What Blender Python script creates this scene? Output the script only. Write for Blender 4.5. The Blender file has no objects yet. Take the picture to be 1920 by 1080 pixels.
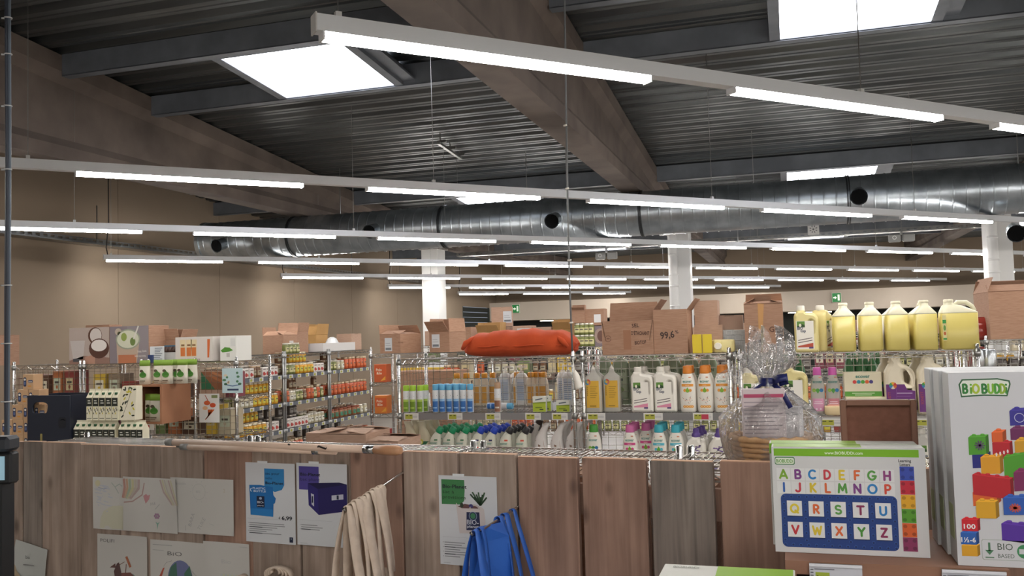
import bpy, math, random
from mathutils import Vector, Matrix
random.seed(7)
PI = math.pi
SC = bpy.context.scene
COL = SC.collection

# ---------------------------------------------------------------- camera
FPX = 1675.6
EYE = 1.6
YAW, PITCH, ROLL = math.radians(17.144), math.radians(2.967), math.radians(-1.612)
CF = Vector((-math.sin(YAW)*math.cos(PITCH), math.cos(YAW)*math.cos(PITCH), math.sin(PITCH)))
_r = Vector((math.cos(YAW), math.sin(YAW), 0)); _u = _r.cross(CF)
CR = math.cos(ROLL)*_r + math.sin(ROLL)*_u
CU = -math.sin(ROLL)*_r + math.cos(ROLL)*_u
CP = Vector((0, 0, EYE))
cd = bpy.data.cameras.new('camera'); cam = bpy.data.objects.new('camera', cd); COL.objects.link(cam)
cd.sensor_fit = 'HORIZONTAL'; cd.sensor_width = 36.0; cd.lens = 36.0*FPX/1920
cd.clip_start = 0.05; cd.clip_end = 200
cam.matrix_world = Matrix(((CR.x, CU.x, -CF.x, CP.x), (CR.y, CU.y, -CF.y, CP.y), (CR.z, CU.z, -CF.z, CP.z), (0, 0, 0, 1)))
SC.camera = cam
# ---------------------------------------------------------------- world and exposure
w = bpy.data.worlds.new('world'); SC.world = w; w.use_nodes = True
w.node_tree.nodes['Background'].inputs[0].default_value = (0.75, 0.85, 1.0, 1)
w.node_tree.nodes['Background'].inputs[1].default_value = 0.6
SC.view_settings.view_transform = 'Standard'; SC.view_settings.look = 'None'
SC.view_settings.exposure = 0.38; SC.view_settings.gamma = 1.0; SC.view_settings.use_curve_mapping = False
LAMP_POWER = 46.0
SKY_POWER = 6.0

def _ray(x, y): return CF*FPX + CR*(x-960) - CU*(y-540)
def pY(x, y, Y): d = _ray(x, y); return CP + d*(Y/d.y)
def pX(x, y, X): d = _ray(x, y); return CP + d*(X/d.x)
def pZ(x, y, Z): d = _ray(x, y); return CP + d*((Z-EYE)/d.z)

# ---------------------------------------------------------------- materials
def lin(h):
    h = h.lstrip('#'); o = []
    if len(h) == 3: h = h[0]*2+h[1]*2+h[2]*2
    for i in (0, 2, 4):
        c = int(h[i:i+2], 16)/255
        o.append(c/12.92 if c <= .04045 else ((c+.055)/1.055)**2.4)
    return (o[0], o[1], o[2], 1)
_mc = {}
def mat(h, rough=.55, metal=0.0, trans=0.0, emit=0.0, spec=.5, alpha=1.0):
    k = (h, rough, metal, trans, emit, spec, alpha)
    if k in _mc: return _mc[k]
    m = bpy.data.materials.new('plain'); m.use_nodes = True
    b = m.node_tree.nodes['Principled BSDF']
    b.inputs['Base Color'].default_value = lin(h); b.inputs['Roughness'].default_value = rough
    b.inputs['Metallic'].default_value = metal; b.inputs['Specular IOR Level'].default_value = spec
    if trans: b.inputs['Transmission Weight'].default_value = trans; b.inputs['IOR'].default_value = 1.2
    if alpha < 1: b.inputs['Alpha'].default_value = alpha
    if emit:
        b.inputs['Emission Color'].default_value = lin(h); b.inputs['Emission Strength'].default_value = emit
    _mc[k] = m
    return m
def noisy(name, c1, c2, scale=(1, 1, 1), nscale=4.0, rough=.7, metal=0.0, bump=0.0, detail=5.0, lo=.35, hi=.65, rvar=0.0, coords='Object', spec=.5, hue=0.0, trans=0.0):
    m = bpy.data.materials.new(name); m.use_nodes = True
    nt = m.node_tree; N = nt.nodes; L = nt.links; b = N['Principled BSDF']
    tc = N.new('ShaderNodeTexCoord'); mp = N.new('ShaderNodeMapping'); mp.inputs['Scale'].default_value = scale
    L.new(tc.outputs[coords], mp.inputs['Vector'])
    vec = mp.outputs['Vector']
    oi = N.new('ShaderNodeObjectInfo')
    if hue:
        ad = N.new('ShaderNodeVectorMath'); ad.operation = 'ADD'
        cx = N.new('ShaderNodeCombineXYZ'); mu = N.new('ShaderNodeMath'); mu.operation = 'MULTIPLY'; mu.inputs[1].default_value = 40
        L.new(oi.outputs['Random'], mu.inputs[0])
        for i in range(3): L.new(mu.outputs[0], cx.inputs[i])
        L.new(vec, ad.inputs[0]); L.new(cx.outputs[0], ad.inputs[1]); vec = ad.outputs[0]
    n = N.new('ShaderNodeTexNoise'); n.inputs['Scale'].default_value = nscale; n.inputs['Detail'].default_value = detail
    L.new(vec, n.inputs['Vector'])
    r = N.new('ShaderNodeValToRGB'); r.color_ramp.elements[0].position = lo; r.color_ramp.elements[1].position = hi
    r.color_ramp.elements[0].color = lin(c1); r.color_ramp.elements[1].color = lin(c2)
    L.new(n.outputs['Fac'], r.inputs['Fac'])
    col = r.outputs['Color']
    if hue:
        hs = N.new('ShaderNodeHueSaturation'); mr = N.new('ShaderNodeMapRange')
        mr.inputs['To Min'].default_value = 1-hue; mr.inputs['To Max'].default_value = 1+hue
        L.new(oi.outputs['Random'], mr.inputs['Value']); L.new(mr.outputs[0], hs.inputs['Value']); L.new(col, hs.inputs['Color']); col = hs.outputs['Color']
    L.new(col, b.inputs['Base Color'])
    b.inputs['Roughness'].default_value = rough; b.inputs['Metallic'].default_value = metal; b.inputs['Specular IOR Level'].default_value = spec
    if trans: b.inputs['Transmission Weight'].default_value = trans
    if bump:
        bp = N.new('ShaderNodeBump'); bp.inputs['Strength'].default_value = bump; bp.inputs['Distance'].default_value = .01
        L.new(n.outputs['Fac'], bp.inputs['Height']); L.new(bp.outputs[0], b.inputs['Normal'])
    return m

# ---------------------------------------------------------------- mesh helpers
CH = {}
def ob(name, me, parent=None):
    o = bpy.data.objects.new(name, me); COL.objects.link(o)
    if parent is not None:
        o.parent = parent; CH.setdefault(parent.name, []).append(o)
    return o
def tag(o, label, cat, group=None, kind=None):
    if label: o['label'] = label
    if cat: o['category'] = cat
    if group: o['group'] = group
    if kind: o['kind'] = kind
    return o
def thing(name, label, cat, loc=(0, 0, 0), rz=0.0, group=None, kind=None):
    o = ob(name, None); o.location = loc; o.rotation_euler = (0, 0, rz); o.empty_display_size = .05
    return tag(o, label, cat, group, kind)
def dup(root, loc=None, rz=None, label=None, group=None, scale=None):
    r = root.copy(); COL.objects.link(r)
    if loc is not None: r.location = loc
    if rz is not None: r.rotation_euler = (0, 0, rz)
    if scale is not None: r.scale = scale
    if label: r['label'] = label
    if group: r['group'] = group
    for c in CH.get(root.name, []):
        d = c.copy(); COL.objects.link(d); d.parent = r; CH.setdefault(r.name, []).append(d)
        for e in CH.get(c.name, []):
            g = e.copy(); COL.objects.link(g); g.parent = d; CH.setdefault(d.name, []).append(g)
    return r
class MB:
    def __init__(s): s.v = []; s.f = []; s.mi = []; s.sm = []; s.mats = []
    def _m(s, m):
        if m not in s.mats: s.mats.append(m)
        return s.mats.index(m)
    def add(s, vs, fs, m, smooth=False, M=None):
        o = len(s.v); k = s._m(m)
        for p in vs:
            if M is not None: p = M @ Vector(p)
            s.v.append(tuple(p))
        for f in fs: s.f.append(tuple(i+o for i in f)); s.mi.append(k); s.sm.append(smooth)
        return s
    def box(s, x0, x1, y0, y1, z0, z1, m, M=None):
        v = [(x0, y0, z0), (x1, y0, z0), (x1, y1, z0), (x0, y1, z0), (x0, y0, z1), (x1, y0, z1), (x1, y1, z1), (x0, y1, z1)]
        return s.add(v, [(0, 3, 2, 1), (4, 5, 6, 7), (0, 1, 5, 4), (1, 2, 6, 5), (2, 3, 7, 6), (3, 0, 4, 7)], m, False, M)
    def bbox(s, x0, x1, y0, y1, z0, z1, b, m, M=None):
        # box with chamfered edges on all sides
        P = []
        for z, i in ((z0, b), (z0+b, 0), (z1-b, 0), (z1, b)):
            X0, X1, Y0, Y1 = x0+i, x1-i, y0+i, y1-i
            P.append([(X0+b*(i == 0), Y0, z), (X1-b*(i == 0), Y0, z), (X1, Y0+b*(i == 0), z), (X1, Y1-b*(i == 0), z), (X1-b*(i == 0), Y1, z), (X0+b*(i == 0), Y1, z), (X0, Y1-b*(i == 0), z), (X0, Y0+b*(i == 0), z)] if i == 0 else
                     [(X0, Y0, z), (X1, Y0, z), (X1, Y0, z), (X1, Y1, z), (X1, Y1, z), (X0, Y1, z), (X0, Y1, z), (X0, Y0, z)])
        return s.loft(P, m, smooth=False, M=M)
    def bar(s, p, q, w, m, h=None):
        p = Vector(p); q = Vector(q); h = h or w
        d = (q-p).normalized(); up = Vector((0, 0, 1)) if abs(d.z) < .9 else Vector((0, 1, 0))
        a = d.cross(up).normalized()*(w/2); b = a.cross(d).normalized()*(h/2)
        v = [p-a-b, p+a-b, p+a+b, p-a+b, q-a-b, q+a-b, q+a+b, q-a+b]
        return s.add(v, [(0, 1, 2, 3), (7, 6, 5, 4), (0, 4, 5, 1), (1, 5, 6, 2), (2, 6, 7, 3), (3, 7, 4, 0)], m)
    def tube(s, pts, r, m, n=8, caps=True, smooth=True):
        pts = [Vector(p) for p in pts]; S = []; pa = None
        for i, p in enumerate(pts):
            d = (pts[min(i+1, len(pts)-1)]-pts[max(i-1, 0)]).normalized()
            if pa is None:
                up = Vector((0, 0, 1)) if abs(d.z) < .9 else Vector((1, 0, 0)); a = d.cross(up).normalized()
            else:
                a = (pa-d*pa.dot(d)).normalized()
            pa = a; b = d.cross(a)
            rr = r[i] if isinstance(r, (list, tuple)) else r
            S.append([p+(a*math.cos(2*PI*k/n)+b*math.sin(2*PI*k/n))*rr for k in range(n)])
        return s.loft(S, m, smooth=smooth, caps=caps)
    def loft(s, secs, m, smooth=True, caps=True, M=None, closed=True):
        n = len(secs[0]); v = [p for q in secs for p in q]; f = []
        for i in range(len(secs)-1):
            for k in range(n if closed else n-1):
                k2 = (k+1) % n
                f.append((i*n+k, i*n+k2, (i+1)*n+k2, (i+1)*n+k))
        s.add(v, f, m, smooth, M)
        if caps and closed:
            o = len(s.v)-len(v); k = s._m(m)
            s.f.append(tuple(o+i for i in reversed(range(n)))); s.mi.append(k); s.sm.append(False)
            s.f.append(tuple(o+(len(secs)-1)*n+i for i in range(n))); s.mi.append(k); s.sm.append(False)
        return s
    def lathe(s, prof, m, n=16, c=(0, 0, 0), smooth=True, M=None):
        return s.loft([[(c[0]+r*math.cos(2*PI*k/n), c[1]+r*math.sin(2*PI*k/n), c[2]+z) for k in range(n)] for r, z in prof], m, smooth, True, M)
    def prism(s, pts, y0, y1, m, M=None, b=0.0):
        # outline in x,z extruded along y
        n = len(pts)
        v = [(x, y0, z) for x, z in pts]+[(x, y1, z) for x, z in pts]
        f = [tuple(range(n)), tuple(reversed(range(n, 2*n)))]+[(k, k+n, (k+1) % n+n, (k+1) % n) for k in range(n)]
        return s.add(v, f, m, False, M)
    def ribbon(s, path, side, width, th, m, smooth=True):
        # path of points; side = list/one vector across the ribbon; rectangular section
        S = []; P = [Vector(p) for p in path]
        for i, p in enumerate(P):
            d = (P[min(i+1, len(P)-1)]-P[max(i-1, 0)]).normalized()
            sd = Vector(side[i] if isinstance(side, list) else side); sd = (sd-d*sd.dot(d)).normalized()
            w = width[i] if isinstance(width, list) else width
            nn = d.cross(sd)
            S.append([p+sd*(w/2)+nn*(th/2), p+sd*(w/2)-nn*(th/2), p-sd*(w/2)-nn*(th/2), p-sd*(w/2)+nn*(th/2)])
        return s.loft(S, m, smooth)
    def mesh(s, name):
        me = bpy.data.meshes.new(name); me.from_pydata(s.v, [], s.f)
        for m in s.mats: me.materials.append(m)
        me.polygons.foreach_set('material_index', s.mi); me.polygons.foreach_set('use_smooth', s.sm)
        me.update(); return me
    def obj(s, name, parent=None, loc=None, rz=None):
        o = ob(name, s.mesh(name), parent)
        if loc is not None: o.location = loc
        if rz is not None: o.rotation_euler = (0, 0, rz)
        return o
def sec(rx, ry, z, n=20, e=2.0, cx=0.0, cy=0.0):
    o = []
    for k in range(n):
        t = 2*PI*(k+.5)/n; c = math.cos(t); q = math.sin(t)
        o.append((cx+rx*math.copysign(abs(c)**(2/e), c), cy+ry*math.copysign(abs(q)**(2/e), q), z))
    return o
_tc = {}
def text_mesh(t, bold):
    k = (t, bold)
    if k not in _tc:
        cu = bpy.data.curves.new('t', 'FONT'); cu.body = t; cu.size = 1.0; cu.offset = bold; cu.resolution_u = 2
        o = bpy.data.objects.new('t', cu); me = o.to_mesh()
        _tc[k] = ([(v.co.x, v.co.y) for v in me.vertices], [tuple(p.vertices) for p in me.polygons])
        o.to_mesh_clear(); bpy.data.objects.remove(o); bpy.data.curves.remove(cu)
    return _tc[k]
def _arc(cx, cy, rx, ry, a0, a1, n=12): return [(cx+rx*math.cos(math.radians(a0+(a1-a0)*k/n)), cy+ry*math.sin(math.radians(a0+(a1-a0)*k/n))) for k in range(n+1)]
STROKES = {'A': [[(.02, .1), (.35, .9)], [(.35, .9), (.68, .1)], [(.16, .32), (.54, .32)]], 'B': [[(.12, .1), (.12, .9)], [(.12, .9), (.35, .9)]+_arc(.35, .7, .2, .2, 90, -90)+[(.12, .5)], [(.12, .5), (.38, .5)]+_arc(.38, .3, .22, .2, 90, -90)+[(.12, .1)]],
 'C': [_arc(.38, .5, .34, .4, 50, 310)], 'D': [[(.12, .1), (.12, .9)], [(.12, .9), (.28, .9)]+_arc(.28, .5, .34, .4, 90, -90)+[(.12, .1)]], 'E': [[(.15, .1), (.15, .9)], [(.15, .9), (.55, .9)], [(.15, .5), (.5, .5)], [(.15, .1), (.55, .1)]], 'F': [[(.18, .1), (.18, .9)], [(.18, .9), (.58, .9)], [(.18, .5), (.5, .5)]],
 'G': [_arc(.36, .5, .34, .4, 48, 350), [(.7, .45), (.42, .45)]], 'H': [[(.1, .1), (.1, .9)], [(.6, .1), (.6, .9)], [(.1, .5), (.6, .5)]], 'I': [[(.35, .1), (.35, .9)]], 'J': [[(.5, .9), (.5, .35)]+_arc(.3, .32, .2, .22, 0, -150)], 'K': [[(.15, .1), (.15, .9)], [(.58, .9), (.18, .48)], [(.25, .52), (.6, .1)]],
 'L': [[(.18, .9), (.18, .1)], [(.18, .1), (.56, .1)]], 'M': [[(.0, .1), (.08, .9)], [(.08, .9), (.35, .3)], [(.35, .3), (.62, .9)], [(.62, .9), (.7, .1)]], 'N': [[(.08, .1), (.08, .9)], [(.08, .9), (.62, .1)], [(.62, .1), (.62, .9)]], 'O': [_arc(.35, .5, .36, .4, 0, 360, 20)], 'P': [[(.15, .1), (.15, .9)], [(.15, .9), (.35, .9)]+_arc(.35, .67, .23, .23, 90, -90)+[(.15, .44)]],
 'Q': [_arc(.35, .5, .36, .4, 0, 360, 20), [(.42, .3), (.68, .08)]], 'R': [[(.13, .1), (.13, .9)], [(.13, .9), (.34, .9)]+_arc(.34, .69, .21, .21, 90, -90)+[(.13, .48)], [(.34, .46), (.58, .1)]], 'S': [_arc(.35, .7, .24, .2, 40, 270)+_arc(.35, .3, .26, .2, 90, -140)], 'T': [[(.05, .9), (.65, .9)], [(.35, .9), (.35, .1)]], 'U': [[(.08, .9), (.08, .38)]+_arc(.35, .37, .27, .28, 180, 360)+[(.62, .9)]],
 'V': [[(.04, .9), (.35, .1)], [(.35, .1), (.66, .9)]], 'W': [[(-.05, .9), (.14, .1)], [(.14, .1), (.35, .75)], [(.35, .75), (.56, .1)], [(.56, .1), (.75, .9)]], 'X': [[(.08, .9), (.62, .1)], [(.62, .9), (.08, .1)]], 'Y': [[(.06, .9), (.35, .5)], [(.64, .9), (.35, .5)], [(.35, .5), (.35, .1)]], 'Z': [[(.1, .9), (.6, .9)], [(.6, .9), (.1, .1)], [(.1, .1), (.6, .1)]], 'i': [[(.35, .1), (.35, .55)], [(.35, .86), (.35, .88)]]}
class Flat:
    """flat print: coloured shapes and lettering, x to the right, y up"""
    def __init__(s): s.it = []
    def poly(s, pts, c, l=1): s.it.append((list(pts), [tuple(range(len(pts)))], c, l)); return s
    def rect(s, x0, y0, x1, y1, c, l=0, nx=1):
        v = []; f = []
        for i in range(nx+1):
            x = x0+(x1-x0)*i/nx; v += [(x, y0), (x, y1)]
            if i: f.append((2*i-2, 2*i, 2*i+1, 2*i-1))
        s.it.append((v, f, c, l)); return s
    def ell(s, cx, cy, rx, ry, c, l=1, n=16, a0=0, a1=2*PI):
        return s.poly([(cx+rx*math.cos(a0+(a1-a0)*k/n), cy+ry*math.sin(a0+(a1-a0)*k/n)) for k in range(n)], c, l)
    def rrect(s, x0, y0, x1, y1, r, c, l=1):
        p = []
        for cx, cy, a in ((x1-r, y0+r, -PI/2), (x1-r, y1-r, 0), (x0+r, y1-r, PI/2), (x0+r, y0+r, PI)):
            p += [(cx+r*math.cos(a+k*PI/8), cy+r*math.sin(a+k*PI/8)) for k in range(5)]
        return s.poly(p, c, l)
    def line(s, pts, w, c, l=1):
        v = []; f = []
        for i, p in enumerate(pts):
            a = pts[max(i-1, 0)]; b = pts[min(i+1, len(pts)-1)]
            dx, dy = b[0]-a[0], b[1]-a[1]; q = math.hypot(dx, dy) or 1
            v += [(p[0]-dy/q*w/2, p[1]+dx/q*w/2), (p[0]+dy/q*w/2, p[1]-dx/q*w/2)]
            if i: f.append((2*i-2, 2*i-1, 2*i+1, 2*i))
        s.it.append((v, f, c, l)); return s
    def arc(s, cx, cy, r, w, a0, a1, c, l=1, n=14):
        return s.line([(cx+r*math.cos(a0+(a1-a0)*k/n), cy+r*math.sin(a0+(a1-a0)*k/n)) for k in range(n+1)], w, c, l)
    def text(s, t, x, y, h, c, al='l', bold=0.0, width=None, rot=0.0, l=2):
        v, f = text_mesh(t, bold)
        if not v: return s
        x0 = min(p[0] for p in v); x1 = max(p[0] for p in v)
        k = h/.69; kx = k
        if width: kx = width/max(x1-x0, 1e-6)
        wd = (x1-x0)*kx; ox = {'l': 0, 'c': -wd/2, 'r': -wd}[al]
        cr, sr = math.cos(rot), math.sin(rot); q = []
        for p in v:
            a = (p[0]-x0)*kx+ox; b = p[1]*k; q.append((x+a*cr-b*sr, y+a*sr+b*cr))
        s.it.append((q, f, c, l)); return s
    def stroke(s, ch, x, y, h, c, w=.2, l=3, sx=1.0):
        # rounded thick letter drawn with strokes, cap height h, centred on x
        k = h; i = 0
        for seg in STROKES[ch]:
            P = [(x+(p[0]-.35)*k*sx, y+p[1]*k) for p in seg]
            s.line(P, w*h, c, l+.12*i); i += 1
            for p in (P[0], P[-1]): s.ell(p[0], p[1], w*h/2, w*h/2, c, l+.12*i, 8); i += 1
            if len(P) < 6:
                for p in P[1:-1]: s.ell(p[0], p[1], w*h/2, w*h/2, c, l+.12*i, 8); i += 1
        return s
    def obj(s, name, parent=None, fn=None, M=None, dz=.0005, rough=.55, facing=-1):
        mb = MB()
        for v, f, c, l in s.it:
            m = c if not isinstance(c, str) else mat(c, rough)
            P = []
            for x, y in v:
                if fn: P.append(fn(x, y, dz*(l+1)))
                else: P.append((x, facing*dz*(l+1), y))
            mb.add(P, f, m, False, M)
        return mb.obj(name, parent)

# ================================================================ the building
XL, XR, YF, YB = -9.2, 14.0, -11.0, 28.0
def roof(y): return 4.40-.075*(y-7) if y < 17 else 3.65+.03*(y-17)
M_conc = noisy('concrete', '#5d5049', '#7d6c61', nscale=1.6, rough=.85, bump=.15, detail=8, lo=.3, hi=.7)
M_concb = noisy('concrete_beam', '#544a44', '#71655c', nscale=2.2, rough=.85, bump=.2, detail=9, lo=.3, hi=.72)
M_deck = noisy('galvanised_deck', '#54585a', '#6f7272', scale=(.3, 3, 3), nscale=2.0, rough=.33, metal=.85, lo=.3, hi=.7)
M_purl = noisy('purlin_steel', '#6b7077', '#7d828a', nscale=3, rough=.5, metal=.35)
M_wall = noisy('wall_paint', '#867664', '#8d7d6b', nscale=.7, rough=.9)
M_wallw = noisy('back_wall_paint', '#c3b6a6', '#cbbfb0', nscale=.7, rough=.9)
M_floor = noisy('polished_floor', '#7d7975', '#8f8b86', nscale=1.2, rough=.35)
M_dark = mat('#2c302d', .7)
M_white = mat('#dcdcda', .5)
M_trunk = mat('#eceff2', .4)
M_duct = noisy('duct_zinc', '#959da3', '#b1b9bf', nscale=5, rough=.32, metal=.9)
M_chrome = mat('#c8c8c6', .22, 1.0)
M_chromed = mat('#9a9a98', .3, 1.0)

def struct(o, label=None, cat=None):
    o['kind'] = 'structure'
    if label: o['label'] = label
    if cat: o['category'] = cat
    return o
struct(MB().box(XL-.2, XR+.2, YF-.2, YB+2.2, -.2, 0, M_floor).obj('floor'), 'grey polished concrete shop floor', 'floor')
# ceiling: trapezoid steel deck, ribs along X
mb = MB(); ys = []
y = YF-.2
while y < YB+2.2:
    for dy, dz in ((0, 0), (.05, 0), (.06, .008), (.075, .008), (.085, 0), (.13, 0), (.16, .055), (.235, .055)): ys.append((y+dy, dz))
    y += .265
v = []; f = []
for i, (yy, dz) in enumerate(ys):
    z = roof(yy)+dz
    v += [(XL-.2, yy, z), (XR+.2, yy, z)]
    if i: f.append((2*i-2, 2*i, 2*i+1, 2*i-1))
mb.add(v, f, M_deck)
struct(mb.obj('ceiling'), 'dark corrugated galvanised steel roof deck', 'ceiling')
# walls
wl = struct(ob('wall_left', None), 'tall beige wall on the left with panel joints', 'wall')
yy = YF
while yy < 24.7:
    y1 = min(yy+2.4, 24.8)
    MB().box(XL-.1, XL, yy+.004, y1-.004, 0, 6.6, M_wall).obj('panel', wl)
    yy += 2.4
MB().box(XL-.1, XL, 24.8, 27.35, 2.47, 6.6, M_wall).obj('lintel', wl)
MB().box(XL-.14, XL-.1, YF, 24.8, 0, 6.6, M_wall).obj('backing', wl)
MB().box(XL-.1, XL, 27.35, YB+1, 0, 6.6, M_wall).obj('panel', wl)
dr = struct(thing('door_1', None, None, (XL-.05, 26.07, 0)), 'dark green-grey roller door in the far left wall', 'door')
for i in range(16): MB().bbox(-.03, .0, -1.27, 1.27, .004+i*.154, .15+i*.154, .012, M_dark).obj('slat', dr)
MB().box(0, .04, -1.28, -1.2, 0, 2.47, mat('#3b403d')).obj('side_rail', dr)
MB().box(0, .04, 1.2, 1.28, 0, 2.47, mat('#3b403d')).obj('side_rail', dr)
struct(MB().box(XL, XR, YB+.9, YB+1.0, 0, 2.2, mat('#252a28', .8)).obj('wall_back_recess'), 'dark recess wall under the rear bulkhead', 'wall')
struct(MB().box(XL, XR, YB, YB+.1, 2.1, 6.6, M_wall).obj('wall_back'), 'beige rear wall above the bulkhead', 'wall')
struct(MB().box(XL, XR, 27.3, YB+.9, 2.04, 2.62, M_wallw).obj('trim_1'), 'pale bulkhead running along the rear of the shop', 'bulkhead')
struct(MB().box(XR, XR+.1, YF, YB+1, 0, 6.6, M_wall).obj('wall_right'), 'beige wall on the right', 'wall')
struct(MB().box(XL, XR, YF-.1, YF, 0, 6.6, M_wallw).obj('wall_front'), 'beige wall behind the viewer', 'wall')
# beams
BX = [-6.72, -1.88, 3.42, 8.3, 13.0]
bn = ['concrete roof beam nearest the left wall', 'broad concrete roof beam crossing the middle of the ceiling', 'concrete roof beam above the right-hand white column', 'concrete roof beam far right', 'concrete roof beam by the right wall']
for x, lb in zip(BX, bn):
    S = []
    for yy in (YF, 7, 17, YB):
        t = roof(yy)-.01; b = 3.4
        P = [(-.13, b), (.13, b), (.13, b+.13), (.075, b+.21), (.075, t-.26), (.15, t-.16), (.15, t), (-.15, t), (-.15, t-.16), (-.075, t-.26), (-.075, b+.21), (-.13, b+.13)]
        S.append([(x+p, yy, q) for p, q in P])
    struct(MB().loft(S, M_concb, smooth=False).obj('concrete_beam'), lb, 'beam')
# purlins between the beams
edges = [XL]+BX+[XR]
k = 0
for yp, nm in ((1.0, 'ridge'), (6.86, 'first'), (8.12, 'second'), (12.88, 'third'), (14.6, 'fourth'), (20.0, 'fifth'), (21.5, 'sixth')):
    for i in range(len(edges)-1):
        x0 = edges[i]+(.15 if i else 0); x1 = edges[i+1]-(.15 if i < len(edges)-2 else 0)
        z = roof(yp)
        o = MB().box(x0, x1, yp-.03, yp+.03, z-.21, z, M_purl).box(x0, x1, yp-.03, yp+.07, z-.215, z-.205, M_purl).obj('roof_purlin')
        o['kind'] = 'structure'; o['category'] = 'purlin'; o['group'] = 'steel purlins under the roof deck'
        o['label'] = 'grey steel %s purlin spanning roof bay %s' % (nm, ['one by the left wall', 'two', 'three', 'four', 'five', 'six'][i])
# skylights
M_sky = mat('#f4f6ff', .5, emit=SKY_POWER)
def skylight(n, x0, x1, y0, y1, lb):
    z = roof((y0+y1)/2)-.2; sl = .075 if y0 < 16 else -.03
    t = struct(ob('window_%d' % n, None), lb, 'skylight'); t.location = ((x0+x1)/2, (y0+y1)/2, z); t.rotation_euler = (-math.atan(sl), 0, 0)
    a, b = (x1-x0)/2, (y1-y0)/2
    MB().box(-a, a, -b, b, .0, .01, M_sky).obj('pane', t)
    fr = MB(); m = M_purl
    for q in ((-a-.09, -a, -b-.03, b+.03), (a, a+.09, -b-.03, b+.03), (-a, a, -b-.03, -b), (-a, a, b, b+.03)): fr.box(*q, -.008, .19, m)
    fr.obj('frame', t)
    MB().box(a+.09, a+.22, -b-.03, b+.03, .03, .05, m).obj('flashing', t)
skylight(1, -4.88, -3.66, 6.95, 8.08, 'large square white skylight on the left of the ceiling')
skylight(2, .03, 1.24, 6.95, 8.08, 'white skylight cut by the top right of the photo')
skylight(3, .06, 1.24, 12.98, 14.5, 'narrow white skylight above the duct on the right')
skylight(4, -4.88, -3.66, 12.98, 14.5, 'narrow white skylight above the duct in the middle')
skylight(5, -4.88, -3.66, 20.1, 21.4, 'far white skylight left of the middle column')
skylight(6, .06, 1.24, 20.1, 21.4, 'far white skylight right of the middle column')
# columns
def column(x0, x1, y0, d, lb, pipe=None):
    t = thing('concrete_column', lb, 'column', ((x0+x1)/2, y0+d/2, 0), kind='structure')
    a = (x1-x0)/2
    MB().bbox(-a, a, -d/2, d/2, 0, 3.4, .012, M_white).obj('shaft', t)
    MB().box(-a-.05, a+.05, -d/2-.03, d/2+.03, 3.36, 3.4, mat('#8e8a86')).obj('bearing_plate', t)
    if pipe:
        q = MB().tube([(pipe, -d/2-.08, 0), (pipe, -d/2-.08, 3.22), (pipe-.02, -d/2-.08, 3.3), (pipe-.1, -d/2-.08, 3.34), (pipe-.22, -d/2-.08, 3.34)], .075, M_white, 16).obj('downpipe', t)
        for z in (2.0, 2.35, 2.55, 2.9): MB().lathe([(.076, 0), (.084, .003), (.084, .03), (.076, .033)], M_white, 16, (pipe, -d/2-.08, z)).obj('pipe_collar', t)
column(-7.06, -6.7, 16.7, .42, 'white column lit warmly from above near left wall')
column(-2.0, -1.62, 15.9, .36, 'white column in the middle with a round downpipe', -.09)
column(3.06, 3.42, 15.75, .4, 'white column at the right behind the large carton', -.12)

# ================================================================ strip lights
M_lamp = mat('#fffaf4', .5, emit=LAMP_POWER)
ZL = 2.716
S2 = math.sqrt(.5)
lh = MB().box(0, 1.5, -.033, .033, .034, .036, M_trunk).box(-.008, 0, -.031, .031, .006, .036, M_trunk).box(1.5, 1.508, -.031, .031, .006, .036, M_trunk).mesh('lamp')
ld = MB().loft([[(.0, y_, z_) for y_, z_ in ((-.029, .034), (-.029, .013), (-.022, .008), (.022, .008), (.029, .013), (.029, .034))], [(1.5, y_, z_) for y_, z_ in ((-.029, .034), (-.029, .013), (-.022, .008), (.022, .008), (.029, .013), (.029, .034))]], M_lamp, smooth=False, caps=False).mesh('diffuser')
lines = [(-1.63, 4.59, 'nearest overhead strip light line, crossing the top of the photo'),
         (-8.69, 9.19, 'second overhead strip light line from the viewer'),
         (-8.69, 13.71, 'third overhead strip light line, below the duct'),
         (-8.69, 18.48, 'fourth strip light line, starting against the left wall'),
         (-8.70, 22.87, 'fifth strip light line, passing in front of the left column'),
         (-8.66, 27.25, 'sixth strip light line, passing behind the left column'),
         (-8.62, 31.62, 'shortest and farthest strip light line near the exit sign'),
         (-4.45, .1, 'strip light line passing right above the viewer'), (-6.0, -4.4, 'strip light line behind the viewer'), (-1.8, -8.9, 'rearmost strip light line behind the viewer')]  # last three rows are unseen, added to brighten the boards from the front
for x0, c, lb in lines:
    y0 = x0+c
    L = min((27.05-y0), (13.6-x0))/S2
    t = thing('strip_light_line', lb, 'light', (x0, y0, ZL), PI/4, 'rows of hanging strip lights')
    MB().box(-.03, L, -.031, .031, .036, .1, M_trunk).box(-.036, -.03, -.034, .034, .03, .104, M_white).obj('trunking', t)
    k = 0
    while k*2+1.5 <= L+.05:
        a = ob('lamp', lh, t); a.location = (k*2, 0, 0)
        d = ob('diffuser', ld, a)
        k += 1
    s = .06
    while s < L:
        yw = y0+s*S2
        zt = roof(yw)-ZL
        q = MB().bar((s, 0, .1), (s, 0, zt), .004, M_chromed).box(s-.012, s+.012, -.012, .012, .1, .125, M_white).obj('suspension_wire', t)
        s += 2.83
    if x0 < -8:
        MB().tube([(.02, 0, .1), (0, .01, .2), (.03, .0, .5), (.03, .01, roof(y0)-ZL-.02)], .008, mat('#2a2522', .6), 6).obj('power_lead', t)
zb_ = 4.0
A = pZ(822, 268, zb_); B = pZ(864, 297, zb_)
t = thing('ceiling_bracket', 'short steel channel bracket hanging under the roof deck', 'bracket', A)
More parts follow.
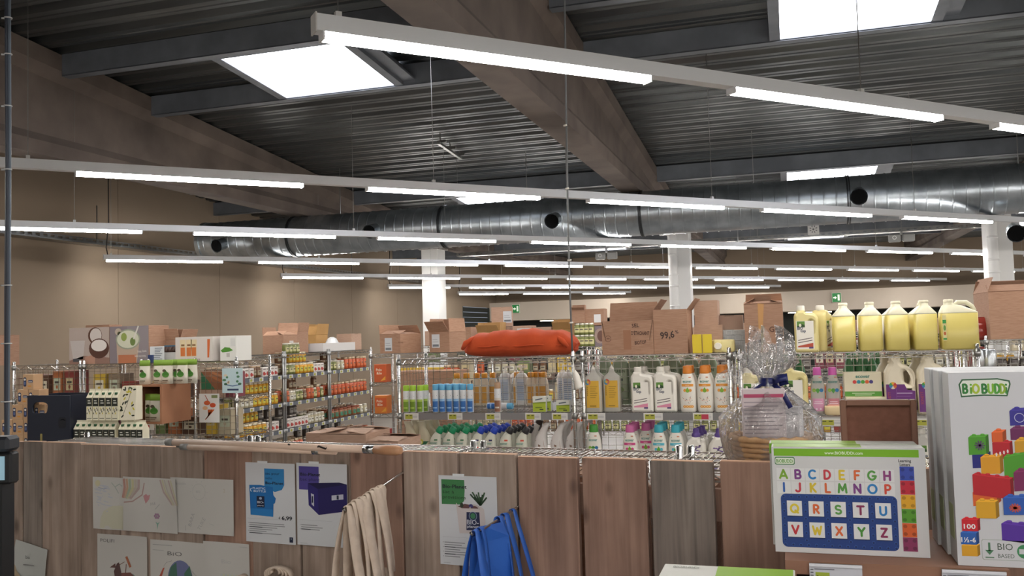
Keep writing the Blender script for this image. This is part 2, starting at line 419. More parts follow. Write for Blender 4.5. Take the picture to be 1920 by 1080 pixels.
d_ = B-A
MB().bar((0, 0, 0), tuple(d_), .04, M_chromed, .03).obj('channel', t)
for k in (.08, .5, .92):
    q = d_*k; MB().bar((q.x, q.y, 0), (q.x, q.y, roof(A.y+q.y)-zb_), .012, M_chromed).box(q.x-.03, q.x+.08, q.y-.015, q.y+.015, .02, .05, M_chromed).obj('hanger_rod', t)
for k in (.2, .8):
    q = d_*k; MB().bar((q.x, q.y, 0), (q.x, q.y, -1.0), .004, M_chromed).obj('wire', t)
# ================================================================ air duct
t = thing('air_duct', 'large round spiral metal duct crossing under the roof beams', 'duct', (0, 11.5, 3.112))
prof = []; x = -8.35
def ring(x, r, n=28): return [(x, r*math.cos(2*PI*k/n), r*math.sin(2*PI*k/n)) for k in range(n)]
S = []
while x < 13.9:
    S += [ring(x, .2875), ring(x+.004, .2875), ring(x+.118, .2875), ring(x+.122, .2875), ring(x+.131, .2955)]; x += .14
MB().loft(S, M_duct, smooth=True).obj('pipe', t)
for px in (555, 835, 1205, 1590):
    xx = pY(px, 400, 11.5).x
    MB().loft([ring(xx-.02, .288), ring(xx-.02, .302), ring(xx-.006, .302), ring(xx-.006, .29), ring(xx+.006, .29), ring(xx+.006, .302), ring(xx+.02, .302), ring(xx+.02, .288)], mat('#4a4d50', .4, .8), smooth=False, caps=False).obj('joint_band', t)
MB().loft([ring(-8.36, .288), ring(-8.36, .305), ring(-8.3, .305), ring(-8.3, .288)], M_duct, smooth=False).obj('end_cap', t)
for px, py in ((1040, 408), (1612, 362), (700, 428), (415, 455), (1905, 430)):
    P = pY(px, py, 11.18); c = Vector((P.x, -.24, P.z-3.112-.0))
    d = Vector((-.1, -1, -.32)).normalized()
    mbn = MB()
    mbn.tube([c, c+d*.17, c+d*.17, c+d*.19], [.085, .085, .098, .098], M_duct, 16, caps=False)
    mbn.tube([c+d*.189, c+d*.05], [.086, .07], mat('#0a0b0c', .95, spec=.1), 16)  # near-black plug paints the shaded inside of the nozzle
    mbn.obj('nozzle', t)
for xx in (-6.1, -3.3, -.35, 2.6, 5.5): MB().bar((xx, 0, .28), (xx, 0, roof(11.5)-3.112), .008, M_chromed).obj('hanger', t)
# cable trays
def tray(x0, x1, y, z, lb, along='x'):
    t = thing('cable_tray', lb, 'cable tray', ((x0+x1)/2, y, z) if along == 'x' else (y, (x0+x1)/2, z), 0 if along == 'x' else PI/2)
    a = (x1-x0)/2; m = M_chromed; b = MB()
    b.box(-a, a, -.1, .1, -.003, 0, m)
    for s in (-.1, .1):
        b.box(-a, a, s-.002, s+.002, 0, .02, m).box(-a, a, s-.002, s+.002, .055, .07, m)
    xx = -a
    while xx < a:
        for s in (-.1, .1): b.box(xx, xx+.05, s-.002, s+.002, .02, .055, m)
        xx += .12
    b.obj('channel', t)
    for xx in [-a+1+2.5*i for i in range(int(2*a/2.5))]:
        MB().bar((xx, 0, 0), (xx, 0, .55), .012, M_chromed).obj('hanger', t)
tray(-6.5, 9, 17.35, 3.24, 'perforated metal cable tray running past the columns')
tray(4, 24, -9.03, 2.98, 'dark cable tray along the left wall', 'y')
# pair lamps (emergency lights) and access point on the tray
for px, py, nm in ((1137, 475, 'left'), (1690, 441, 'right')):
    P = pY(px, py, 17.2)
    t = thing('emergency_light', 'grey twin-head emergency light under the tray on the %s' % nm, 'emergency light', (P.x, 17.2, P.z-.06), group='emergency lights')
    for s in (-1, 1):
        MB().bbox(s*.115-.1, s*.115+.1, -.05, .03, -.06, .08, .015, mat('#8f8f8d', .4)).obj('lamp_head', t)
    fl = Flat(); fl.arc(-.12, .02, .03, .012, 0, 2*PI, '#dcdcdc'); fl.obj('ring_mark', t, M=Matrix.Translation((0, -.051, 0)))
    MB().box(-.02, .02, -.02, .02, .07, .0+3.24-P.z+.06, M_chromed).obj('bracket', t)
P = pY(1525, 430, 17.2)
t = thing('access_point', 'square white plate with a ring of slots on the tray', 'access point', (P.x, 17.2, P.z))
MB().bbox(-.1, .1, -.012, .04, -.1, .1, .01, M_white).obj('plate', t)
fl = Flat()
for k in range(8):
    a = k*PI/4+.39; fl.line([(.04*math.cos(a), .04*math.sin(a)), (.07*math.cos(a), .07*math.sin(a))], .015, '#77797b')
fl.ell(0, 0, .018, .018, '#77797b'); fl.obj('slots', t, M=Matrix.Translation((0, -.0125, 0)))
# exit signs
for px, py, Y, lb in ((967, 579, 27.22, 'green exit sign on the far wall above the red cushion'), (1568.5, 558, 27.22, 'green exit sign on the far wall above the jerrycans'), (1917, 540, 27.22, 'green exit sign cut by the right edge of the photo')):
    P = pY(px, py, Y)
    t = thing('exit_sign', lb, 'exit sign', (P.x, Y, P.z), group='green exit signs')
    MB().bbox(-.13, .13, 0, .06, -.14, .14, .008, mat('#cfd6c4', .5)).obj('frame', t)
    fl = Flat().rect(-.115, -.125, .115, .125, mat('#1f7a3c', .5, emit=.25)).rect(.03, -.085, .085, .085, mat('#e6eedd', .5, emit=.4), 1)
    fl.rect(-.09, -.018, -.04, .018, mat('#e6eedd', .5, emit=.4), 1).poly([(-.045, -.05), (.01, 0), (-.045, .05)], mat('#e6eedd', .5, emit=.4))
    fl.obj('pictogram', t)
# downlights and strip under the bulkhead
for px, py in ((975, 602.5), (1112, 598), (1240, 594)):
    P = pZ(px, py, 2.035)
    t = thing('downlight', 'small round lit downlight under the bulkhead at %s' % {975: 'the left', 1112: 'the centre', 1240: 'the right'}[px], 'downlight', (P.x, 27.6, 2.03), group='bulkhead downlights')
    MB().lathe([(.13, -.02), (.13, .008)], M_white, 16).obj('ring', t); MB().lathe([(.1, -.03), (.1, -.021)], mat('#fff0d8', .5, emit=14), 16).obj('lens', t)
for px0, px1, py, nm in ((1012, 1075, 602, 'left'), (1478, 1560, 590, 'right')):
    a = pY(px0, py, 27.6); b = pY(px1, py, 27.6)
    t = thing('recess_strip_light', 'thin lit strip under the rear bulkhead on the %s' % nm, 'light', ((a.x+b.x)/2, 27.7, 1.99)); h = (b.x-a.x)/2
    MB().box(-h, h, -.04, .04, .02, .05, M_white).obj('housing', t); MB().box(-h, h, -.035, .035, 0, .019, mat('#fff0d8', .5, emit=10)).obj('tube', t)

# ================================================================ product builders
M_card = noisy('cardboard', '#9c7861', '#a9856e', scale=(3, 3, 30), nscale=6, rough=.85, hue=.08)
M_card2 = noisy('cardboard_pale', '#a98a76', '#b59682', scale=(3, 3, 30), nscale=6, rough=.85, hue=.08)
M_cardin = noisy('cardboard_inside', '#846757', '#8e7161', nscale=6, rough=.9)
M_tape = mat('#a8764c', .25)
M_plw = mat('#e6e2d8', .4)
M_clear = mat('#c9c6bd', .3, trans=.25)
ORD = ['first', 'second', 'third', 'fourth', 'fifth', 'sixth', 'seventh', 'eighth', 'ninth', 'tenth', 'eleventh', 'twelfth', 'thirteenth', 'fourteenth', 'fifteenth', 'sixteenth', 'seventeenth', 'eighteenth', 'nineteenth', 'twentieth', 'twenty-first', 'twenty-second', 'twenty-third', 'twenty-fourth']
_used = set()
def place(p, loc, label, rz=0.0, group=None, scale=None):
    if p.name not in _used:
        _used.add(p.name); r = p; p.location = loc; p.rotation_euler = (0, 0, rz)
        if scale is not None: p.scale = scale
    else:
        r = dup(p, loc, rz, scale=scale)
    r['label'] = label
    if group: r['group'] = group
    return r
class Body:
    """bottle body lofted from (z, rx, ry, cx)"""
    def __init__(s, prof, e=2.4, n=24): s.p = [(q+(0,))[:4] if len(q) == 3 else q for q in prof]; s.e = e; s.n = n
    def secs(s): return [sec(rx, ry, z, s.n, s.e, cx) for z, rx, ry, cx in s.p]
    def front(s, x, z, d):
        p = s.p
        for a, b in zip(p, p[1:]):
            if a[0] <= z <= b[0] and b[0] > a[0]: break
        else: a = b = p[0] if z < p[0][0] else p[-1]
        t = 0 if a is b else (z-a[0])/(b[0]-a[0])
        rx, ry, cx = [a[i]+(b[i]-a[i])*t for i in (1, 2, 3)]
        u = min(abs((x-cx)/rx), .999)
        return (x, -ry*(1-u**s.e)**(1/s.e)-d, z)
def outline(outer, holes, depth, bevel, m, name, parent):
    cu = bpy.data.curves.new('o', 'CURVE'); cu.dimensions = '2D'; cu.fill_mode = 'BOTH'
    cu.extrude = depth/2-bevel; cu.bevel_depth = bevel; cu.bevel_resolution = 1; cu.offset = -bevel
    for pts in [outer]+holes:
        sp = cu.splines.new('POLY'); sp.points.add(len(pts)-1); sp.use_cyclic_u = True
        for q, (x, z) in zip(sp.points, pts): q.co = (x, z, 0, 1)
    o = bpy.data.objects.new('o', cu); me0 = o.to_mesh()
    mb = MB(); mb.add([(v.co.x, -v.co.z, v.co.y) for v in me0.vertices], [tuple(p.vertices) for p in me0.polygons], m, True)
    o.to_mesh_clear(); bpy.data.objects.remove(o); bpy.data.curves.remove(cu)
    r = mb.obj(name, parent)
    r.data.set_sharp_from_angle(angle=math.radians(50))
    return r
def rnd(pts, r=.02, n=4):
    """round the corners of a polygon"""
    o = []; L = len(pts)
    for i in range(L):
        p = Vector(pts[i][:2]); a = Vector(pts[i-1][:2]); b = Vector(pts[(i+1) % L][:2])
        rr = pts[i][2] if len(pts[i]) > 2 else r
        da = (a-p); db = (b-p); q = min(rr, da.length*.48, db.length*.48)
        s = p+da.normalized()*q; e = p+db.normalized()*q
        for k in range(n+1):
            t = k/n; o.append(tuple((1-t)**2*s+2*t*(1-t)*p+t*t*e))
    return o
def carton(label, w, d, h, loc, rz=0.0, flaps=None, m=None, group=None, name='cardboard_box', prints=None, tape=False, flen=None):
    m = m or M_card; t = thing(name, label, 'cardboard box', loc, rz, group)
    a, b, k = w/2, d/2, .004; mb = MB()
    closed = not flaps
    mb.box(-a, a, -b, -b+k, 0, h, m).box(-a, a, b-k, b, 0, h, m).box(-a, -a+k, -b+k, b-k, 0, h, m).box(a-k, a, -b+k, b-k, 0, h, m).box(-a+k, a-k, -b+k, b-k, 0, k, m)
    if not closed: mb.box(-a+k, a-k, -b+k, b-k, h*.55, h*.55+k, M_cardin)
    mb.obj('body', t)
    L = flen or min(w, d)*.5
    fl = flaps or {'l': 0, 'r': 0, 'f': 1.0, 'b': 1.0}
    for s, ang in fl.items():
        A = math.radians(ang); q = MB(); c, sn = math.cos(A), math.sin(A); k2 = .003
        z0 = h+(.003 if s in 'fb' else 0)
        Lf = min(L, (b if s in 'fb' else a)*1.0-.001) if closed else L
        if s in 'fb':
            sg = 1 if s == 'f' else -1; y0 = -b*sg
            P = [(-a, y0, z0), (a, y0, z0), (a-.006*(ang > 5), y0+sg*c*Lf, z0+sn*Lf), (-a+.006*(ang > 5), y0+sg*c*Lf, z0+sn*Lf)]; nv = Vector((0, -sg*sn, c))
        else:
            sg = 1 if s == 'l' else -1; x0 = -a*sg
            P = [(x0, -b, z0), (x0, b, z0), (x0+sg*c*Lf, b-.006*(ang > 5), z0+sn*Lf), (x0+sg*c*Lf, -b+.006*(ang > 5), z0+sn*Lf)]; nv = Vector((-sg*sn, 0, c))
        P = [Vector(p) for p in P]; V = P+[p+nv*k2 for p in P]
        q.add(V, [(3, 2, 1, 0), (4, 5, 6, 7), (0, 1, 5, 4), (1, 2, 6, 5), (2, 3, 7, 6), (3, 0, 4, 7)], m)
        q.obj('flap', t)
    if tape:
        MB().box(-.025, .025, -b-.0008, -b, h*.0+.0, h, M_tape).obj('tape', t)
    if prints: prints.obj('print', t, M=Matrix.Translation((0, -b, 0)))
    return t
def jar_proto(nm, r, h, body, lid, label=None, cat='jar', e=2.0, square=False):
    t = thing(nm, 'jar', cat)
    ee = 6.0 if square else 2.0
    b = Body([(0, r*.9, r*.9), (.006, r, r), (h*.74, r, r), (h*.84, r*.82, r*.82)], ee, 14)
    MB().loft(b.secs(), body).obj('glass', t)
    MB().lathe([(r*.86, h*.84), (r*.88, h*.86), (r*.88, h*.98), (r*.8, h)], lid, 14).obj('lid', t)
    if label:
        Flat().rect(-r*.8, h*.2, r*.8, h*.62, label, 0, 6).rect(-r*.5, h*.42, r*.5, h*.52, '#5a5248', 1, 4).obj('label', t, fn=b.front)
    return t
# -------- wire shelving
def truss(mb, p, q, m, h=.032, step=.06, w=.004):
    p = Vector(p); q = Vector(q); mb.bar(p, q, w*1.4, m); mb.bar(p-Vector((0, 0, h)), q-Vector((0, 0, h)), w*1.2, m)
    L = (q-p).length; n = max(2, int(L/step)); up = True
    for i in range(n):
        a = p+(q-p)*(i/n); b = p+(q-p)*((i+1)/n)
        if i % 2: a -= Vector((0, 0, h))
        else: b -= Vector((0, 0, h))
        mb.bar(a, b, w*.8, m)
def wire_shelf(name, t, x0, x1, y0, y1, z, m=M_chrome, step=.025, zig=.06):
    mb = MB()
    truss(mb, (x0, y0, z), (x1, y0, z), m, step=zig); truss(mb, (x0, y1, z), (x1, y1, z), m, step=zig)
    truss(mb, (x0, y0, z), (x0, y1, z), m, step=zig); truss(mb, (x1, y0, z), (x1, y1, z), m, step=zig)
    n = int((x1-x0)/step)
    for i in range(1, n):
        x = x0+(x1-x0)*i/n; mb.bar((x, y0, z), (x, y1, z), .003, m)
    for i in range(1, 4):
        y = y0+(y1-y0)*i/4; mb.bar((x0, y, z-.004), (x1, y, z-.004), .005, m)
    return mb.obj(name, t)
def grid_panel(t, p, q, z0, z1, m=M_chrome, s=.05, w=.003, name='grid_panel'):
    mb = MB(); p = Vector(p); q = Vector(q); L = (q-p).length; n = int(L/s)
    for i in range(n+1):
        c = p+(q-p)*(i/n); mb.bar((c.x, c.y, z0), (c.x, c.y, z1), w, m)
    z = z0
    while z <= z1+.001:
        mb.bar((p.x, p.y, z), (q.x, q.y, z), w, m); z += s*2 if s < .05 else s
    return mb.obj(name, t)
_post = {}
def wire_unit(label, x0, x1, y0, y1, zs, top=None, grids=(), group=None, rz=0, loc=(0, 0, 0), step=.025, zig=.06, m=M_chrome, tags=None):
    t = thing('wire_shelving_unit', label, 'shelving', loc, rz, group)
    top = top or max(zs)+.03
    pm = MB(); r = .0125
    pm.lathe([(r, 0), (r, top), (r*.6, top+.006)], m, 10)
    z = .05
    while z < top-.02: pm.lathe([(r+.0012, z), (r+.0012, z+.003)], M_chromed, 10); z += .05
    me = pm.mesh('post')
    for x in (x0, x1):
        for y in (y0, y1):
            o = ob('post', me, t); o.location = (x, y, 0)
    for z in zs:
        wire_shelf('wire_shelf', t, x0, x1, y0, y1, z, m, step, zig)
    col = MB()
    cm = MB().lathe([(r+.004, -.035), (r+.006, -.02), (r+.005, .004)], M_chromed, 10).mesh('collar')
    for z in zs:
        for x in (x0, x1):
            o = ob('collar', cm, t); o.location = (x, y0, z)
    for g in grids: grid_panel(t, *g)
    return t
_tagm = {}
def shelf_tag(t, x, y, z, w=.1, rz=0.0, red=False, h=.042):
    k = (round(w, 3), red, h)
    if k not in _tagm:
        mb = MB().box(-w/2, w/2, -.003, 0, -h/2, h/2, mat('#d6d4d0', .4))
        y_ = -.0036
        gx = -w/2+.008; gw = w*(.36 if red else .52)
        g = mat('#a8a83e', .5)
        mb.box(gx, gx+gw, y_, -.003, -h/2+.004, h/2-.008, g)
        if red: mb.box(gx+gw, gx+gw*2, y_, -.003, -h/2+.004, h/2-.008, mat('#b5384e', .5))
        for i in range(2): mb.box(gx+.006+i*gw*.5, gx+gw*.4+i*gw*.5, y_-.0004, y_, .002, .008, mat('#55561f', .5))
        for i in range(3): mb.box(w*.08 if not red else w*.32, w*.42, y_, -.003, h/2-.014-.008*i, h/2-.011-.008*i, mat('#a5a5a8', .5))
        _tagm[k] = mb.mesh('price_tag')
    o = ob('price_tag', _tagm[k], t); o.location = (x, y, z); o.rotation_euler = (0, 0, rz)
    return o

# ================================================================ board partition in front
PA = Vector((-2.59, 2.78, 0)); PB = Vector((-.198, 2.55, 0))
PD = (PB-PA).normalized(); PN = Vector((PD.y, -PD.x, 0))      # PN points to the viewer
P0 = (PA+PB)/2; PRZ = math.atan2(PD.y, PD.x)
def onface(px, py, off=0.0):
    """point on the board face, as local x, z of the partition"""
    d = _ray(px, py); o = P0+PN*off
    k = (o-CP).dot(PN)/d.dot(PN); p = CP+d*k
    return (p-P0).dot(PD), p.z
def woodmat(name, c1, c2, dark):
    m = bpy.data.materials.new(name); m.use_nodes = True; nt = m.node_tree; N = nt.nodes; L = nt.links; b = N['Principled BSDF']
    tc = N.new('ShaderNodeTexCoord'); oi = N.new('ShaderNodeObjectInfo'); ad = N.new('ShaderNodeVectorMath'); ad.operation = 'ADD'
    mu = N.new('ShaderNodeVectorMath'); mu.operation = 'SCALE'; mu.inputs[0].default_value = (13, 7, 29); L.new(oi.outputs['Random'], mu.inputs['Scale'])
    L.new(tc.outputs['Object'], ad.inputs[0]); L.new(mu.outputs[0], ad.inputs[1])
    mp = N.new('ShaderNodeMapping'); mp.inputs['Scale'].default_value = (22, 22, .9); L.new(ad.outputs[0], mp.inputs['Vector'])
    n1 = N.new('ShaderNodeTexNoise'); n1.inputs['Scale'].default_value = 2.2; n1.inputs['Detail'].default_value = 9; n1.inputs['Distortion'].default_value = .6; L.new(mp.outputs[0], n1.inputs['Vector'])
    mp2 = N.new('ShaderNodeMapping'); mp2.inputs['Scale'].default_value = (5, 5, 2.2); L.new(ad.outputs[0], mp2.inputs['Vector'])
    n2 = N.new('ShaderNodeTexNoise'); n2.inputs['Scale'].default_value = 1.3; n2.inputs['Detail'].default_value = 4; L.new(mp2.outputs[0], n2.inputs['Vector'])
    vo = N.new('ShaderNodeTexVoronoi'); vo.inputs['Scale'].default_value = 1.0
    mp3 = N.new('ShaderNodeMapping'); mp3.inputs['Scale'].default_value = (9, 9, 4.5); L.new(ad.outputs[0], mp3.inputs['Vector']); L.new(mp3.outputs[0], vo.inputs['Vector'])
    r1 = N.new('ShaderNodeValToRGB'); r1.color_ramp.elements[0].position = .3; r1.color_ramp.elements[1].position = .68
    r1.color_ramp.elements[0].color = lin(c1); r1.color_ramp.elements[1].color = lin(c2); L.new(n1.outputs['Fac'], r1.inputs['Fac'])
    r2 = N.new('ShaderNodeValToRGB'); r2.color_ramp.elements[0].position = .32; r2.color_ramp.elements[1].position = .6
    r2.color_ramp.elements[0].color = (.62, .62, .62, 1); r2.color_ramp.elements[1].color = (1, 1, 1, 1); L.new(n2.outputs['Fac'], r2.inputs['Fac'])
    r3 = N.new('ShaderNodeValToRGB'); r3.color_ramp.elements[0].position = .06; r3.color_ramp.elements[1].position = .17
    r3.color_ramp.elements[0].color = lin(dark); r3.color_ramp.elements[1].color = (1, 1, 1, 1); L.new(vo.outputs['Distance'], r3.inputs['Fac'])
    m1 = N.new('ShaderNodeMixRGB'); m1.blend_type = 'MULTIPLY'; m1.inputs[0].default_value = 1; L.new(r1.outputs[0], m1.inputs[1]); L.new(r2.outputs[0], m1.inputs[2])
    m2 = N.new('ShaderNodeMixRGB'); m2.blend_type = 'MULTIPLY'; m2.inputs[0].default_value = .55; L.new(m1.outputs[0], m2.inputs[1]); L.new(r3.outputs[0], m2.inputs[2])
    hs = N.new('ShaderNodeHueSaturation'); mr = N.new('ShaderNodeMapRange'); mr.inputs['To Min'].default_value = .88; mr.inputs['To Max'].default_value = 1.12
    L.new(oi.outputs['Random'], mr.inputs['Value']); L.new(mr.outputs[0], hs.inputs['Value']); L.new(m2.outputs[0], hs.inputs['Color']); L.new(hs.outputs[0], b.inputs['Base Color'])
    bp = N.new('ShaderNodeBump'); bp.inputs['Strength'].default_value = .25; bp.inputs['Distance'].default_value = .004; L.new(n1.outputs['Fac'], bp.inputs['Height']); L.new(bp.outputs[0], b.inputs['Normal'])
    b.inputs['Roughness'].default_value = .8
    return m
W_red = woodmat('board_red', '#977767', '#b59381', '#3d2a22')
W_mid = woodmat('board_mid', '#948174', '#b5a294', '#3d2e26')  # greyer tint: lighting on the left boards is partly put into this colour
W_grey = woodmat('board_grey', '#776d66', '#9b8f85', '#2f2823')
W_pale = mat('#c59d80', .75)
part = thing('board_partition', 'low partition of upright weathered scaffold boards', 'partition', P0, PRZ)
spans = [(5, 43, W_mid), (45, 79, W_grey), (80, 151, W_mid), (152, 224, W_mid), (226, 301, W_mid), (303, 380, W_mid), (382, 471, W_red), (473, 561, W_mid), (563, 655, W_mid), (656, 753, W_red), (756, 858, W_mid), (861, 967, W_mid), (970, 1082, W_red), (1089, 1210, W_red), (1218, 1336, W_grey), (1348, 1480, W_red), (1490, 1640, W_red), (1652, 1800, W_mid), (1812, 1970, W_red)]
BT = 1.232
for i, (a, b, m) in enumerate(spans):
    xa = onface(a, 855)[0]; xb = onface(b, 855)[0]
    hw = (xb-xa)/2-(.0026 if i < 9 else .0012); zt = BT+random.uniform(-.004, .004); y = random.uniform(-.004, .004)
    tl = math.radians(2.4) if i < 9 else 0
    mb = MB(); mb.bbox(-hw, hw, 0, .028, 0, zt, .002, m)
    mb.box(-hw+.002, hw-.002, .001, .027, zt, zt+.0012, W_pale)
    o = mb.obj('board', part); o.location = ((xa+xb)/2, y, 0); o.rotation_euler = (0, 0, tl)
for z in (.25, 1.06): MB().box(onface(5, 855)[0], onface(1970, 855)[0], .036, .062, z, z+.09, W_red).obj('rail', part)
# wire counter behind the boards
ZC = 1.197
wc = thing('wire_counter', 'low wire shelf running along the back of the boards', 'shelving', P0-PN*.07, PRZ)
xs = [onface(p, 850)[0] for p in (-10, 330, 790, 1225, 1600, 1990)]
pm = MB().lathe([(.0125, 0), (.0125, ZC+.02), (.008, ZC+.024)], M_chrome, 10).mesh('post')
for a, b in zip(xs, xs[1:]):
    wire_shelf('wire_shelf', wc, a+.02, b-.02, .0, .36, ZC, M_chrome, .02, .05)
    wire_shelf('wire_shelf', wc, a+.02, b-.02, .0, .36, .75, M_chrome, .04, .08)
    for x in (a+.02, b-.02):
        for y in (.0, .36): o = ob('post', pm, wc); o.location = (x, y, 0)

# ================================================================ cleaning-products shelf
YS, YD = 5.4, .46
Z1, Z2, Z3 = 1.452, 1.103, .752
XA0, XA1, XB0, XB1, XC0, XC1 = -2.46, -1.285, -1.225, -.345, -.285, .97
uA = wire_unit('wire shelving bay under the red cushion', XA0, XA1, YS, YS+YD, (Z3, Z2, Z1), grids=[((XA0, YS+YD+.01), (XA1, YS+YD+.01), Z3, Z1-.01), ((XA0-.01, YS), (XA0-.01, YS+YD), Z3, Z1-.01)], group='cleaning product shelving')
uB = wire_unit('wire shelving bay under the two handwritten cartons', XB0, XB1, YS, YS+YD, (Z3, Z2, Z1), grids=[((XB0, YS+YD+.01), (XB1, YS+YD+.01), Z3, Z1-.01)], group='cleaning product shelving')
uC = wire_unit('wire shelving bay under the yellow jerrycans', XC0, XC1, YS, YS+YD, (Z3-.015, Z2-.018, Z1-.008), grids=[((XC0, YS+YD+.01), (XC1, YS+YD+.01), Z3, Z1-.01), ((XC1+.01, YS), (XC1+.01, YS+YD), Z3, Z1-.01)], group='cleaning product shelving')
for px in (772, 854, 925, 1000, 1050): shelf_tag(uA, pY(px, 780, YS).x, YS-.006, Z2-.018, .1)
for px, rd in ((1118, False), (1225, False), (1318, True)): shelf_tag(uB, pY(px, 781, YS).x, YS-.006, Z2-.018, .115, red=rd)
for px in (1560, 1650, 1735): shelf_tag(uC, pY(px, 797, YS).x, YS-.006, Z2-.05, .13)
# plastic edge strip of bay A middle shelf
MB().box(XA0+.02, XA1-.02, YS-.004, YS-.002, Z2-.04, Z2+.002, mat('#9a9c9e', .3, .6)).obj('label_rail', uA)
MB().box(XB0+.02, XB1-.02, YS-.004, YS-.002, Z2-.04, Z2+.002, mat('#8d8e8f', .3, .6)).obj('label_rail', uB)
MB().box(XC0+.02, XC1-.02, YS-.004, YS-.002, Z2-.075, Z2-.02, mat('#aaa8a2', .3, .3)).obj('label_rail', uC)

EB = Body([(0, .040, .026), (.006, .044, .029), (.06, .0475, .031), (.13, .0475, .031), (.17, .045, .030), (.2, .039, .027), (.22, .031, .023), (.232, .026, .021)], 2.4)
def ecover(nm, lb, cap, band, drop, bot='flower', body=None, B=EB, capr=.028, logo='#2f7f74'):
    t = thing(nm, lb, 'bottle')
    MB().loft(B.secs(), body or M_plw).obj('body', t)
    zt = B.p[-1][0]
    MB().loft([sec(capr*.98, capr*.8, zt-.004, 18, 2.3), sec(capr, capr*.82, zt+.002, 18, 2.3), sec(capr*.9, capr*.74, zt+.038, 18, 2.3), sec(capr*.82, capr*.68, zt+.043, 18, 2.3)], mat(cap, .4)).obj('cap', t)
    F = Flat()
    if body is None: F.rect(-.034, .018, .034, .198, '#e9e4d6', 0, 8)
    F.text('ecover', 0, .176, .017, logo, 'c', .015, .052).poly([(-.028, .197), (-.022, .2), (-.024, .206)], logo, 2)
    F.rect(.008, .203, .022, .21, '#c98a6a', 2)
    if band:
        F.rect(-.034, .153, .034, .168, band, 1, 8).text('lessive', 0, .157, .006, '#f2ead8', 'c')
        F.ell(-.016, .13, .009, .009, band, 1).ell(.016, .13, .009, .009, band, 1)
        F.ell(0, .128, .011, .011, drop, 2).poly([(-.009, .133), (.009, .133), (0, .149)], drop, 3)
    else:
        for x, c in ((-.02, '#8fae4a'), (0, '#4a8f3a'), (.02, '#2b6ea0')): F.ell(x, .136, .0105, .0105, c, 1)
        F.poly([(-.009, .131), (.009, .131), (0, .117)], '#4a8f3a', 1)
    if bot == 'flower':
        R_ = random.Random(3)
        for k in range(9):
            x = R_.uniform(-.027, .027); z = R_.uniform(.046, .09); F.ell(x, z, .006, .004, R_.choice(['#f6f1e8', '#e3c5b5', '#efd9c9']), 1, 8); F.line([(x, z), (x+R_.uniform(-.01, .01), z+.009)], .0016, '#4a4638', 2)
        for x in (-.02, -.004, .012, .024): F.ell(x, .034, .0095, .008, '#e09a3e', 2, 10).ell(x, .034, .004, .003, '#f0c98a', 3, 8)
    F.obj('label', t, fn=B.front, dz=.0006)
    return t
def yfront(row): return YS+.05+row*.1
def xs_at(px, z, y=YS+.05): return pY(px, 0, y).x if False else pY(px, 540+(EYE-z)*FPX/5.6, y).x
# --- bay B middle: orange capped bottles
p = ecover('detergent_bottle', 'x', '#d9822b', '#e0983f', '#7aa832')
for i, px in enumerate((1290, 1322, 1354)):
    x = pY(px, 730, yfront(0)).x
    place(p, (x, yfront(0), Z2+.004), '%s orange-capped white detergent bottle with flower label, from the left' % ORD[i], group='orange-capped detergent bottles')
    place(p, (x+.004, yfront(1), Z2+.004), 'orange-capped bottle standing behind the %s front orange-capped one' % ORD[i], group='orange-capped detergent bottles')
# --- bay B lower
lows = [('#4a9a3c', None, '#4a8f3a', (1114,), 'green-capped', 'only'), ('#cf6aa2', '#d24f8a', '#7aa832', (1182, 1212), 'pink-capped', ''), ('#3fb2c4', '#5bb8cc', '#5aa83a', (1236, 1268), 'turquoise-capped', '')]
for cap, band, drop, pxs, nm, _ in lows:
    p = ecover('detergent_bottle', 'x', cap, band, drop, bot='')
    for i, px in enumerate(pxs):
        y0 = yfront(0)+(.1 if px == 1212 else 0)
        x = pY(px, 830, y0).x
        place(p, (x, y0, Z3+.004), '%s%s white bottle at the front of the lower shelf' % ((ORD[i]+' ' if len(pxs) > 1 else ''), nm), group=nm+' bottles')
        if nm != 'green-capped':
            for r in (1, 2): place(p, (x+.004, y0+.09*r, Z3+.004), '%s bottle %s behind the %s front one on the lower shelf' % (nm, ['directly', 'second'][r-1], ORD[i]), group=nm+' bottles')
# --- lavender bottles with side handle
t = thing('softener_bottle', 'x', 'bottle')
out = rnd([(-.05, 0, .012), (.05, 0, .012), (.062, .06, .03), (.06, .15, .012), (.052, .205, .006), (.03, .18, .01), (.028, .207, .01), (-.018, .207, .01), (-.055, .165, .03), (-.062, .07, .04)], .02)
outline(out, [], .062, .018, M_plw, 'body', t)
MB().lathe([(.024, .2), (.026, .206), (.026, .222), (.019, .226), (.017, .25), (.012, .255)], mat('#6f5a9e', .35, trans=.2), 18).obj('cap', t)
for o in CH[t.name]:
    if o.name.startswith('cap'): o.location = (.005, 0, 0)
F = Flat(); R_ = random.Random(5)
for k in range(16):
    a = R_.uniform(-.035, .03); b = .12+R_.uniform(-.02, .03)+a*.35; F.ell(a, b, .0075, .004, R_.choice(['#5d3f7e', '#6e4f92', '#3f2c58', '#8a6aa8']), 1, 8)
F.line([(-.03, .1), (.02, .15)], .002, '#3c5a3a', 2).text('Cosmine', -.036, .062, .014, '#39406e', 'l', .012, .06, .12).line([(-.036, .055), (.0, .05), (.03, .062)], .0025, '#b9c45a', 2).rect(-.04, .01, .035, .035, '#7f78a0', 1)
F.obj('label', t, M=Matrix.Translation((0, -.031, 0)))
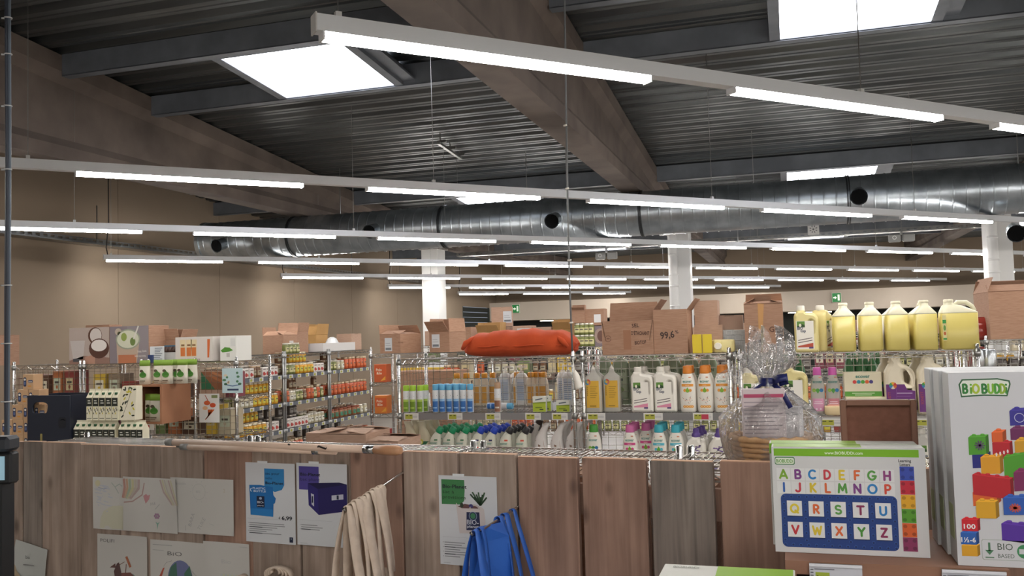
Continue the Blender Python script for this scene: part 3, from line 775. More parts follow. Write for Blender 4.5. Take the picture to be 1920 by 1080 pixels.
for i, px in enumerate((1304, 1347)):
    x = pY(px, 830, yfront(0)).x
    place(t, (x, yfront(0), Z3+.004), '%s white softener bottle with purple cap and lavender print' % ['left', 'right'][i], group='lavender softener bottles')
    for r in (1, 2): place(t, (x+.012*r, yfront(0)+.075*r, Z3+.004), 'white softener bottle %s behind the %s lavender one' % (['directly', 'second'][r-1], ['left', 'right'][i]), group='lavender softener bottles')
# --- yellow labelled clear bottles
YB_ = Body([(0, .05, .03), (.006, .053, .032), (.2, .053, .032), (.215, .05, .03), (.238, .022, .019), (.25, .014, .014), (.262, .013, .013), (.264, .009, .009)], 4.5, 24)
t = thing('soap_bottle', 'x', 'bottle')
MB().loft(YB_.secs(), M_clear).obj('body', t)
MB().lathe([(.012, .26), (.013, .262), (.013, .27), (.008, .275), (.004, .285)], M_plw, 12).obj('cap', t)
F = Flat().rect(-.05, .028, .05, .193, '#d2a63a', 0, 8)
for k, c in enumerate(('#b5503a', '#7fa8a8', '#4a8fb5', '#c26a5a')): F.arc(-.028, .185, .013, .01, k*PI/2+.3, (k+1)*PI/2+.3, c, 2, 6)
for k in range(6): F.rect(-.016, .155-.013*k, .03-.006*(k % 3), .158-.013*k, '#8c6f22', 1)
for k in range(5): F.rect(-.036+.0, .15-.012*k, -.03, .157-.012*k, '#8c6f22', 1)
F.rect(-.02, .036, .02, .042, '#8c6f22', 1).obj('label', t, fn=YB_.front)
for px, r, lb in ((1113, 0, 'left clear bottle with tall yellow label'), (1119, 1, 'clear yellow-labelled bottle half hidden behind the left one'), (1148, 0.3, 'right clear bottle with tall yellow label')):
    y = yfront(r*.8); place(t, (pY(px, 730, y).x, y, Z2+.004), lb, group='yellow label soap bottles')
# --- biotop jugs
def biotop(lb, body, accent='#d88ba4', nm='detergent_jug', cap=True, H=.27, capc=None):
    t = thing(nm, lb, 'jug'); k = H/.27
    out = rnd([(-.066, 0, .012), (.066, 0, .012), (.068, .2*k, .02), (.05, .222*k, .02), (-.002, .232*k, .01), (-.006, .243*k, .004), (-.05, .243*k, .004), (-.054, .232*k, .01), (-.068, .215*k, .02)], .02)
    hole = list(reversed(rnd([(.018, .112*k), (.036, .112*k), (.038, .18*k), (.02, .186*k)], .012)))
    outline(out, [hole], .085, .014, body, 'body', t)
    MB().lathe([(.023, .24*k), (.024, .245*k), (.023, .268*k), (.02, .272*k)], capc or M_plw, 16, (-.028, 0, 0)).obj('cap', t)
    F = Flat().rect(-.056, .02, .04 if k < 1.1 else .02, .182*k, '#ece8de', 0)
    F.rect(-.052, .145*k, -.008, .18*k, '#5f8a3c', 1).poly([(-.052, .145*k), (-.008, .145*k), (-.008, .158*k), (-.03, .166*k), (-.052, .15*k)], '#2f4a26', 2).ell(-.034, .157*k, .007, .01, '#e9e6cf', 3, 10)
    F.text('BIO', -.05, .132*k, .016, '#2c3a5c', 'l', .02, .03, l=3).text('top', -.034, .117*k, .016, '#2c3a5c', 'l', .02, .03, l=3)
    F.line([(-.048, .07), (.03, .084)], .004, '#5a5050', 1).line([(-.05, .056), (.03, .07)], .004, '#5a5050', 1)
    F.poly([(-.05, .03), (.034, .03), (.034, .055), (-.05, .038)], accent, 1).rect(.01, .022, .034, .032, '#5a4a78', 2)
    F.obj('label', t, M=Matrix.Translation((0, -.0425, 0)))
    return t
t = biotop('x', M_plw)
for i, px in enumerate((1205, 1248)):
    x = pY(px, 730, yfront(0)).x
    place(t, (x, yfront(0)+.01, Z2+.004), '%s white handled detergent jug with pink label stripe' % ['left', 'right'][i], group='white handled jugs with green label')
    place(t, (x+.02, yfront(0)+.12, Z2+.004), 'white jug standing behind the %s pink-striped jug' % ['left', 'right'][i], group='white handled jugs with green label')
M_yel = mat('#e2d596', .35)
t = biotop('x', M_yel, '#b5503a', 'detergent_jug')
place(t, (pY(1512, 620, YS+.08).x, YS+.08, Z1-.004), 'pale yellow handled jug beside the row of jerrycans', group='pale yellow handled jugs')
place(t, (pY(1543, 620, YS+.15).x, YS+.2, Z1-.004), 'pale yellow jug turned sideways behind the front jug', rz=1.2, group='pale yellow handled jugs')
place(t, (pY(1490, 730, YS+.1).x, YS+.1, Z2-.014), 'pale yellow handled jug half hidden by the ribboned basket', group='pale yellow handled jugs', scale=(1.1, 1.1, 1.1))
place(t, (pY(1412, 730, YS+.12).x, YS+.12, Z2-.014), 'pale yellow handled jug to the left, behind the cellophane', group='pale yellow handled jugs')
# lying jug on top of bay B
o = dup(t, (pY(1357, 652, YS+.12).x+.0, YS+.2, Z1+.05), None, 'cream jug lying on its side on the top shelf', 'lying jug'); o.rotation_euler = (PI/2, 0, 0); o.scale = (1.0, .9, .6)
o.location = (pY(1355, 652, YS+.1).x, YS+.25, Z1+.0425)
# --- purple label laundry jugs
t = thing('laundry_jug', 'x', 'jug')
out = rnd([(-.075, 0, .014), (.08, 0, .014), (.083, .13, .03), (.078, .22, .05), (.045, .275, .04), (.012, .287, .01), (.008, .33, .004), (-.045, .33, .004), (-.05, .287, .01), (-.082, .235, .05), (-.08, .12, .03)], .02)
hole = list(reversed(rnd([(.022, .185), (.05, .165), (.06, .215), (.045, .245), (.022, .245)], .016)))
outline(out, [hole], .1, .022, mat('#e6dcc4', .4), 'body', t)
MB().lathe([(.036, .285), (.037, .289), (.037, .3), (.03, .302)], mat('#e6dcc4', .4), 18, (-.018, 0, 0)).obj('neck_ring', t)
F = Flat().poly([(-.074, .018), (.074, .018), (.076, .135), (.034, .142), (.022, .172), (-.074, .172)], '#6a2f78', 0)
for k, c in enumerate(('#c23b3b', '#e0a83a', '#4a9a4a', '#3b7fb5', '#d8d0c0', '#c96a2f')): F.poly([(-.038, .165)]+[(-.038+.02*math.cos(k*PI/3+j*PI/9), .165+.02*math.sin(k*PI/3+j*PI/9)) for j in range(4)], c, 1)
F.text('SONETT', -.052, .06, .014, '#b5503a', 'l', .0, .07, PI/2).rect(-.02, .12, .06, .125, '#b99fc0', 1).rect(-.02, .105, .05, .108, '#8f64a0', 1).rect(-.02, .08, .04, .085, '#b99fc0', 1).rect(-.022, .03, -.021, .15, '#8f64a0', 1)
for x in (-.01, .006, .022): F.rect(x, .026, x+.01, .036, '#d8c8dc', 1)
F.obj('label', t, M=Matrix.Translation((0, -.05, 0)))
for i, px in enumerate((1686, 1747)):
    x = pY(px, 720, YS+.07).x
    place(t, (x, YS+.07, Z2-.014), '%s cream laundry jug with broad purple label' % ['left', 'right'][i], group='purple label laundry jugs')
    place(t, (x-.03, YS+.2, Z2-.014), 'cream laundry jug behind the %s purple-labelled one' % ['left', 'right'][i], group='purple label laundry jugs')
t2 = biotop('x', mat('#d8d6cf', .35, trans=.2), '#c8c4bc', 'clear_jug')
for i, (px, y) in enumerate(((1738, YS+.08), (1686, YS+.08), (1785, YS+.2))): place(t2, (pY(px, 830, y).x, y, Z3-.011), '%s clear jug on the lower shelf beneath the purple jugs' % ORD[i], group='clear jugs on the lower shelf')
# --- pink clear bottles
PB2 = Body([(0, .034, .024), (.006, .038, .027), (.1, .04, .028), (.16, .038, .027), (.2, .028, .022), (.22, .022, .02)], 2.4)
for i, (px, c) in enumerate(((1533, '#d79ab8'), (1562, '#bf7f8a'))):
    t = ecover('wool_detergent_bottle', '%s slim clear bottle with magenta cap' % ['left', 'right'][i], '#c85aa8', None, '', '', mat('#bcb8b0', .3, trans=.15), PB2, .024)
    Flat().rect(-.036, .02, .036, .09, c, 0, 8).rect(-.02, .07, .02, .074, '#efe0e6', 1, 4).rect(-.024, .06, .024, .064, '#efe0e6', 1, 4).ell(-.01, .032, .005, .005, '#efe0e6').ell(.012, .032, .005, .005, '#efe0e6').obj('lower_label', t, fn=PB2.front)
    place(t, (pY(px, 730, YS+.08).x, YS+.08, Z2-.014), t['label'], group='magenta-capped slim bottles', scale=(1, 1, 1.03))
t = tag(MB().loft([sec(.05, .035, z, 18, 3.2) if z else sec(.042, .03, z, 18, 3.2) for z in (0, .008, .045)]+[sec(.047, .033, .052, 18, 3.2)], mat('#ddc79c', .6)).obj('soap_cup'), 'round cream pot in front of the slim pink bottles', 'pot')
t.location = (pY(1563, 762, YS+.045).x, YS+.04, Z2-.014)
MB().loft([sec(.04, .027, .052, 18, 3), sec(.032, .02, .058, 18, 3)], mat('#d9a08c', .6)).obj('contents', t)
# --- ecover boxes
for i, (px, z, w) in enumerate(((1622, Z2-.014, .215), (1618, Z2-.014+.1, .2))):
    t = thing('tablet_box', ['cream and green dishwasher box, lower of the stacked pair', 'cream and green dishwasher box on top of the pair'][i], 'box', (pY(px, 720, YS+.05).x, YS+.1-(.02 if i == 0 else 0), z), 0, 'ecover boxes')
    MB().bbox(-w/2, w/2, -.05, .05, 0, .1 if i == 0 else .14, .003, mat('#e2d9bd', .6)).obj('carton', t)
    zz = 0 if i == 0 else .04
    F = Flat().rect(-w/2+.002, .004, w/2-.002, .032+zz*.0, '#5a9a3c', 0)
    F.text('ecover', 0, .068+zz, .02, '#2f7f74', 'c', .02, .075)
    for k, c in enumerate(('#d2453f', '#2f8fa0', '#4fa03c', '#d8632f', '#4a3f80')): F.ell(-.044+.022*k, .05+zz*.9, .0105, .0105, c, 1)
    F.rect(-.06, .02, .06, .024, '#cfe0b8', 1).rect(-.045, .01, .045, .014, '#cfe0b8', 1)
    F.obj('print', t, M=Matrix.Translation((0, -.05, 0)))
# --- bay A middle: spray cans
def can_proto(nm, c1, c2, cap, word):
    t = thing(nm, 'x', 'spray can'); r = .0215
    B = Body([(0, r*.94, r*.94), (.003, r, r), (.132, r, r), (.14, r*.9, r*.9)], 2.0, 18)
    MB().loft(B.secs(), mat('#d8dadb', .35)).obj('can', t)
    MB().lathe([(r*.93, .14), (r*.95, .142), (r*.95, .172), (r*.88, .176)], mat(cap, .4), 18).obj('cap', t)
    F = Flat().rect(-r*.97, .004, r*.97, .07, c1, 0, 10).rect(-r*.97, .07, r*.97, .085, c2, 0, 10).poly([(-.019, .085), (.019, .085), (.019, .1), (-.019, .09)], c2, 1).line([(-.016, .098), (.014, .106)], .004, '#4a5a6a', 2).line([(-.016, .05), (.014, .06)], .005, c2, 1)
    F.rect(-.014, .025, .014, .034, c2, 1, 4)
    F.obj('label', t, fn=B.front); return t
p = can_proto('spray_can', '#6f8f22', '#a9c455', '#a6cf3a', '')
for i, px in enumerate((762, 774.5, 788, 798)):
    y = yfront(0) if i < 3 else yfront(.5)
    place(p, (pY(px, 745, y).x, y, Z2+.004), '%s green spray can from the left post' % ORD[i], group='green spray cans')
p = can_proto('spray_can', '#2f68ad', '#8db7dc', '#68b2da', '')
for i, px in enumerate((817, 830, 843, 856, 869, 882)):
    place(p, (pY(px, 745, yfront(0)).x, yfront(0), Z2+.004), '%s blue spray can in the row, counted from the left' % ORD[i], group='blue spray cans', scale=(1, 1, 1.03))
    if i < 4: place(p, (pY(px, 745, yfront(0)).x+.01, yfront(.5), Z2+.004), 'blue spray can standing behind the %s front blue one' % ORD[i], group='blue spray cans', scale=(1, 1, 1.03))
o = place(p, (pY(918, 757, YS+.3).x, YS+.26, Z2+.026), 'blue spray can lying on its side on the shelf', group='blue spray cans'); o.rotation_euler = (0, PI/2, -.1)
p = can_proto('spray_can', '#8a5f4a', '#cfc8bd', '#b08f70', '')
place(p, (pY(934, 745, yfront(0)).x, yfront(0)-.01, Z2+.004), 'white and brown spray can with tan cap standing alone', scale=(1, 1, 1.08))
def small_box(nm, lb, w, d, h, base, F, loc, rz=0, group=None, cat='box'):
    t = thing(nm, lb, cat, loc, rz, group)
    MB().bbox(-w/2, w/2, -d/2, d/2, 0, h, .0015, base if not isinstance(base, str) else mat(base, .6)).obj('carton', t)
    if F: F.obj('print', t, M=Matrix.Translation((0, -d/2, 0)))
    return t
def gbox(w, h):
    return Flat().rect(-w/2+.001, .002, w/2-.001, h*.55, '#a7b832', 0).poly([(-w/2, h*.55), (w/2, h*.55), (w/2, h*.66), (-w/2, h*.6)], '#7d9128', 1).line([(-w*.3, h*.77), (w*.25, h*.86)], .007, '#55606a', 1).rect(-w*.3, h*.25, w*.2, h*.33, '#6d7f22', 1).rect(w*.02, h*.12, w*.3, h*.2, '#39402a', 1)
for px, w, h, lb, y in ((1012, .085, .098, 'green and white tablet box nearest the blue cans', 5.47), (1023, .075, .095, 'green and white tablet box tucked behind its twin', 5.53), (1056, .085, .07, 'small green and white box at the right end of the shelf', 5.47)):
    small_box('tablet_box', lb, w, .04, h, '#dadbd2', gbox(w, h), (pY(px, 745, y).x, y, Z2+.004), .05, 'green and white tablet boxes')
t = tag(MB().loft([[(x, -.03+.012*math.sin(7*x*20), .0+0*x) for x in (-.06, -.03, 0, .03, .06)]+[(x, .03, 0) for x in (.06, 0, -.06)], [(x*.9, -.02, .05+.01*math.sin(40*x)) for x in (-.06, -.03, 0, .03, .06)]+[(x, .02, .045) for x in (.05, 0, -.05)]], mat('#d5d8dc', .25), smooth=False).obj('crumpled_pack'), 'crumpled white plastic pack between the green boxes', 'pack'); t.location = (pY(1040, 755, 5.58).x, 5.6, Z2+.004)
# backs of bottles facing the other aisle, behind the grid
YK = YS+YD+.12
ub = wire_unit('wire shelving backing onto the cleaning products', XA0, XC1, YK-.08, YK+.4, (Z3, Z2-.0), 1.2, group='cleaning product shelving', step=.05)
SB = Body([(0, .03, .022), (.006, .033, .024), (.13, .034, .025), (.165, .026, .02), (.18, .017, .016)], 2.3, 16)
t = thing('sun_lotion_bottle', 'x', 'bottle')
MB().loft(SB.secs(), mat('#d9cbb4', .4)).obj('body', t); MB().lathe([(.022, .175), (.022, .205), (.019, .21)], mat('#e09a35', .4), 14).obj('cap', t)
Flat().rect(-.02, .015, .02, .12, '#d9a04a', 0, 5).obj('label', t, fn=SB.front)
for i, px in enumerate((856, 873, 893, 908, 922, 968, 996, 1006, 1018)):
    place(t, (pY(px, 735, YK).x, YK+random.uniform(-.01, .05), Z2+.004), '%s orange-capped bottle seen through the grid, counted from the left' % ORD[i], group='orange-capped bottles behind the grid', scale=(1.05, 1, 1.08))
LBt = Body([(0, .04, .03), (.006, .044, .032), (.19, .044, .032), (.215, .032, .026), (.222, .016, .016)], 3.5, 20)
t = thing('pump_bottle', 'x', 'bottle')
MB().loft(LBt.secs(), mat('#dcdbd8', .4)).obj('body', t)
MB().lathe([(.016, .22), (.016, .235), (.006, .237), (.006, .262)], M_plw, 12).bar((-.005, 0, .262), (.04, 0, .266), .014, M_plw).obj('pump', t)
F = Flat().rect(-.03, .03, .03, .18, '#c9d0da', 0, 5)
for k in range(9): F.rect(-.025, .04+.014*k, .025, .045+.014*k, '#7f93ae', 1, 4)
F.obj('label', t, fn=LBt.front)
for i, px in enumerate((950, 964, 980, 1052, 1068)):
    place(t, (pY(px, 735, YK+.05).x, YK+.03+(i % 2)*.09, Z2+.004), '%s white pump bottle seen through the grid' % ORD[i], group='white pump bottles behind the grid')
t = thing('green_pouch_bottle', 'x', 'bottle')
MB().loft([sec(.055, .035, 0, 18, 4), sec(.058, .036, .01, 18, 4), sec(.058, .036, .26, 18, 4), sec(.045, .03, .3, 18, 4), sec(.02, .02, .305, 18, 3), sec(.02, .02, .33, 18, 3)], mat('#9aa88f', .3, trans=.2)).obj('body', t)
Flat().rect(-.045, .05, .045, .25, '#a9b59c', 0).text('GREEN', 0, .215, .018, '#4a5a3f', 'c', .02, .07).rect(-.02, .16, .02, .175, '#3a4a3f', 1).ell(0, .1, .025, .02, '#7d9a5a', 1).obj('label', t, M=Matrix.Translation((0, -.0365, 0)))
for i, px in enumerate((1133, 1165, 1195, 1225, 1262, 1295, 1330)):
    place(t, (pY(px, 720, YK+.06).x, YK+.05, Z2+.004), '%s grey-green large bottle behind the grid of the middle bay' % ORD[i], group='grey-green bottles behind the grid')
t = thing('green_glass_bottle', 'x', 'bottle')
MB().lathe([(.034, 0), (.036, .005), (.036, .2), (.014, .26), (.014, .31)], mat('#2f5a36', .15), 14).obj('glass', t); MB().lathe([(.015, .3), (.015, .32)], mat('#b0a68a', .4), 12).obj('cap', t)
for i, px in enumerate((1592, 1603, 1614, 1625, 1636, 1648, 1475, 1500)):
    place(t, (pY(px, 700, YK+.06).x, YK+.05+.05*(i % 2), Z2+.004), '%s dark green glass bottle behind the right bay grid' % ORD[i], group='green glass bottles behind the grid', scale=(1, 1, 1.05))
# --- bay A lower: bent neck bottles
def wc(nm, capc, lbl, badge):
    t = thing(nm, 'x', 'bottle')
    B = Body([(0, .036, .026, 0), (.006, .039, .029, 0), (.145, .039, .029, 0), (.18, .036, .027, .003), (.208, .026, .021, .012), (.226, .019, .017, .022)], 2.6, 20)
    MB().loft(B.secs(), mat('#cfcfc0', .4)).obj('body', t)
    d = Vector((.55, 0, .83)).normalized(); c = Vector((.022, 0, .221))
    MB().tube([c, c+d*.004, c+d*.034, c+d*.04], [.022, .024, .021, .016], mat(capc, .4), 14).obj('cap', t)
    F = Flat().rect(-.034, .07, .024, .182, '#dcd8c6', 0, 6).rect(.0, .17, .022, .18, badge, 1).text('ecover', -.005, .149, .016, '#6a9a8a', 'c', .02, .05)
    for x, c_ in ((-.022, lbl[0]), (-.004, lbl[1]), (.013, lbl[2])): F.ell(x, .126, .0085+.002*(c_ == lbl[1]), .0085+.002*(c_ == lbl[1]), c_, 1)
    F.poly([(-.012, .121), (.004, .121), (-.004, .109)], lbl[1], 1)
    F.obj('label', t, fn=B.front); return t
rows = [(wc('toilet_cleaner_bottle', '#178a5c', ('#a0a850', '#4a9a6a', '#c8505a'), '#4a7a5a'), (817, 841, 866), 'green-capped'),
        (wc('toilet_cleaner_bottle', '#2344b5', ('#a0b060', '#2f3080', '#d84a4a'), '#2a2a58'), (894, 919), 'blue-capped'),
        (wc('toilet_cleaner_bottle', '#2b2b2e', ('#33373a', '#7fae3a', '#33373a'), '#d2553f'), (948, 978), 'black-capped')]
for p, pxs, nm in rows:
    for i, px in enumerate(pxs):
        for r in range(4):
            y = YS+.045+.075*r; x = pY(px, 830, YS+.045).x+.004*r
            lb = '%s %s bent-neck cleaner bottle in the front row' % (ORD[i], nm) if r == 0 else '%s bent-neck bottle, %s behind the %s front one' % (nm, ORD[r-1], ORD[i])
            place(p, (x, y, Z3+.004+(.0)), lb, group=nm+' toilet cleaner bottles')
def wbot(nm, prof, m, capm=None, F=None, lean=1):
    t = thing(nm, 'x', 'bottle'); B = Body(prof, 2.6, 20); MB().loft(B.secs(), m).obj('body', t)
    if capm:
        z, rx, ry, cx = prof[-1]; d = Vector((-.45 if lean < 0 else .5, 0, .85)).normalized(); c = Vector((cx, 0, z-.005))
        MB().tube([c, c+d*.005, c+d*.03], [rx*1.1, rx*1.12, rx*.95], capm, 14).obj('cap', t)
    if F: F.obj('label', t, fn=B.front)
    return t
Fw = Flat().poly([(-.034, .01), (.026, .01), (.03, .1), (.02, .15), (-.034, .15)], '#b9a79c', 0).line([(-.032, .15), (-.01, .125)], .005, '#6f5546', 1).ell(-.006, .122, .008, .005, '#7d5f4e', 2).rect(-.026, .1, .02, .105, '#e0d8d0', 1, 4).rect(-.02, .06, .018, .063, '#e0d8d0', 1, 4)
wp = [(0, .04, .028, .008), (.006, .043, .03, .008), (.08, .043, .03, .002), (.13, .041, .029, -.004), (.165, .034, .026, 0), (.195, .024, .02, .014), (.22, .021, .018, .03), (.24, .02, .017, .045)]
p = wbot('descaler_bottle', wp, mat('#cfcac6', .35), None, Fw)
for i, px in enumerate((1015, 1045, 1074)):
    for r in range(3 if i else 1):
        place(p, (pY(px, 830, YS+.05).x+.006*r, YS+.05+.08*r, Z3+.004), ('%s pale grey curved bottle at the right of the lower shelf' % ORD[i]) if r == 0 else 'pale grey curved bottle, %s behind the %s front one' % (ORD[r-1], ORD[i]), group='pale grey curved bottles', scale=(1, 1, 1.18))
pc = wbot('descaler_bottle', wp, mat('#c4beb8', .35), mat('#33231f', .5), None)
place(pc, (pY(1000, 830, YS+.2).x, YS+.18, Z3+.004), 'grey curved bottle with dark brown cap at the back', scale=(1, 1, 1.12))
gp = [(0, .042, .03, .0), (.006, .046, .032, 0), (.09, .046, .032, 0), (.15, .042, .03, -.004), (.2, .027, .023, -.014), (.215, .022, .02, -.02), (.25, .026, .021, -.03)]
Fg = Flat().rect(-.042, .01, .042, .142, '#1f5a3c', 0, 8).ell(-.016, .139, .012, .014, '#c9c05a', 1).ell(-.019, .136, .007, .009, '#e4e0b8', 2).rect(-.026, .105, -.018, .115, '#7fae96', 1).rect(-.008, .112, .022, .117, '#7fae96', 1).rect(-.008, .1, .016, .105, '#7fae96', 1)
p = wbot('vinegar_cleaner_bottle', gp, mat('#c8bfa6', .3, trans=.2), None, Fg)
for i, px in enumerate((772, 797)):
    for r in range(3):
        place(p, (pY(px, 830, YS+.05).x+.012*r, YS+.06+.09*r, Z3+.004), ('%s clear bent bottle with dark green label, in front' % ['left', 'right'][i]) if r == 0 else 'clear bent bottle, %s behind the %s dark green-labelled one' % (ORD[r-1], ['left', 'right'][i]), group='clear bent bottles with green label', scale=(1, 1, 1.16))
# ================================================================ things on top of the cleaning shelf
# red cushion
t = thing('red_cushion', 'long rust-red stuffed cushion lying on the shelving top', 'cushion', (0, 0, 0))
xa, xb = pY(870, 650, 5.55).x, pY(1077, 650, 5.55).x
S = []; n = 22
for i in range(n+1):
    u = i/n; x = xa+(xb-xa)*u
    e = (.45+.55*min(1, 7*min(u, 1-u))**.6) if 0 < u < 1 else .3
    hh = (.075+.012*math.sin(u*3.0)+.003*math.sin(u*23)+.002*math.sin(u*51))*e
    w_ = .2*e*(1+.04*math.sin(17*u))
    cz = Z1+.004+max(hh*1.0, .05*(1-e)+hh)
    q = []
    for k in range(18):
        a = 2*PI*k/18; c, s = math.cos(a), math.sin(a)
        rr = 1+.02*math.sin(5*a+u*9)
        z = cz+hh*math.copysign(abs(s)**.75, s)*rr
        q.append((x+.01*math.sin(3*a), 5.63+w_*math.copysign(abs(c)**.8, c)*rr, max(z, Z1+.003)))
    S.append(q)
M_red = noisy('red_cloth', '#bf4a22', '#cf552a', nscale=9, rough=.9, bump=.25)
MB().loft(S, M_red).obj('cover', t)
MB().tube([(xa+(xb-xa)*u, 5.43+.03*(1-min(1, 4*min(u, 1-u))), Z1+.075+.004*math.sin(20*u)) for u in [.08+.84*i/20 for i in range(21)]], .004, M_red, 6).obj('seam', t)
for k, u in enumerate((.03, .97)):
    xx = xa+(xb-xa)*u; MB().tube([(xx, 5.46, Z1+.06), (xx+(.03 if k == 0 else -.03), 5.44, Z1+.1), (xx+(.09 if k == 0 else -.09), 5.47, Z1+.14)], [.012, .018, .006], M_red, 8).obj('pleat', t)
# cartons
def yc(px, py, Y): return pY(px, py, Y).x
F = Flat().text('SEL', .03, .165, .022, '#4a2f25', 'l', .015, rot=.05).text("D'ÉTACHANT", .025, .12, .022, '#4a2f25', 'l', .015, .11, -.03).text('BIOTOP', .045, .06, .022, '#4a2f25', 'l', .015, .07, .05)
F.arc(-.12, .1, .018, .004, 0, 2*PI, '#7a5543').rect(-.13, .097, -.11, .104, '#7a5543', 1).rect(-.025, .03, .022, .15, '#9a6c50', 0)
x0, x1 = yc(1130, 668, 5.45), yc(1226, 668, 5.45)
carton('open carton handwritten SEL with a raised back flap', x1-x0, .26, .205, ((x0+x1)/2, 5.58, Z1+.004), 0, {'b': 97, 'l': -80, 'r': -80, 'f': -80}, prints=F, flen=.12, group='cartons on the cleaning shelf')
x0, x1 = yc(1227, 665, 5.45), yc(1292, 664, 5.45)
F = Flat().text('99,6', -.06, .09, .04, '#3a2a24', 'l', .02, .085, .1).text('%', .03, .12, .02, '#3a2a24', 'l', .01, rot=.1)
carton('open carton handwritten 99,6% with flaps sticking up', x1-x0-.004, .24, .265, ((x0+x1)/2+.0, 5.58, Z1+.004), -.03, {'f': -80, 'l': 52, 'r': 128, 'b': -80}, prints=F, flen=.085, group='cartons on the cleaning shelf')
for i, px in enumerate((1307, 1326)):
    small_box('yellow_box', '%s small bright yellow carton beside the open box' % ['left', 'right'][i], .055, .05, .112, mat('#d9c02f', .6), None, (yc(px, 645, 5.46), 5.47, Z1+.004), .06, 'small yellow cartons')
carton('plain carton behind the yellow cartons, lower one', .17, .2, .16, (yc(1330, 620, 5.74), 5.75, Z1+.004), 0, None, M_card2, 'cartons on the cleaning shelf')
carton('plain carton behind the yellow cartons, upper one', .14, .19, .15, (yc(1326, 590, 5.74), 5.75, Z1+.168), 0, None, M_card2, 'cartons on the cleaning shelf')
# packs stacked four high
k = 0
for r in range(4):
    for c in range(4):
        px = 1352+13.5*c-(2 if r % 2 else 0)
        F = Flat().rect(-.018, .006, .018, .028, '#c4c8ca', 1)
        for q in range(3): F.rect(-.014, .01+.006*q, .014, .012+.006*q, '#8a9094', 2)
        small_box('soap_pack', '%s pack from the left in the %s layer of the pale grey stack' % (ORD[c], ['bottom', 'second', 'third', 'top'][r]), .044, .08, .033, '#b9bdbf', F, (yc(px+5, 640, 5.75), 5.76, Z1+.004+.0335*r), 0, 'stack of pale grey soap packs', 'pack')
carton('flat greyish carton tray standing on the pale pack stack', .165, .1, .085, (yc(1368, 600, 5.8), 5.8, Z1+.004+.135), 0, None, noisy('card_grey', '#8e7568', '#99806f', nscale=5, rough=.9), 'cartons on the cleaning shelf')
x0, x1 = yc(1398, 665, 5.45), yc(1471, 665, 5.45)
F = Flat().text('Goo', .03, .12, .03, '#5a3a2a', 'l', .01).poly([(-.03, .29), (.005, .285), (-.005, .15), (-.03, .12)], '#b98a55', 1)
carton('tall carton with peeling brown tape behind the cellophane', x1-x0, .22, .285, ((x0+x1)/2, 5.57, Z1+.0), 0, {'f': 10, 'b': 60, 'l': 30, 'r': 20}, prints=F, flen=.07, group='cartons on the cleaning shelf')
# jerrycans
t = thing('jerrycan', 'x', 'jerrycan')
cb = [(.0, .088, .056), (.01, .095, .063), (.2, .095, .063)]
M_liq = mat('#d6c672', .35); M_jer = mat('#e8e4c8', .35)
MB().loft([sec(rx, ry, z, 24, 7) for z, rx, ry in cb], M_liq).obj('liquid_body', t)
MB().loft([sec(.095, .063, .2, 24, 7), sec(.093, .061, .207, 24, 7), sec(.05, .03, .243, 24, 4, -.03), sec(.026, .024, .25, 24, 2.2, -.045), sec(.024, .023, .27, 24, 2, -.045), sec(.022, .021, .272, 24, 2, -.045)], M_jer).obj('shoulder', t)
MB().tube([(-.02, 0, .235), (.0, 0, .262), (.045, 0, .26), (.075, 0, .235), (.085, 0, .21)], [.012, .012, .012, .012, .012], M_jer, 10).obj('handle', t)
MB().lathe([(.025, .262), (.0255, .264), (.0255, .276), (.022, .279)], mat('#efe9cf', .35), 18, (-.045, 0, 0)).obj('cap', t)
for i, px in enumerate((1582, 1631, 1680, 1732)):
    place(t, (yc(px, 620, YS+.1), YS+.11, Z1-.004), '%s yellow jerrycan in the row of five' % ORD[i], PI/2+.02*(i-1.5), 'yellow jerrycans')
    if i in (2, 3): place(t, (yc(px, 620, YS+.1)+.02, YS+.32, Z1-.004), 'yellow jerrycan standing behind the %s front one' % ORD[i], PI/2+.1, 'yellow jerrycans')
o = place(t, (yc(1796, 620, YS+.1), YS+.08, Z1-.004), 'broadside yellow jerrycan at the right end, green label sliver', 0.0, 'yellow jerrycans')
Flat().rect(-.088, .05, -.07, .19, '#ddd39a', 0).rect(-.088, .145, -.07, .165, '#3f9a4a', 1).rect(-.088, .055, -.07, .065, '#3f9a4a', 1).ell(-.079, .12, .006, .015, '#6aa04a').ell(-.079, .09, .006, .01, '#c9683a').obj('label_sliver', o, M=Matrix.Translation((0, -.0635, 0)))
# cable and socket hanging to the shelf corner
cx = -1.292
t = thing('hanging_cable', 'grey power cable dropping from the ceiling to the shelving', 'cable', (cx, YS+.02, 0))
MB().tube([(.03, .02, roof(YS)-.02), (.01, .01, 3.2), (0, 0, 2.4), (-.004, 0, 1.9), (.0, 0, Z1+.03)], .006, mat('#6d6f70', .5), 8).obj('cable', t)
for z in (1.66, 2.05, 2.5, 2.9, 3.3): MB().tube([(-.01, -.004, z), (.012, -.006, z+.003)], .006, M_plw, 6).obj('cable_tie', t)
t = thing('power_plug', 'white plastic socket hanging at the shelf corner', 'socket', (-1.27, YS-.03, 1.27), 0)
MB().tube([(.0, .0, .1), (.004, 0, .08), (.012, 0, .06), (.025, 0, .0), (.03, 0, -.012)], [.006, .016, .02, .024, .027], M_plw, 14).obj('socket_body', t)
MB().tube([(0, 0, .1), (-.01, .01, .15), (-.02, .03, .19)], .004, M_plw, 6).obj('lead', t)

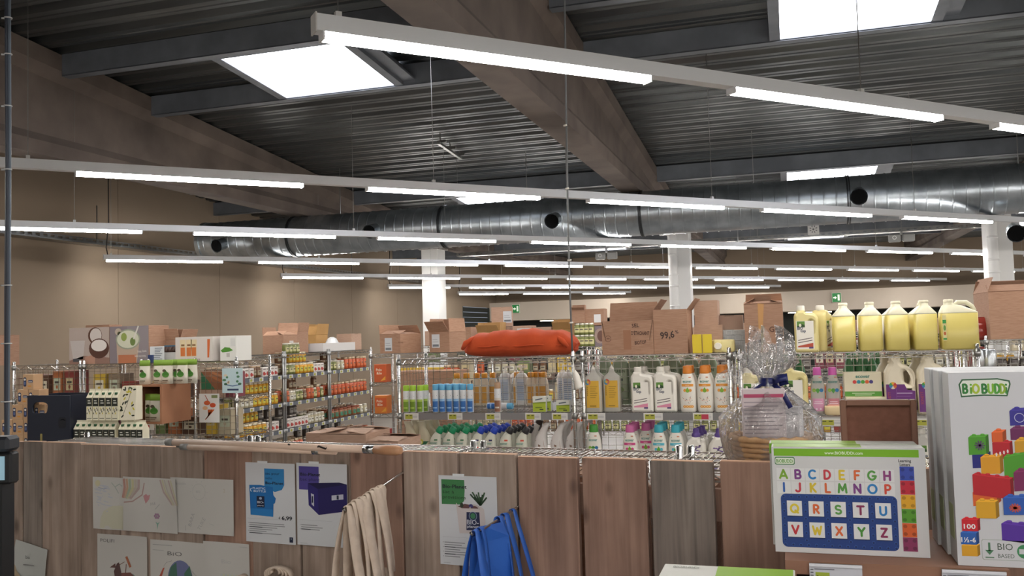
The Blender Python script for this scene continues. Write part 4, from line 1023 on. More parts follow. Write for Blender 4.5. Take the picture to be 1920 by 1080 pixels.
# ================================================================ racks on the left
ZT = 1.455
YL = 5.8
def xl(px, py=700, Y=YL): return pY(px, py, Y).x
MD = M_chromed
LZ = (.62, .9, 1.18, ZT)
u1 = wire_unit('wire rack at the far left behind the snack packs', xl(26), xl(151), YL, YL+.45, LZ, grids=[((xl(26), YL-.01), (xl(151), YL-.01), .75, ZT-.01), ((xl(26)-.005, YL), (xl(26)-.005, YL+.45), .75, ZT-.01)], group='wire racks on the left', step=.05)
u2 = wire_unit('wire rack behind the dark crate and drink cartons', xl(158), xl(266), YL, YL+.45, LZ, grids=[((xl(158), YL-.01), (xl(266), YL-.01), .75, ZT-.01)], group='wire racks on the left', step=.05)
u3 = wire_unit('wire rack with the printed cards clipped to its grid', xl(279), xl(443), YL, YL+.45, LZ, grids=[((xl(279), YL-.01), (xl(443), YL-.01), .75, ZT-.01)], group='wire racks on the left', step=.05)
o = ob('post', CH[u3.name][0].data, u3); o.location = (xl(366), YL, 0)
# things seen through those grids
R = random.Random(11)
cols = ['#8a3a34', '#c9a83a', '#3f4a3c', '#8a7a66', '#5b3f2f', '#b5a98f', '#39424a', '#6a7a4a', '#a8643a', '#7f3f4a']
cn = {'#8a3a34': 'dark red', '#c9a83a': 'mustard', '#3f4a3c': 'dark green', '#8a7a66': 'taupe', '#5b3f2f': 'brown', '#b5a98f': 'beige', '#39424a': 'slate', '#6a7a4a': 'olive', '#a8643a': 'rust', '#7f3f4a': 'plum'}
NUM = {0: 'left', 1: 'middle', 2: 'right'}
_pk = {}
def packet(w, d, h, c, lab):
    k = (w, d, h, c, lab)
    if k not in _pk:
        t = thing('food_packet', 'x', 'packet')
        MB().bbox(-w/2, w/2, -d/2, d/2, 0, h, .002, mat(c, .5)).obj('carton', t)
        F = Flat().rect(-w*.38, h*.3, w*.38, h*.75, lab, 0).rect(-w*.25, h*.55, w*.25, h*.63, '#4a443c', 1).ell(0, h*.42, w*.12, h*.07, c, 1)
        F.obj('print', t, M=Matrix.Translation((0, -d/2, 0))); _pk[k] = t
    return _pk[k]
SZ = [(.11, .16, .19), (.14, .16, .13), (.09, .16, .22)]
for ui, (a, b) in enumerate(((26, 151), (158, 266), (272, 366), (366, 443))):
    for zi, z in enumerate(LZ[1:3]):
        x = xl(a)+.09; k = 0
        while x < xl(b)-.08:
            c = R.choice(cols); s = R.choice(SZ)
            if ui == 0 and zi == 1 and k < 1: c = '#8a3a34'
            place(packet(*s, c, R.choice(['#d8cfb8', '#c9b98f', '#b9c0a8'])), (x, YL+.14, z+.005), '%s %s packet from left, %s level, %s wire rack section' % (ORD[k], cn[c], ['middle', 'upper'][zi], ['first', 'second', 'third', 'fourth'][ui]), group='packets inside the left racks')
            x += s[0]+.035; k += 1
# low table in front of the racks
ZW = .835
wire_unit('low wire table carrying snack packs and drink cartons', xl(-30, 800, 5.35), xl(345, 800, 5.35), 5.12, 5.7, (.4, ZW), ZW+.02, step=.05)
# snack packs
t = thing('snack_box', 'x', 'box')
MB().bbox(-.05, .05, -.045, .045, 0, .112, .002, mat('#b99672', .6)).obj('carton', t)
F = Flat().rrect(-.042, .022, -.014, .09, .01, '#2b3350').ell(-.028, .074, .01, .008, '#d8d4cc', 2).rect(-.036, .036, -.02, .058, '#5a6a94', 2).rrect(.002, .05, .046, .07, .008, '#3a4566').rect(.0, .02, .03, .03, '#c98a3a', 1).rect(.006, .055, .04, .06, '#c9c4bc', 2)
F.obj('print', t, M=Matrix.Translation((0, -.045, 0)))
k = 0
rowsn = ['bottom', 'second', 'third', 'fourth', 'top']
for r, n in enumerate((4, 4, 3, 2, 1)):
    for i in range(n):
        x = xl(6, 800, 5.33)+.05+i*.104+.05*r*(1 if r > 1 else 0)
        place(t, (x, 5.36, ZW+.006+.1125*r), '%s tan snack box from the left in the %s row of the pile' % (ORD[i], rowsn[r]), group='pile of tan snack boxes')
# dark crate
t = thing('bottle_crate', 'dark navy plastic crate with an oval hand hole', 'crate', (xl(118, 800, 5.4), 5.42, ZW+.006), .0)
cw, cdp = .39, .3; chh = pY(118, 741, 5.27).z-ZW-.006
M_nav = mat('#1c2230', .45)
mb = MB()
hole = [(x_-.06, z_+chh-.3) for x_, z_ in ((-.085, .17), (.045, .17), (.055, .235), (.02, .25), (-.06, .25), (-.09, .22))]
outline([(-cw/2, 0), (cw/2, 0), (cw/2, chh), (-cw/2, chh)], [list(reversed(rnd(hole, .02)))], .012, .002, M_nav, 'front_wall', t)
CH[t.name][-1].location = (0, -cdp/2, 0)
MB().box(-cw/2, -cw/2+.012, -cdp/2+.006, cdp/2, 0, chh, M_nav).box(cw/2-.012, cw/2, -cdp/2+.006, cdp/2, 0, chh, M_nav).box(-cw/2, cw/2, cdp/2-.012, cdp/2, 0, chh, M_nav).box(-cw/2, cw/2, -cdp/2, cdp/2, 0, .01, M_nav).obj('walls', t)
Flat().rrect(-.075, .03, -.055, .13, .004, '#8a7f4a').rrect(.09, .17, .16, .25, .02, '#10141d').arc(.13, .21, .025, .004, .5, 2.6, '#6a6f7a').obj('marks', t, M=Matrix.Translation((0, -cdp/2-.006, 0)))
for i, (dx, c) in enumerate(((-.1, '#8f8a58'), (-.02, '#b9b59a'), (.07, '#6f7048'))):
    b = thing('crate_bottle', '%s glass bottle standing in the navy crate' % ORD[i], 'bottle', (t.location.x+dx, 5.42, ZW+.018), 0, 'bottles in the navy crate')
    MB().lathe([(.034, 0), (.036, .004), (.036, .17), (.014, .22), (.014, .27)], mat(c, .12), 14).obj('glass', b); MB().lathe([(.016, .26), (.016, .275), (.01, .28)], mat('#c9c6bd', .3, .6), 12).obj('cap', b)
# drink cartons
t = thing('drink_carton', 'x', 'carton'); w_ = .05
mb = MB().box(-w_/2, w_/2, -.035, .035, 0, .165, mat('#ded9c0', .5))
mb.add([(-w_/2, -.035, .165), (w_/2, -.035, .165), (w_/2, .035, .165), (-w_/2, .035, .165), (-w_/2, -.002, .21), (w_/2, -.002, .21), (w_/2, .002, .21), (-w_/2, .002, .21)], [(0, 1, 5, 4), (2, 3, 7, 6), (1, 2, 6, 5), (3, 0, 4, 7), (4, 5, 6, 7)], mat('#ded9c0', .5)).box(-w_/2, w_/2, -.002, .002, .21, .224, mat('#ded9c0', .5))
mb.obj('carton', t)
MB().lathe([(.011, 0), (.011, .014), (.009, .016)], mat('#2a5a3a', .4), 12, (0, -.02, .182)).obj('cap', t)
F = Flat().rect(-w_/2, .1, w_/2, .16, '#22261f', 0).rect(-.012, .137, .01, .143, '#d8d8cc', 1).rect(-.012, .12, .016, .127, '#d8d8cc', 1)
for k in range(7): F.ell(-.018+.006*k, .05+.012*((k*3) % 4), .004, .007, ['#33372b', '#c9b83a', '#33372b'][k % 3], 1, 8)
F.rect(-.02, .012, .02, .016, '#55584a', 1).obj('print', t, M=Matrix.Translation((0, -.035, 0)))
x0 = xl(146, 800, 5.3)
for r, n in ((0, 11), (1, 5)):
    for i in range(n):
        y = 5.3 if (r or i < 7) else 5.3+.0
        place(t, (x0+(.052*i if r == 0 else .115+.056*i)+(.03 if (r == 0 and i > 6) else 0), 5.32, ZW+.006+(.226 if r else 0)), '%s cream drink carton from the left in the %s row' % (ORD[i] if i < 12 else 'last', ['lower', 'upper'][r]), group='cream drink cartons', scale=(1, 1, 1))
t = thing('leaf_print_box', 'upright cream box with black and yellow leaf print', 'box', (xl(232, 750, 5.33)+.03, 5.34, ZW+.006+.226), 0)
MB().add([(-.1, -.04, 0), (.09, -.04, 0), (.09, .04, 0), (-.1, .04, 0), (-.03, -.02, .24), (.09, -.02, .24), (.09, .04, .24), (-.03, .04, .24)], [(0, 3, 2, 1), (4, 5, 6, 7), (0, 1, 5, 4), (1, 2, 6, 5), (2, 3, 7, 6), (3, 0, 4, 7)], mat('#e0dac4', .6)).obj('carton', t)
F = Flat(); R2 = random.Random(2)
for k in range(26):
    z = R2.uniform(.015, .225); x = R2.uniform(-.08+.07*z/.24, .08); a = R2.uniform(0, PI); c = R2.choice(['#2b3326', '#2b3326', '#3a4a2c', '#c9bb3a'])
    p = [(x+.014*math.cos(q)*math.cos(a)-.006*math.sin(q)*math.sin(a), z+.014*math.cos(q)*math.sin(a)+.006*math.sin(q)*math.cos(a)) for q in [i*PI/4 for i in range(8)]]
    F.poly(p, c, 1)
F.line([(-.02, .02), (.02, .12), (.05, .22)], .003, '#2b3326', 1)
F.obj('print', t, fn=lambda x, y, d: (x, -.04+.02*y/.24-d, y))
# brown display cubby with pouches
xc = (xl(252, 750, 5.45)+xl(303, 750, 5.45))/2; cw = xl(303, 750, 5.45)-xl(252, 750, 5.45)
zb = pY(252, 795, 5.45).z; zh = pY(252, 722, 5.45).z-zb
t = thing('display_cubby', 'open brown display box fixed to the wire grid', 'display box', (xc, 5.61, zb))
mb = MB(); a = cw/2; kk = .014; m = noisy('mdf_brown', '#96664a', '#a07052', nscale=5, rough=.7)
mb.box(-a, a, -.16, .17, 0, kk, m).box(-a, a, -.16, .17, zh-kk, zh, m).box(-a, -a+kk, -.16, .17, kk, zh-kk, m).box(a-kk, a, -.16, .17, kk, zh-kk, m).box(-a+kk, a-kk, .156, .17, kk, zh-kk, m).obj('shell', t)
tagm = Flat().rect(-.05, -.018, .05, .018, '#d8d4cc', 0).rect(-.045, -.014, -.012, .014, '#b8a83a', 1).rect(-.01, -.014, .016, .014, '#c23b2f', 1).obj('price_card', t, M=Matrix.Translation((-.0, -.165, -.022)))
MB().box(-.05, .05, -.164, -.16, -.042, .0, mat('#d8d4cc', .5)).obj('card_back', t)
pt = thing('powder_pouch', 'x', 'pouch')
MB().loft([sec(.045, .022, 0, 16, 3), sec(.047, .022, .05, 16, 3), sec(.046, .014, .12, 16, 4), sec(.047, .004, .15, 16, 6), sec(.047, .002, .165, 16, 6)], mat('#dcd8c8', .45)).obj('bag', pt)
MB().loft([sec(.0475, .0125, .128, 16, 4), sec(.048, .0045, .15, 16, 6), sec(.048, .003, .168, 16, 6)], mat('#7fa23a', .5)).obj('top_band', pt)
pf = lambda x, y, d: (x, -.023-d, y)
Flat().ell(0, .065, .032, .02, '#4f8a35', 1).poly([(-.03, .06), (0, .1), (.03, .062)], '#3f7a2a', 2).ell(-.012, .093, .016, .01, '#55483a', 2).rect(-.03, .02, .02, .027, '#6a5a48', 1).rect(-.03, .01, .01, .014, '#8a7a66', 1).obj('print', pt, fn=pf)
for i, dx in enumerate((-.035, .03)): place(pt, (xc+dx, 5.5+.03*(1-i), zb+kk+.001), '%s green-topped pouch inside the brown display box' % ['left', 'right'][i], group='green-topped powder pouches', scale=(1.1, 1, 1.18))
for i, dx in enumerate((-.06, .03, .12, .18, .23, .28)): place(pt, (xc+dx-.03, 5.53+.03*(i % 2)+.012*i, zb+zh+.001), '%s green-topped pouch from the left on top of the display box' % ORD[i], rz=.0, group='green-topped powder pouches', scale=(.95, 1, 1.05))
# printed cards on the grid
def card(lb, px0, px1, py0, py1, Y, draw, nm='printed_card'):
    A = pY(px0, py1, Y); B = pY(px1, py0, Y); w = B.x-A.x; h = B.z-A.z
    t = thing(nm, lb, 'card', ((A.x+B.x)/2, Y, A.z), 0, None)
    MB().box(-w/2, w/2, -.001, .001, 0, h, mat('#dfe2e2', .6)).obj('sheet', t)
    F = Flat(); draw(F, w, h); F.obj('print', t, M=Matrix.Translation((0, -.001, 0))); return t
def d_blue(F, w, h):
    F.rect(-w/2, 0, w/2, h, '#bcd3d8', 0); R3 = random.Random(4)
    for k in range(10): F.ell(R3.uniform(-.4, .4)*w, R3.uniform(.35, .95)*h, .05*w+.02*w*R3.random()*3, .05*h, R3.choice(['#c9604a', '#d8c9b0', '#4a7a5a', '#a83a3f']), 1, 10)
    F.line([(-w*.4, h*.35), (0, h*.28), (w*.4, h*.34)], .006, '#3a5a8a', 1).rect(-w*.25, h*.1, w*.3, h*.17, '#2a3a5a', 1)
def d_car(F, w, h):
    F.rect(-w/2, 0, w/2, h, '#dcdcd8', 0)
    for k in range(7): F.line([(-w*.2+.03*k*w, h*.1+.02*h*k), (w*.25-.05*k*w, h*.45)], .007, ['#cf5a2a', '#e07a35', '#b8492a'][k % 3], 1)
    F.ell(-w*.1, h*.68, w*.16, h*.08, '#d2643a').ell(w*.18, h*.6, w*.15, h*.08, '#c9532f').ell(-w*.2, h*.5, w*.13, h*.07, '#e0b48a').line([(-w*.2, h*.95), (-w*.05, h*.75)], .006, '#a84a30').rect(w*.12, h*.85, w*.42, h*.95, '#7f8a5a', 1)
card('pale blue printed card with fruit clipped to the rack', 417, 455, 690, 737, YL-.02, d_blue)
card('white printed card showing orange carrots', 374, 411, 738, 792, YL-.02, d_car)
# green and wood print box behind the grid
t = small_box('firewood_box', 'carton with green corner and stacked wood print behind the grid', .2, .03, .2, M_card2, Flat().rect(-.095, .06, .095, .195, '#8a5a3f', 0).poly([(-.095, .06), (.03, .06), (-.095, .195)], '#2f6a4a', 1).line([(-.02, .17), (.09, .12)], .02, '#a86a45', 1).line([(.0, .19), (.09, .16)], .018, '#b5774f', 1), (xl(395), YL+.03, 1.18+.005-.0), 0)
# ---- on top of the left racks
def top_print(F, kind):
    if kind == 0:
        F.rect(-.2, 0, .2, .31, '#b3a49b', 0).poly([(-.2, 0), (.2, 0), (.2, .05), (-.05, .07), (-.2, .03)], '#8f6f62', 1)
        F.poly([(-.19, .2), (-.16, .04), (-.06, .04), (-.04, .2)], '#c2bab6', 1).rect(-.16, .02, -.09, .045, '#4a4a4e', 2)
        F.ell(.06, .24, .07, .07, '#5a3a2c', 1, 20).ell(.068, .24, .058, .062, '#cfc6c0', 2, 20).ell(.1, .13, .1, .085, '#55362a', 3, 20).ell(.1, .155, .078, .05, '#e2dcd6', 4, 20).poly([(-.04, .06), (.06, .08), (.06, .0), (-.04, .0)], '#b58a76', 2)
    else:
        F.rect(-.2, 0, .2, .31, '#8d8488', 0).poly([(-.2, 0), (-.02, 0), (-.02, .31), (-.2, .31)], '#857b80', 1)
        F.ell(-.11, .265, .035, .03, '#b8a898', 2, 12).ell(-.1, .25, .02, .018, '#6a6a4a', 3, 10)
        F.poly([(-.12, 0), (.08, 0), (.11, .2), (-.13, .2)], '#b9a390', 2).rect(-.11, 0, .075, .07, '#b5714f', 3).ell(-.01, .2, .125, .085, '#9aa08c', 3, 24).ell(-.01, .2, .112, .074, '#cfd0ba', 4, 24).ell(-.05, .22, .03, .035, '#8fa052', 5, 14).ell(.04, .18, .028, .035, '#6a7f42', 5, 14).line([(.05, .2), (.1, .31)], .014, '#d8d4cc', 6)
        F.text('free love', .09, .085, .022, '#e2dcd6', 'l', .0, .09, .06, l=6).text('SANS ALCOOL', .06, .05, .014, '#e2dcd6', 'l', .01, .115, l=6)
for i, (a, b) in enumerate(((130, 205), (206, 279))):
    x0, x1 = xl(a, 680, YL+.03), xl(b, 680, YL+.03); w = x1-x0; F = Flat(); top_print(F, i)
    F.it = [([(x*w/.4, y*.29/.31) for x, y in v], f, c, l) for v, f, c, l in F.it]
    t = thing('display_carton', ['printed drink carton showing an opened coconut', 'printed drink carton showing a glass with lime and straw'][i], 'cardboard box', ((x0+x1)/2, YL+.15, ZT+.004), 0, 'printed drink cartons')
    MB().bbox(-w/2, w/2, -.12, .12, 0, .29, .002, M_card).obj('carton', t); F.obj('print', t, M=Matrix.Translation((0, -.12, 0)))
carton('plain carton half hidden behind the coconut carton', .24, .15, .31, (xl(195, 650, 6.2), 6.2, ZT+.004), 0, None, M_card, 'cartons on the left racks')
carton('open red-printed carton behind the white tray label', .22, .2, .17, (xl(333, 650, 6.15), 6.13, ZT+.004), 0, {'b': 70, 'l': 80, 'r': 110, 'f': 100}, M_card, 'cartons on the left racks', flen=.09, prints=Flat().ell(-.05, .1, .03, .015, '#9a4a3a').ell(.09, .11, .03, .015, '#9a4a3a'))
carton('brown carton at the far left edge', .25, .25, .25, (xl(-8, 660, 6.0), 6.0, ZT+.004), 0, None, M_card, 'cartons on the left racks')
t = thing('label_stand', 'white shelf label card in a blue clip', 'card', (xl(293, 665, YL+.02), YL+.03, ZT+.004))
MB().box(-.065, .065, -.002, .002, 0, .125, mat('#d5d9dc', .5)).obj('card', t); MB().box(-.07, -.03, -.02, .02, 0, .06, mat('#2f3f6a', .5)).obj('clip', t)
F = Flat()
for k in range(7): F.rect(-.02 if k < 4 else -.045, .108-.014*k, .05-.01*(k % 3), .113-.014*k, '#6a7480', 1)
F.obj('print', t, M=Matrix.Translation((0, -.002, 0)))
t = thing('snack_tray', 'blue-edged tray of dark snacks behind the label card', 'tray', (xl(318, 660, 5.9), 5.93, ZT+.004))
MB().box(-.09, .09, -.05, .05, 0, .075, mat('#c9c9c6', .5)).box(-.1, .1, .03, .05, .075, .13, mat('#2f6a8a', .5)).obj('tray', t)
for k in range(5):
    s = tag(MB().loft([sec(.017, .02, 0, 10, 3), sec(.019, .022, .02, 10, 3), sec(.012, .01, .045, 10, 3)], mat('#4a352c', .6)).obj('snack_bag'), '%s dark snack bag in the blue-edged tray' % ORD[k], 'bag', 'dark snack bags'); s.location = (t.location.x-.07+.035*k, 5.91, ZT+.08)
# carrot juice tray
x0, x1, x2 = xl(329, 660, YL+.02), xl(399, 660, YL+.02), xl(448, 660, YL+.1)
t = thing('juice_tray', 'white tray carton printed with orange juice bottles', 'cardboard box', ((x0+x1)/2, YL+.14, ZT+.004))
w = x1-x0; MB().box(-w/2, w/2, -.12, .12, 0, .003, mat('#d8d4cf', .6)).box(-w/2, w/2, -.12, -.117, 0, .19, mat('#cfc8c2', .6)).box(-w/2, w/2, .117, .12, 0, .19, mat('#cfc8c2', .6)).box(-w/2, -w/2+.003, -.117, .117, 0, .19, mat('#cfc8c2', .6)).box(w/2-.003, w/2, -.117, .117, 0, .19, mat('#cfc8c2', .6)).obj('tray', t)
F = Flat()
for k, x in enumerate((-.1, -.045, .0)): F.poly([(x-.022, .04), (x+.022, .04), (x+.026, .17), (x-.026, .17)], '#d8c7a0', 1).rect(x-.02, .045, x+.02, .11, '#c9733a', 2).rect(x-.015, .12, x+.015, .135, '#8a6a4a', 2)
F.poly([(.12, .03), (.135, .03), (.145, .17), (.12, .17)], '#c9652f', 1).text('PRODUIT EN FRANCE', -.03, .006, .016, '#4a4038', 'c', .01, .17)
F.obj('print', t, M=Matrix.Translation((0, -.12, 0)))
for k in range(4):
    j = thing('juice_bottle', '%s juice bottle in the white tray' % ORD[k], 'bottle', (t.location.x-.12+.08*k, YL+.14, ZT+.008), 0, 'juice bottles in the tray')
    MB().lathe([(.028, 0), (.03, .004), (.03, .1), (.014, .15), (.014, .165)], mat('#c9762f', .2), 12).obj('glass', j); MB().lathe([(.015, .16), (.015, .175)], mat('#d8d4c8', .4), 10).obj('cap', j)
t = thing('salad_tray', 'white tray carton with a green leaf print beside the juice tray', 'cardboard box', ((x1+x2)/2+.02, YL+.16, ZT+.004)); w = x2-x1-.03
MB().bbox(-w/2, w/2, -.1, .1, 0, .19, .002, mat('#dcdcd6', .6)).obj('carton', t)
Flat().poly([(-w*.45, .08), (-w*.2, .105), (w*.1, .1), (w*.3, .08), (w*.05, .07), (-.05, .065)], '#4f8a2f', 1).rect(w*.15, .11, w*.45, .17, '#cfd0cc', 1).rect(-w*.1, .03, w*.1, .06, '#b9b4ae', 1).obj('print', t, M=Matrix.Translation((0, -.1, 0)))
# ================================================================ jar aisle (faces to the right)
XG = -5.1
GZ = (.40, .668, .945, 1.235, ZT)
units = [(7.43, 8.29), (8.33, 9.25), (9.29, 10.36)]
gl = ['nearest bay of the jar aisle shelving', 'middle bay of the jar aisle shelving', 'farthest bay of the jar aisle shelving']
gu = []
for (a, b), lb in zip(units, gl):
    h = (b-a)/2
    u = wire_unit(lb, -h, h, 0, .46, GZ, loc=(XG, (a+b)/2, 0), rz=PI/2, group='jar aisle shelving', step=.05, m=M_chromed); gu.append(u)
    for z in GZ[:4]:
        MB().box(-h+.02, h-.02, -.005, -.003, z-.035, z+.004, mat('#5b6068', .4)).obj('label_rail', u)
        x = -h+.1
        while x < h-.06: shelf_tag(u, x, -.006, z-.016, .07, h=.036); x += .17
jars = {'olive': jar_proto('olive_jar', .034, .115, mat('#6f7440', .15), mat('#c9c4b4', .3, .7), '#c9c48f'),
        'yellow': jar_proto('yellow_jar', .033, .11, mat('#cf9a2f', .15), mat('#d8d0b8', .3, .7), '#c9c04a'),
        'brown': jar_proto('brown_jar', .034, .115, mat('#6a4a33', .15), mat('#b09a80', .3, .7), '#a89a80'),
        'red': jar_proto('red_sauce_jar', .036, .14, mat('#b5532f', .15), mat('#b8a488', .3, .7), '#c96a3f'),
        'green': jar_proto('green_label_jar', .042, .11, mat('#8a5a3a', .2), mat('#8a4a35', .3, .6), '#3f7f62'),
        'pale': jar_proto('pale_jar', .034, .11, mat('#b9b094', .15), mat('#d0ccc0', .3, .7), '#d8d6c8'),
        'black': jar_proto('dark_jar', .038, .12, mat('#4a4440', .2), mat('#a09a90', .3, .7), '#8a8680')}
pom = {}
def fruitbox():
    t = thing('fruit_snack_box', 'x', 'box'); MB().bbox(-.035, .035, -.03, .03, 0, .095, .002, mat('#dcd6cf', .6)).obj('carton', t)
    Flat().ell(-.008, .032, .02, .02, '#a8342f').ell(.014, .028, .013, .012, '#c25a4a', 2).rect(-.025, .07, .025, .08, '#8a8078', 1).obj('print', t, M=Matrix.Translation((0, -.03, 0))); return t
jars['box'] = fruitbox()
plan = {(0, 3): ['box']*4+['brown']*2+['box']*4, (0, 2): ['pale']*4+['yellow']*6, (0, 1): ['yellow']*7+['box']*3, (0, 0): ['black']*9,
        (1, 3): ['olive']*3+['yellow']*5+['box']*3, (1, 2): ['red', 'pale', 'pale', 'olive', 'olive', 'brown', 'red', 'red', 'olive', 'red', 'olive'], (1, 1): ['box']*6+['pale']*5, (1, 0): ['red']*4+['black']*5,
        (2, 3): ['olive']*2+['pale']*2+['red']*6, (2, 2): ['red']*10, (2, 1): ['green']*7+['pale']*2, (2, 0): ['black']*4+['green']*5}
back = {'box': 'black', 'brown': 'black', 'yellow': 'yellow', 'olive': 'brown', 'pale': 'olive', 'red': 'red', 'green': 'green', 'black': 'black'}
nmj = {'olive': 'olive-coloured jar', 'yellow': 'yellow jar', 'brown': 'brown jar', 'red': 'orange-red sauce jar', 'green': 'green-labelled squat jar', 'pale': 'pale jar', 'black': 'dark jar', 'box': 'white box with red fruit print'}
lv = {3: 'top', 2: 'second', 1: 'third', 0: 'lowest'}
for (u, l), seq in plan.items():
    a, b = units[u]; z = GZ[l]+.005; st = (b-a-.1)/len(seq); ct = {}; cb_ = {}
    for i, kd in enumerate(seq):
        y = a+.05+st*(i+.5)
        ct[kd] = ct.get(kd, 0)+1
        g = '%s row on the %s level of the %s jar bay' % (kd, lv[l], ['nearest', 'middle', 'farthest'][u])
        place(jars[kd], (XG-.055+random.uniform(-.006, .006), y, z), '%s %s from left, front row, %s shelf, %s jar bay' % (ORD[ct[kd]-1], nmj[kd], lv[l], ['nearest', 'middle', 'farthest'][u]), PI/2, g)
        if i % 3 != 2 or kd in ('red', 'yellow'):
            kb = back[kd]; cb_[kb] = cb_.get(kb, 0)+1
            hi = .116 if (kd in ('red', 'yellow') and l in (2, 3) and i % 2 == 0 and False) else 0
            place(jars[kb], (XG-.145, y, z), '%s %s from left, second row, %s shelf, %s jar bay' % (ORD[cb_[kb]-1], nmj[kb], lv[l], ['nearest', 'middle', 'farthest'][u]), PI/2, 'second row of '+kb+' on '+lv[l]+str(u))
            if kb in ('yellow', 'red', 'brown') or (kb == 'black' and l < 3): place(jars[kb], (XG-.145, y, z+(.142 if kb == 'red' else .121)) if kb != 'red' or l != 3 else (XG-.24, y, z), '%s %s from left, stacked in second row, %s shelf, %s jar bay' % (ORD[cb_[kb]-1], nmj[kb], lv[l], ['nearest', 'middle', 'farthest'][u]), PI/2, 'stacked second row of '+kb+' on '+lv[l]+str(u)) if (kb != 'red') else None
for u, (a, b) in enumerate(units):
    for l in range(4):
        for r in range(2):
            for i in range(int((b-a-.1)/.088)):
                kb = ('black', 'brown')[(i//3+l+u) % 2]
                place(jars[kb], (XG-.25-.12*r, a+.09+.088*i, GZ[l]+.005), '%s facing the other aisle, place %s from left, %s row, %s shelf, %s bay' % (nmj[kb], ORD[i] if i < 12 else 'last', ['inner', 'outer'][r], lv[l], ['nearest', 'middle', 'farthest'][u]), PI/2, 'jars facing the other aisle')
# tops of the jar aisle
def onT(px, py, X): return pX(px, py, X)
p_ = Vector((0, 8.42, 0)); carton('open carton at the near end of the jar aisle top', .27, .26, .2, (XG-.26, 8.66, ZT+.004), PI/2-.03, {'l': 30, 'r': 110, 'b': 95, 'f': 20}, M_card, 'cartons on the jar aisle', flen=.09, prints=Flat().rect(-.02, .06, .06, .14, '#c9c4c0', 1))
for k in range(4): place(jars['olive'], (XG-.05, p_.y+.0+.075*k, ZT+.005), '%s olive jar of the four standing on the aisle top' % ORD[k], PI/2, 'olive jars on the aisle top')
carton('tall carton with flaps up, middle of the jar aisle top', .26, .24, .24, (XG-.3, 9.0, ZT+.004), PI/2+.03, {'l': 80, 'r': 100, 'b': 85, 'f': 100}, M_card, 'cartons on the jar aisle', flen=.1)
t = thing('white_tray_carton', 'long white open tray carton on the jar aisle top', 'cardboard box', (XG-.135, 9.6, ZT+.004), PI/2); mb = MB(); m = mat('#c9c6c4', .6)
mb.box(-.4, .4, -.1, .1, 0, .004, m).box(-.4, .4, -.1, -.096, 0, .1, m).box(-.4, .4, .096, .1, 0, .1, m).box(-.4, -.396, -.096, .096, 0, .1, m).box(.396, .4, -.096, .096, 0, .1, m).obj('tray', t)
MB().loft([sec(.09, .07, .005, 12, 2.2), sec(.1, .08, .08, 12, 2.6), sec(.06, .05, .15, 12, 2.1), sec(.02, .02, .17, 12, 2)], mat('#d2d4d6', .3), smooth=False).obj('paper_filling', t)
carton('carton with yellow inner flaps on the jar aisle top', .28, .18, .2, (XG-.36, 9.6, ZT+.004), PI/2, {'l': 50, 'r': 100, 'b': 80, 'f': 100}, noisy('card_yellow', '#a9824f', '#b58d58', nscale=5, rough=.85), 'cartons on the jar aisle', flen=.13)
carton('small plain carton at the far end of the aisle top', .3, .2, .2, (XG-.22, 10.2, ZT+.004), PI/2+.05, None, M_card2, 'cartons on the jar aisle')
# ================================================================ shelving behind, parallel to the cleaning shelf
def fill_unit(x0, x1, y, zs, seed, where, grp, hmax=.2):
    R4 = random.Random(seed)
    for zi, z in enumerate(zs):
        x = x0+.06; cnt = {}
        while x < x1-.07:
            kd = R4.choice(['jar', 'jar', 'pk'])
            if kd == 'jar':
                kk = R4.choice(['red', 'olive', 'pale', 'brown', 'yellow', 'black']); n = R4.randint(2, 4); 
                for q in range(n):
                    if x > x1-.06: break
                    cnt[kk] = cnt.get(kk, 0)+1
                    place(jars[kk], (x, y+.06, z+.005), '%s %s from left, level %s %s' % (ORD[cnt[kk]-1], nmj[kk], ['one', 'two', 'three', 'four'][zi], where), 0, '%s %s level %d' % (kk, grp, zi)); x += .078
            else:
                s = R4.choice([(.11, .12, .17), (.13, .12, .12), (.08, .12, .18)]); c = R4.choice(cols); n = R4.randint(1, 3)
                for q in range(n):
                    if x > x1-.08: break
                    cnt[c] = cnt.get(c, 0)+1
                    place(packet(*s, c, R4.choice(['#d8cfb8', '#c9b98f'])), (x+s[0]/2-.03, y+.09, z+.005), '%s %s packet from left, level %s %s' % (ORD[cnt[c]-1], cn[c], ['one', 'two', 'three', 'four'][zi], where), 0, '%s packets %s level %d' % (cn[c], grp, zi)); x += s[0]+.008
            x += R4.uniform(.0, .03)
BZ = (.62, .92, 1.2, ZT)
ym = 7.35
uM = wire_unit('wire shelving with two labelled cartons on top, behind the jar aisle', -3.62, -2.62, ym, ym+.46, BZ, step=.05)
fill_unit(-3.4, -2.65, ym, BZ[:3], 21, 'of the rack under two labelled cartons', 'rack M')
for i, z in enumerate((.62, .92, 1.2)):
    F = Flat().rect(-.055, .06, .055, .14, '#c2562a', 0).text('Polo', -.04, .1, .022, '#e8d8c0', 'l', .02).text('&So', -.035, .07, .022, '#e8d8c0', 'l', .02).poly([(.0, .01), (.05, .02), (.05, .055)], '#d89a3a', 1)
    small_box('snack_pack', '%s orange snack pack at the left end of the rack' % ['lowest', 'middle', 'topmost'][i], .12, .1, .16, mat(['#a8352f', '#c9732f', '#b8572c'][i], .5), F, (-3.52, ym+.03, z+.005), 0, 'orange snack packs', 'pack')
def lab(F, x, z): return F.rect(x-.045, z-.06, x+.045, z+.06, '#c9ccd0', 1).rect(x-.035, z+.01, x+.02, z+.014, '#8a8d92', 2).rect(x-.035, z-.05, x+.035, z-.03, '#6d7178', 2).rect(x-.035, z-.01, x+.03, z-.006, '#8a8d92', 2)
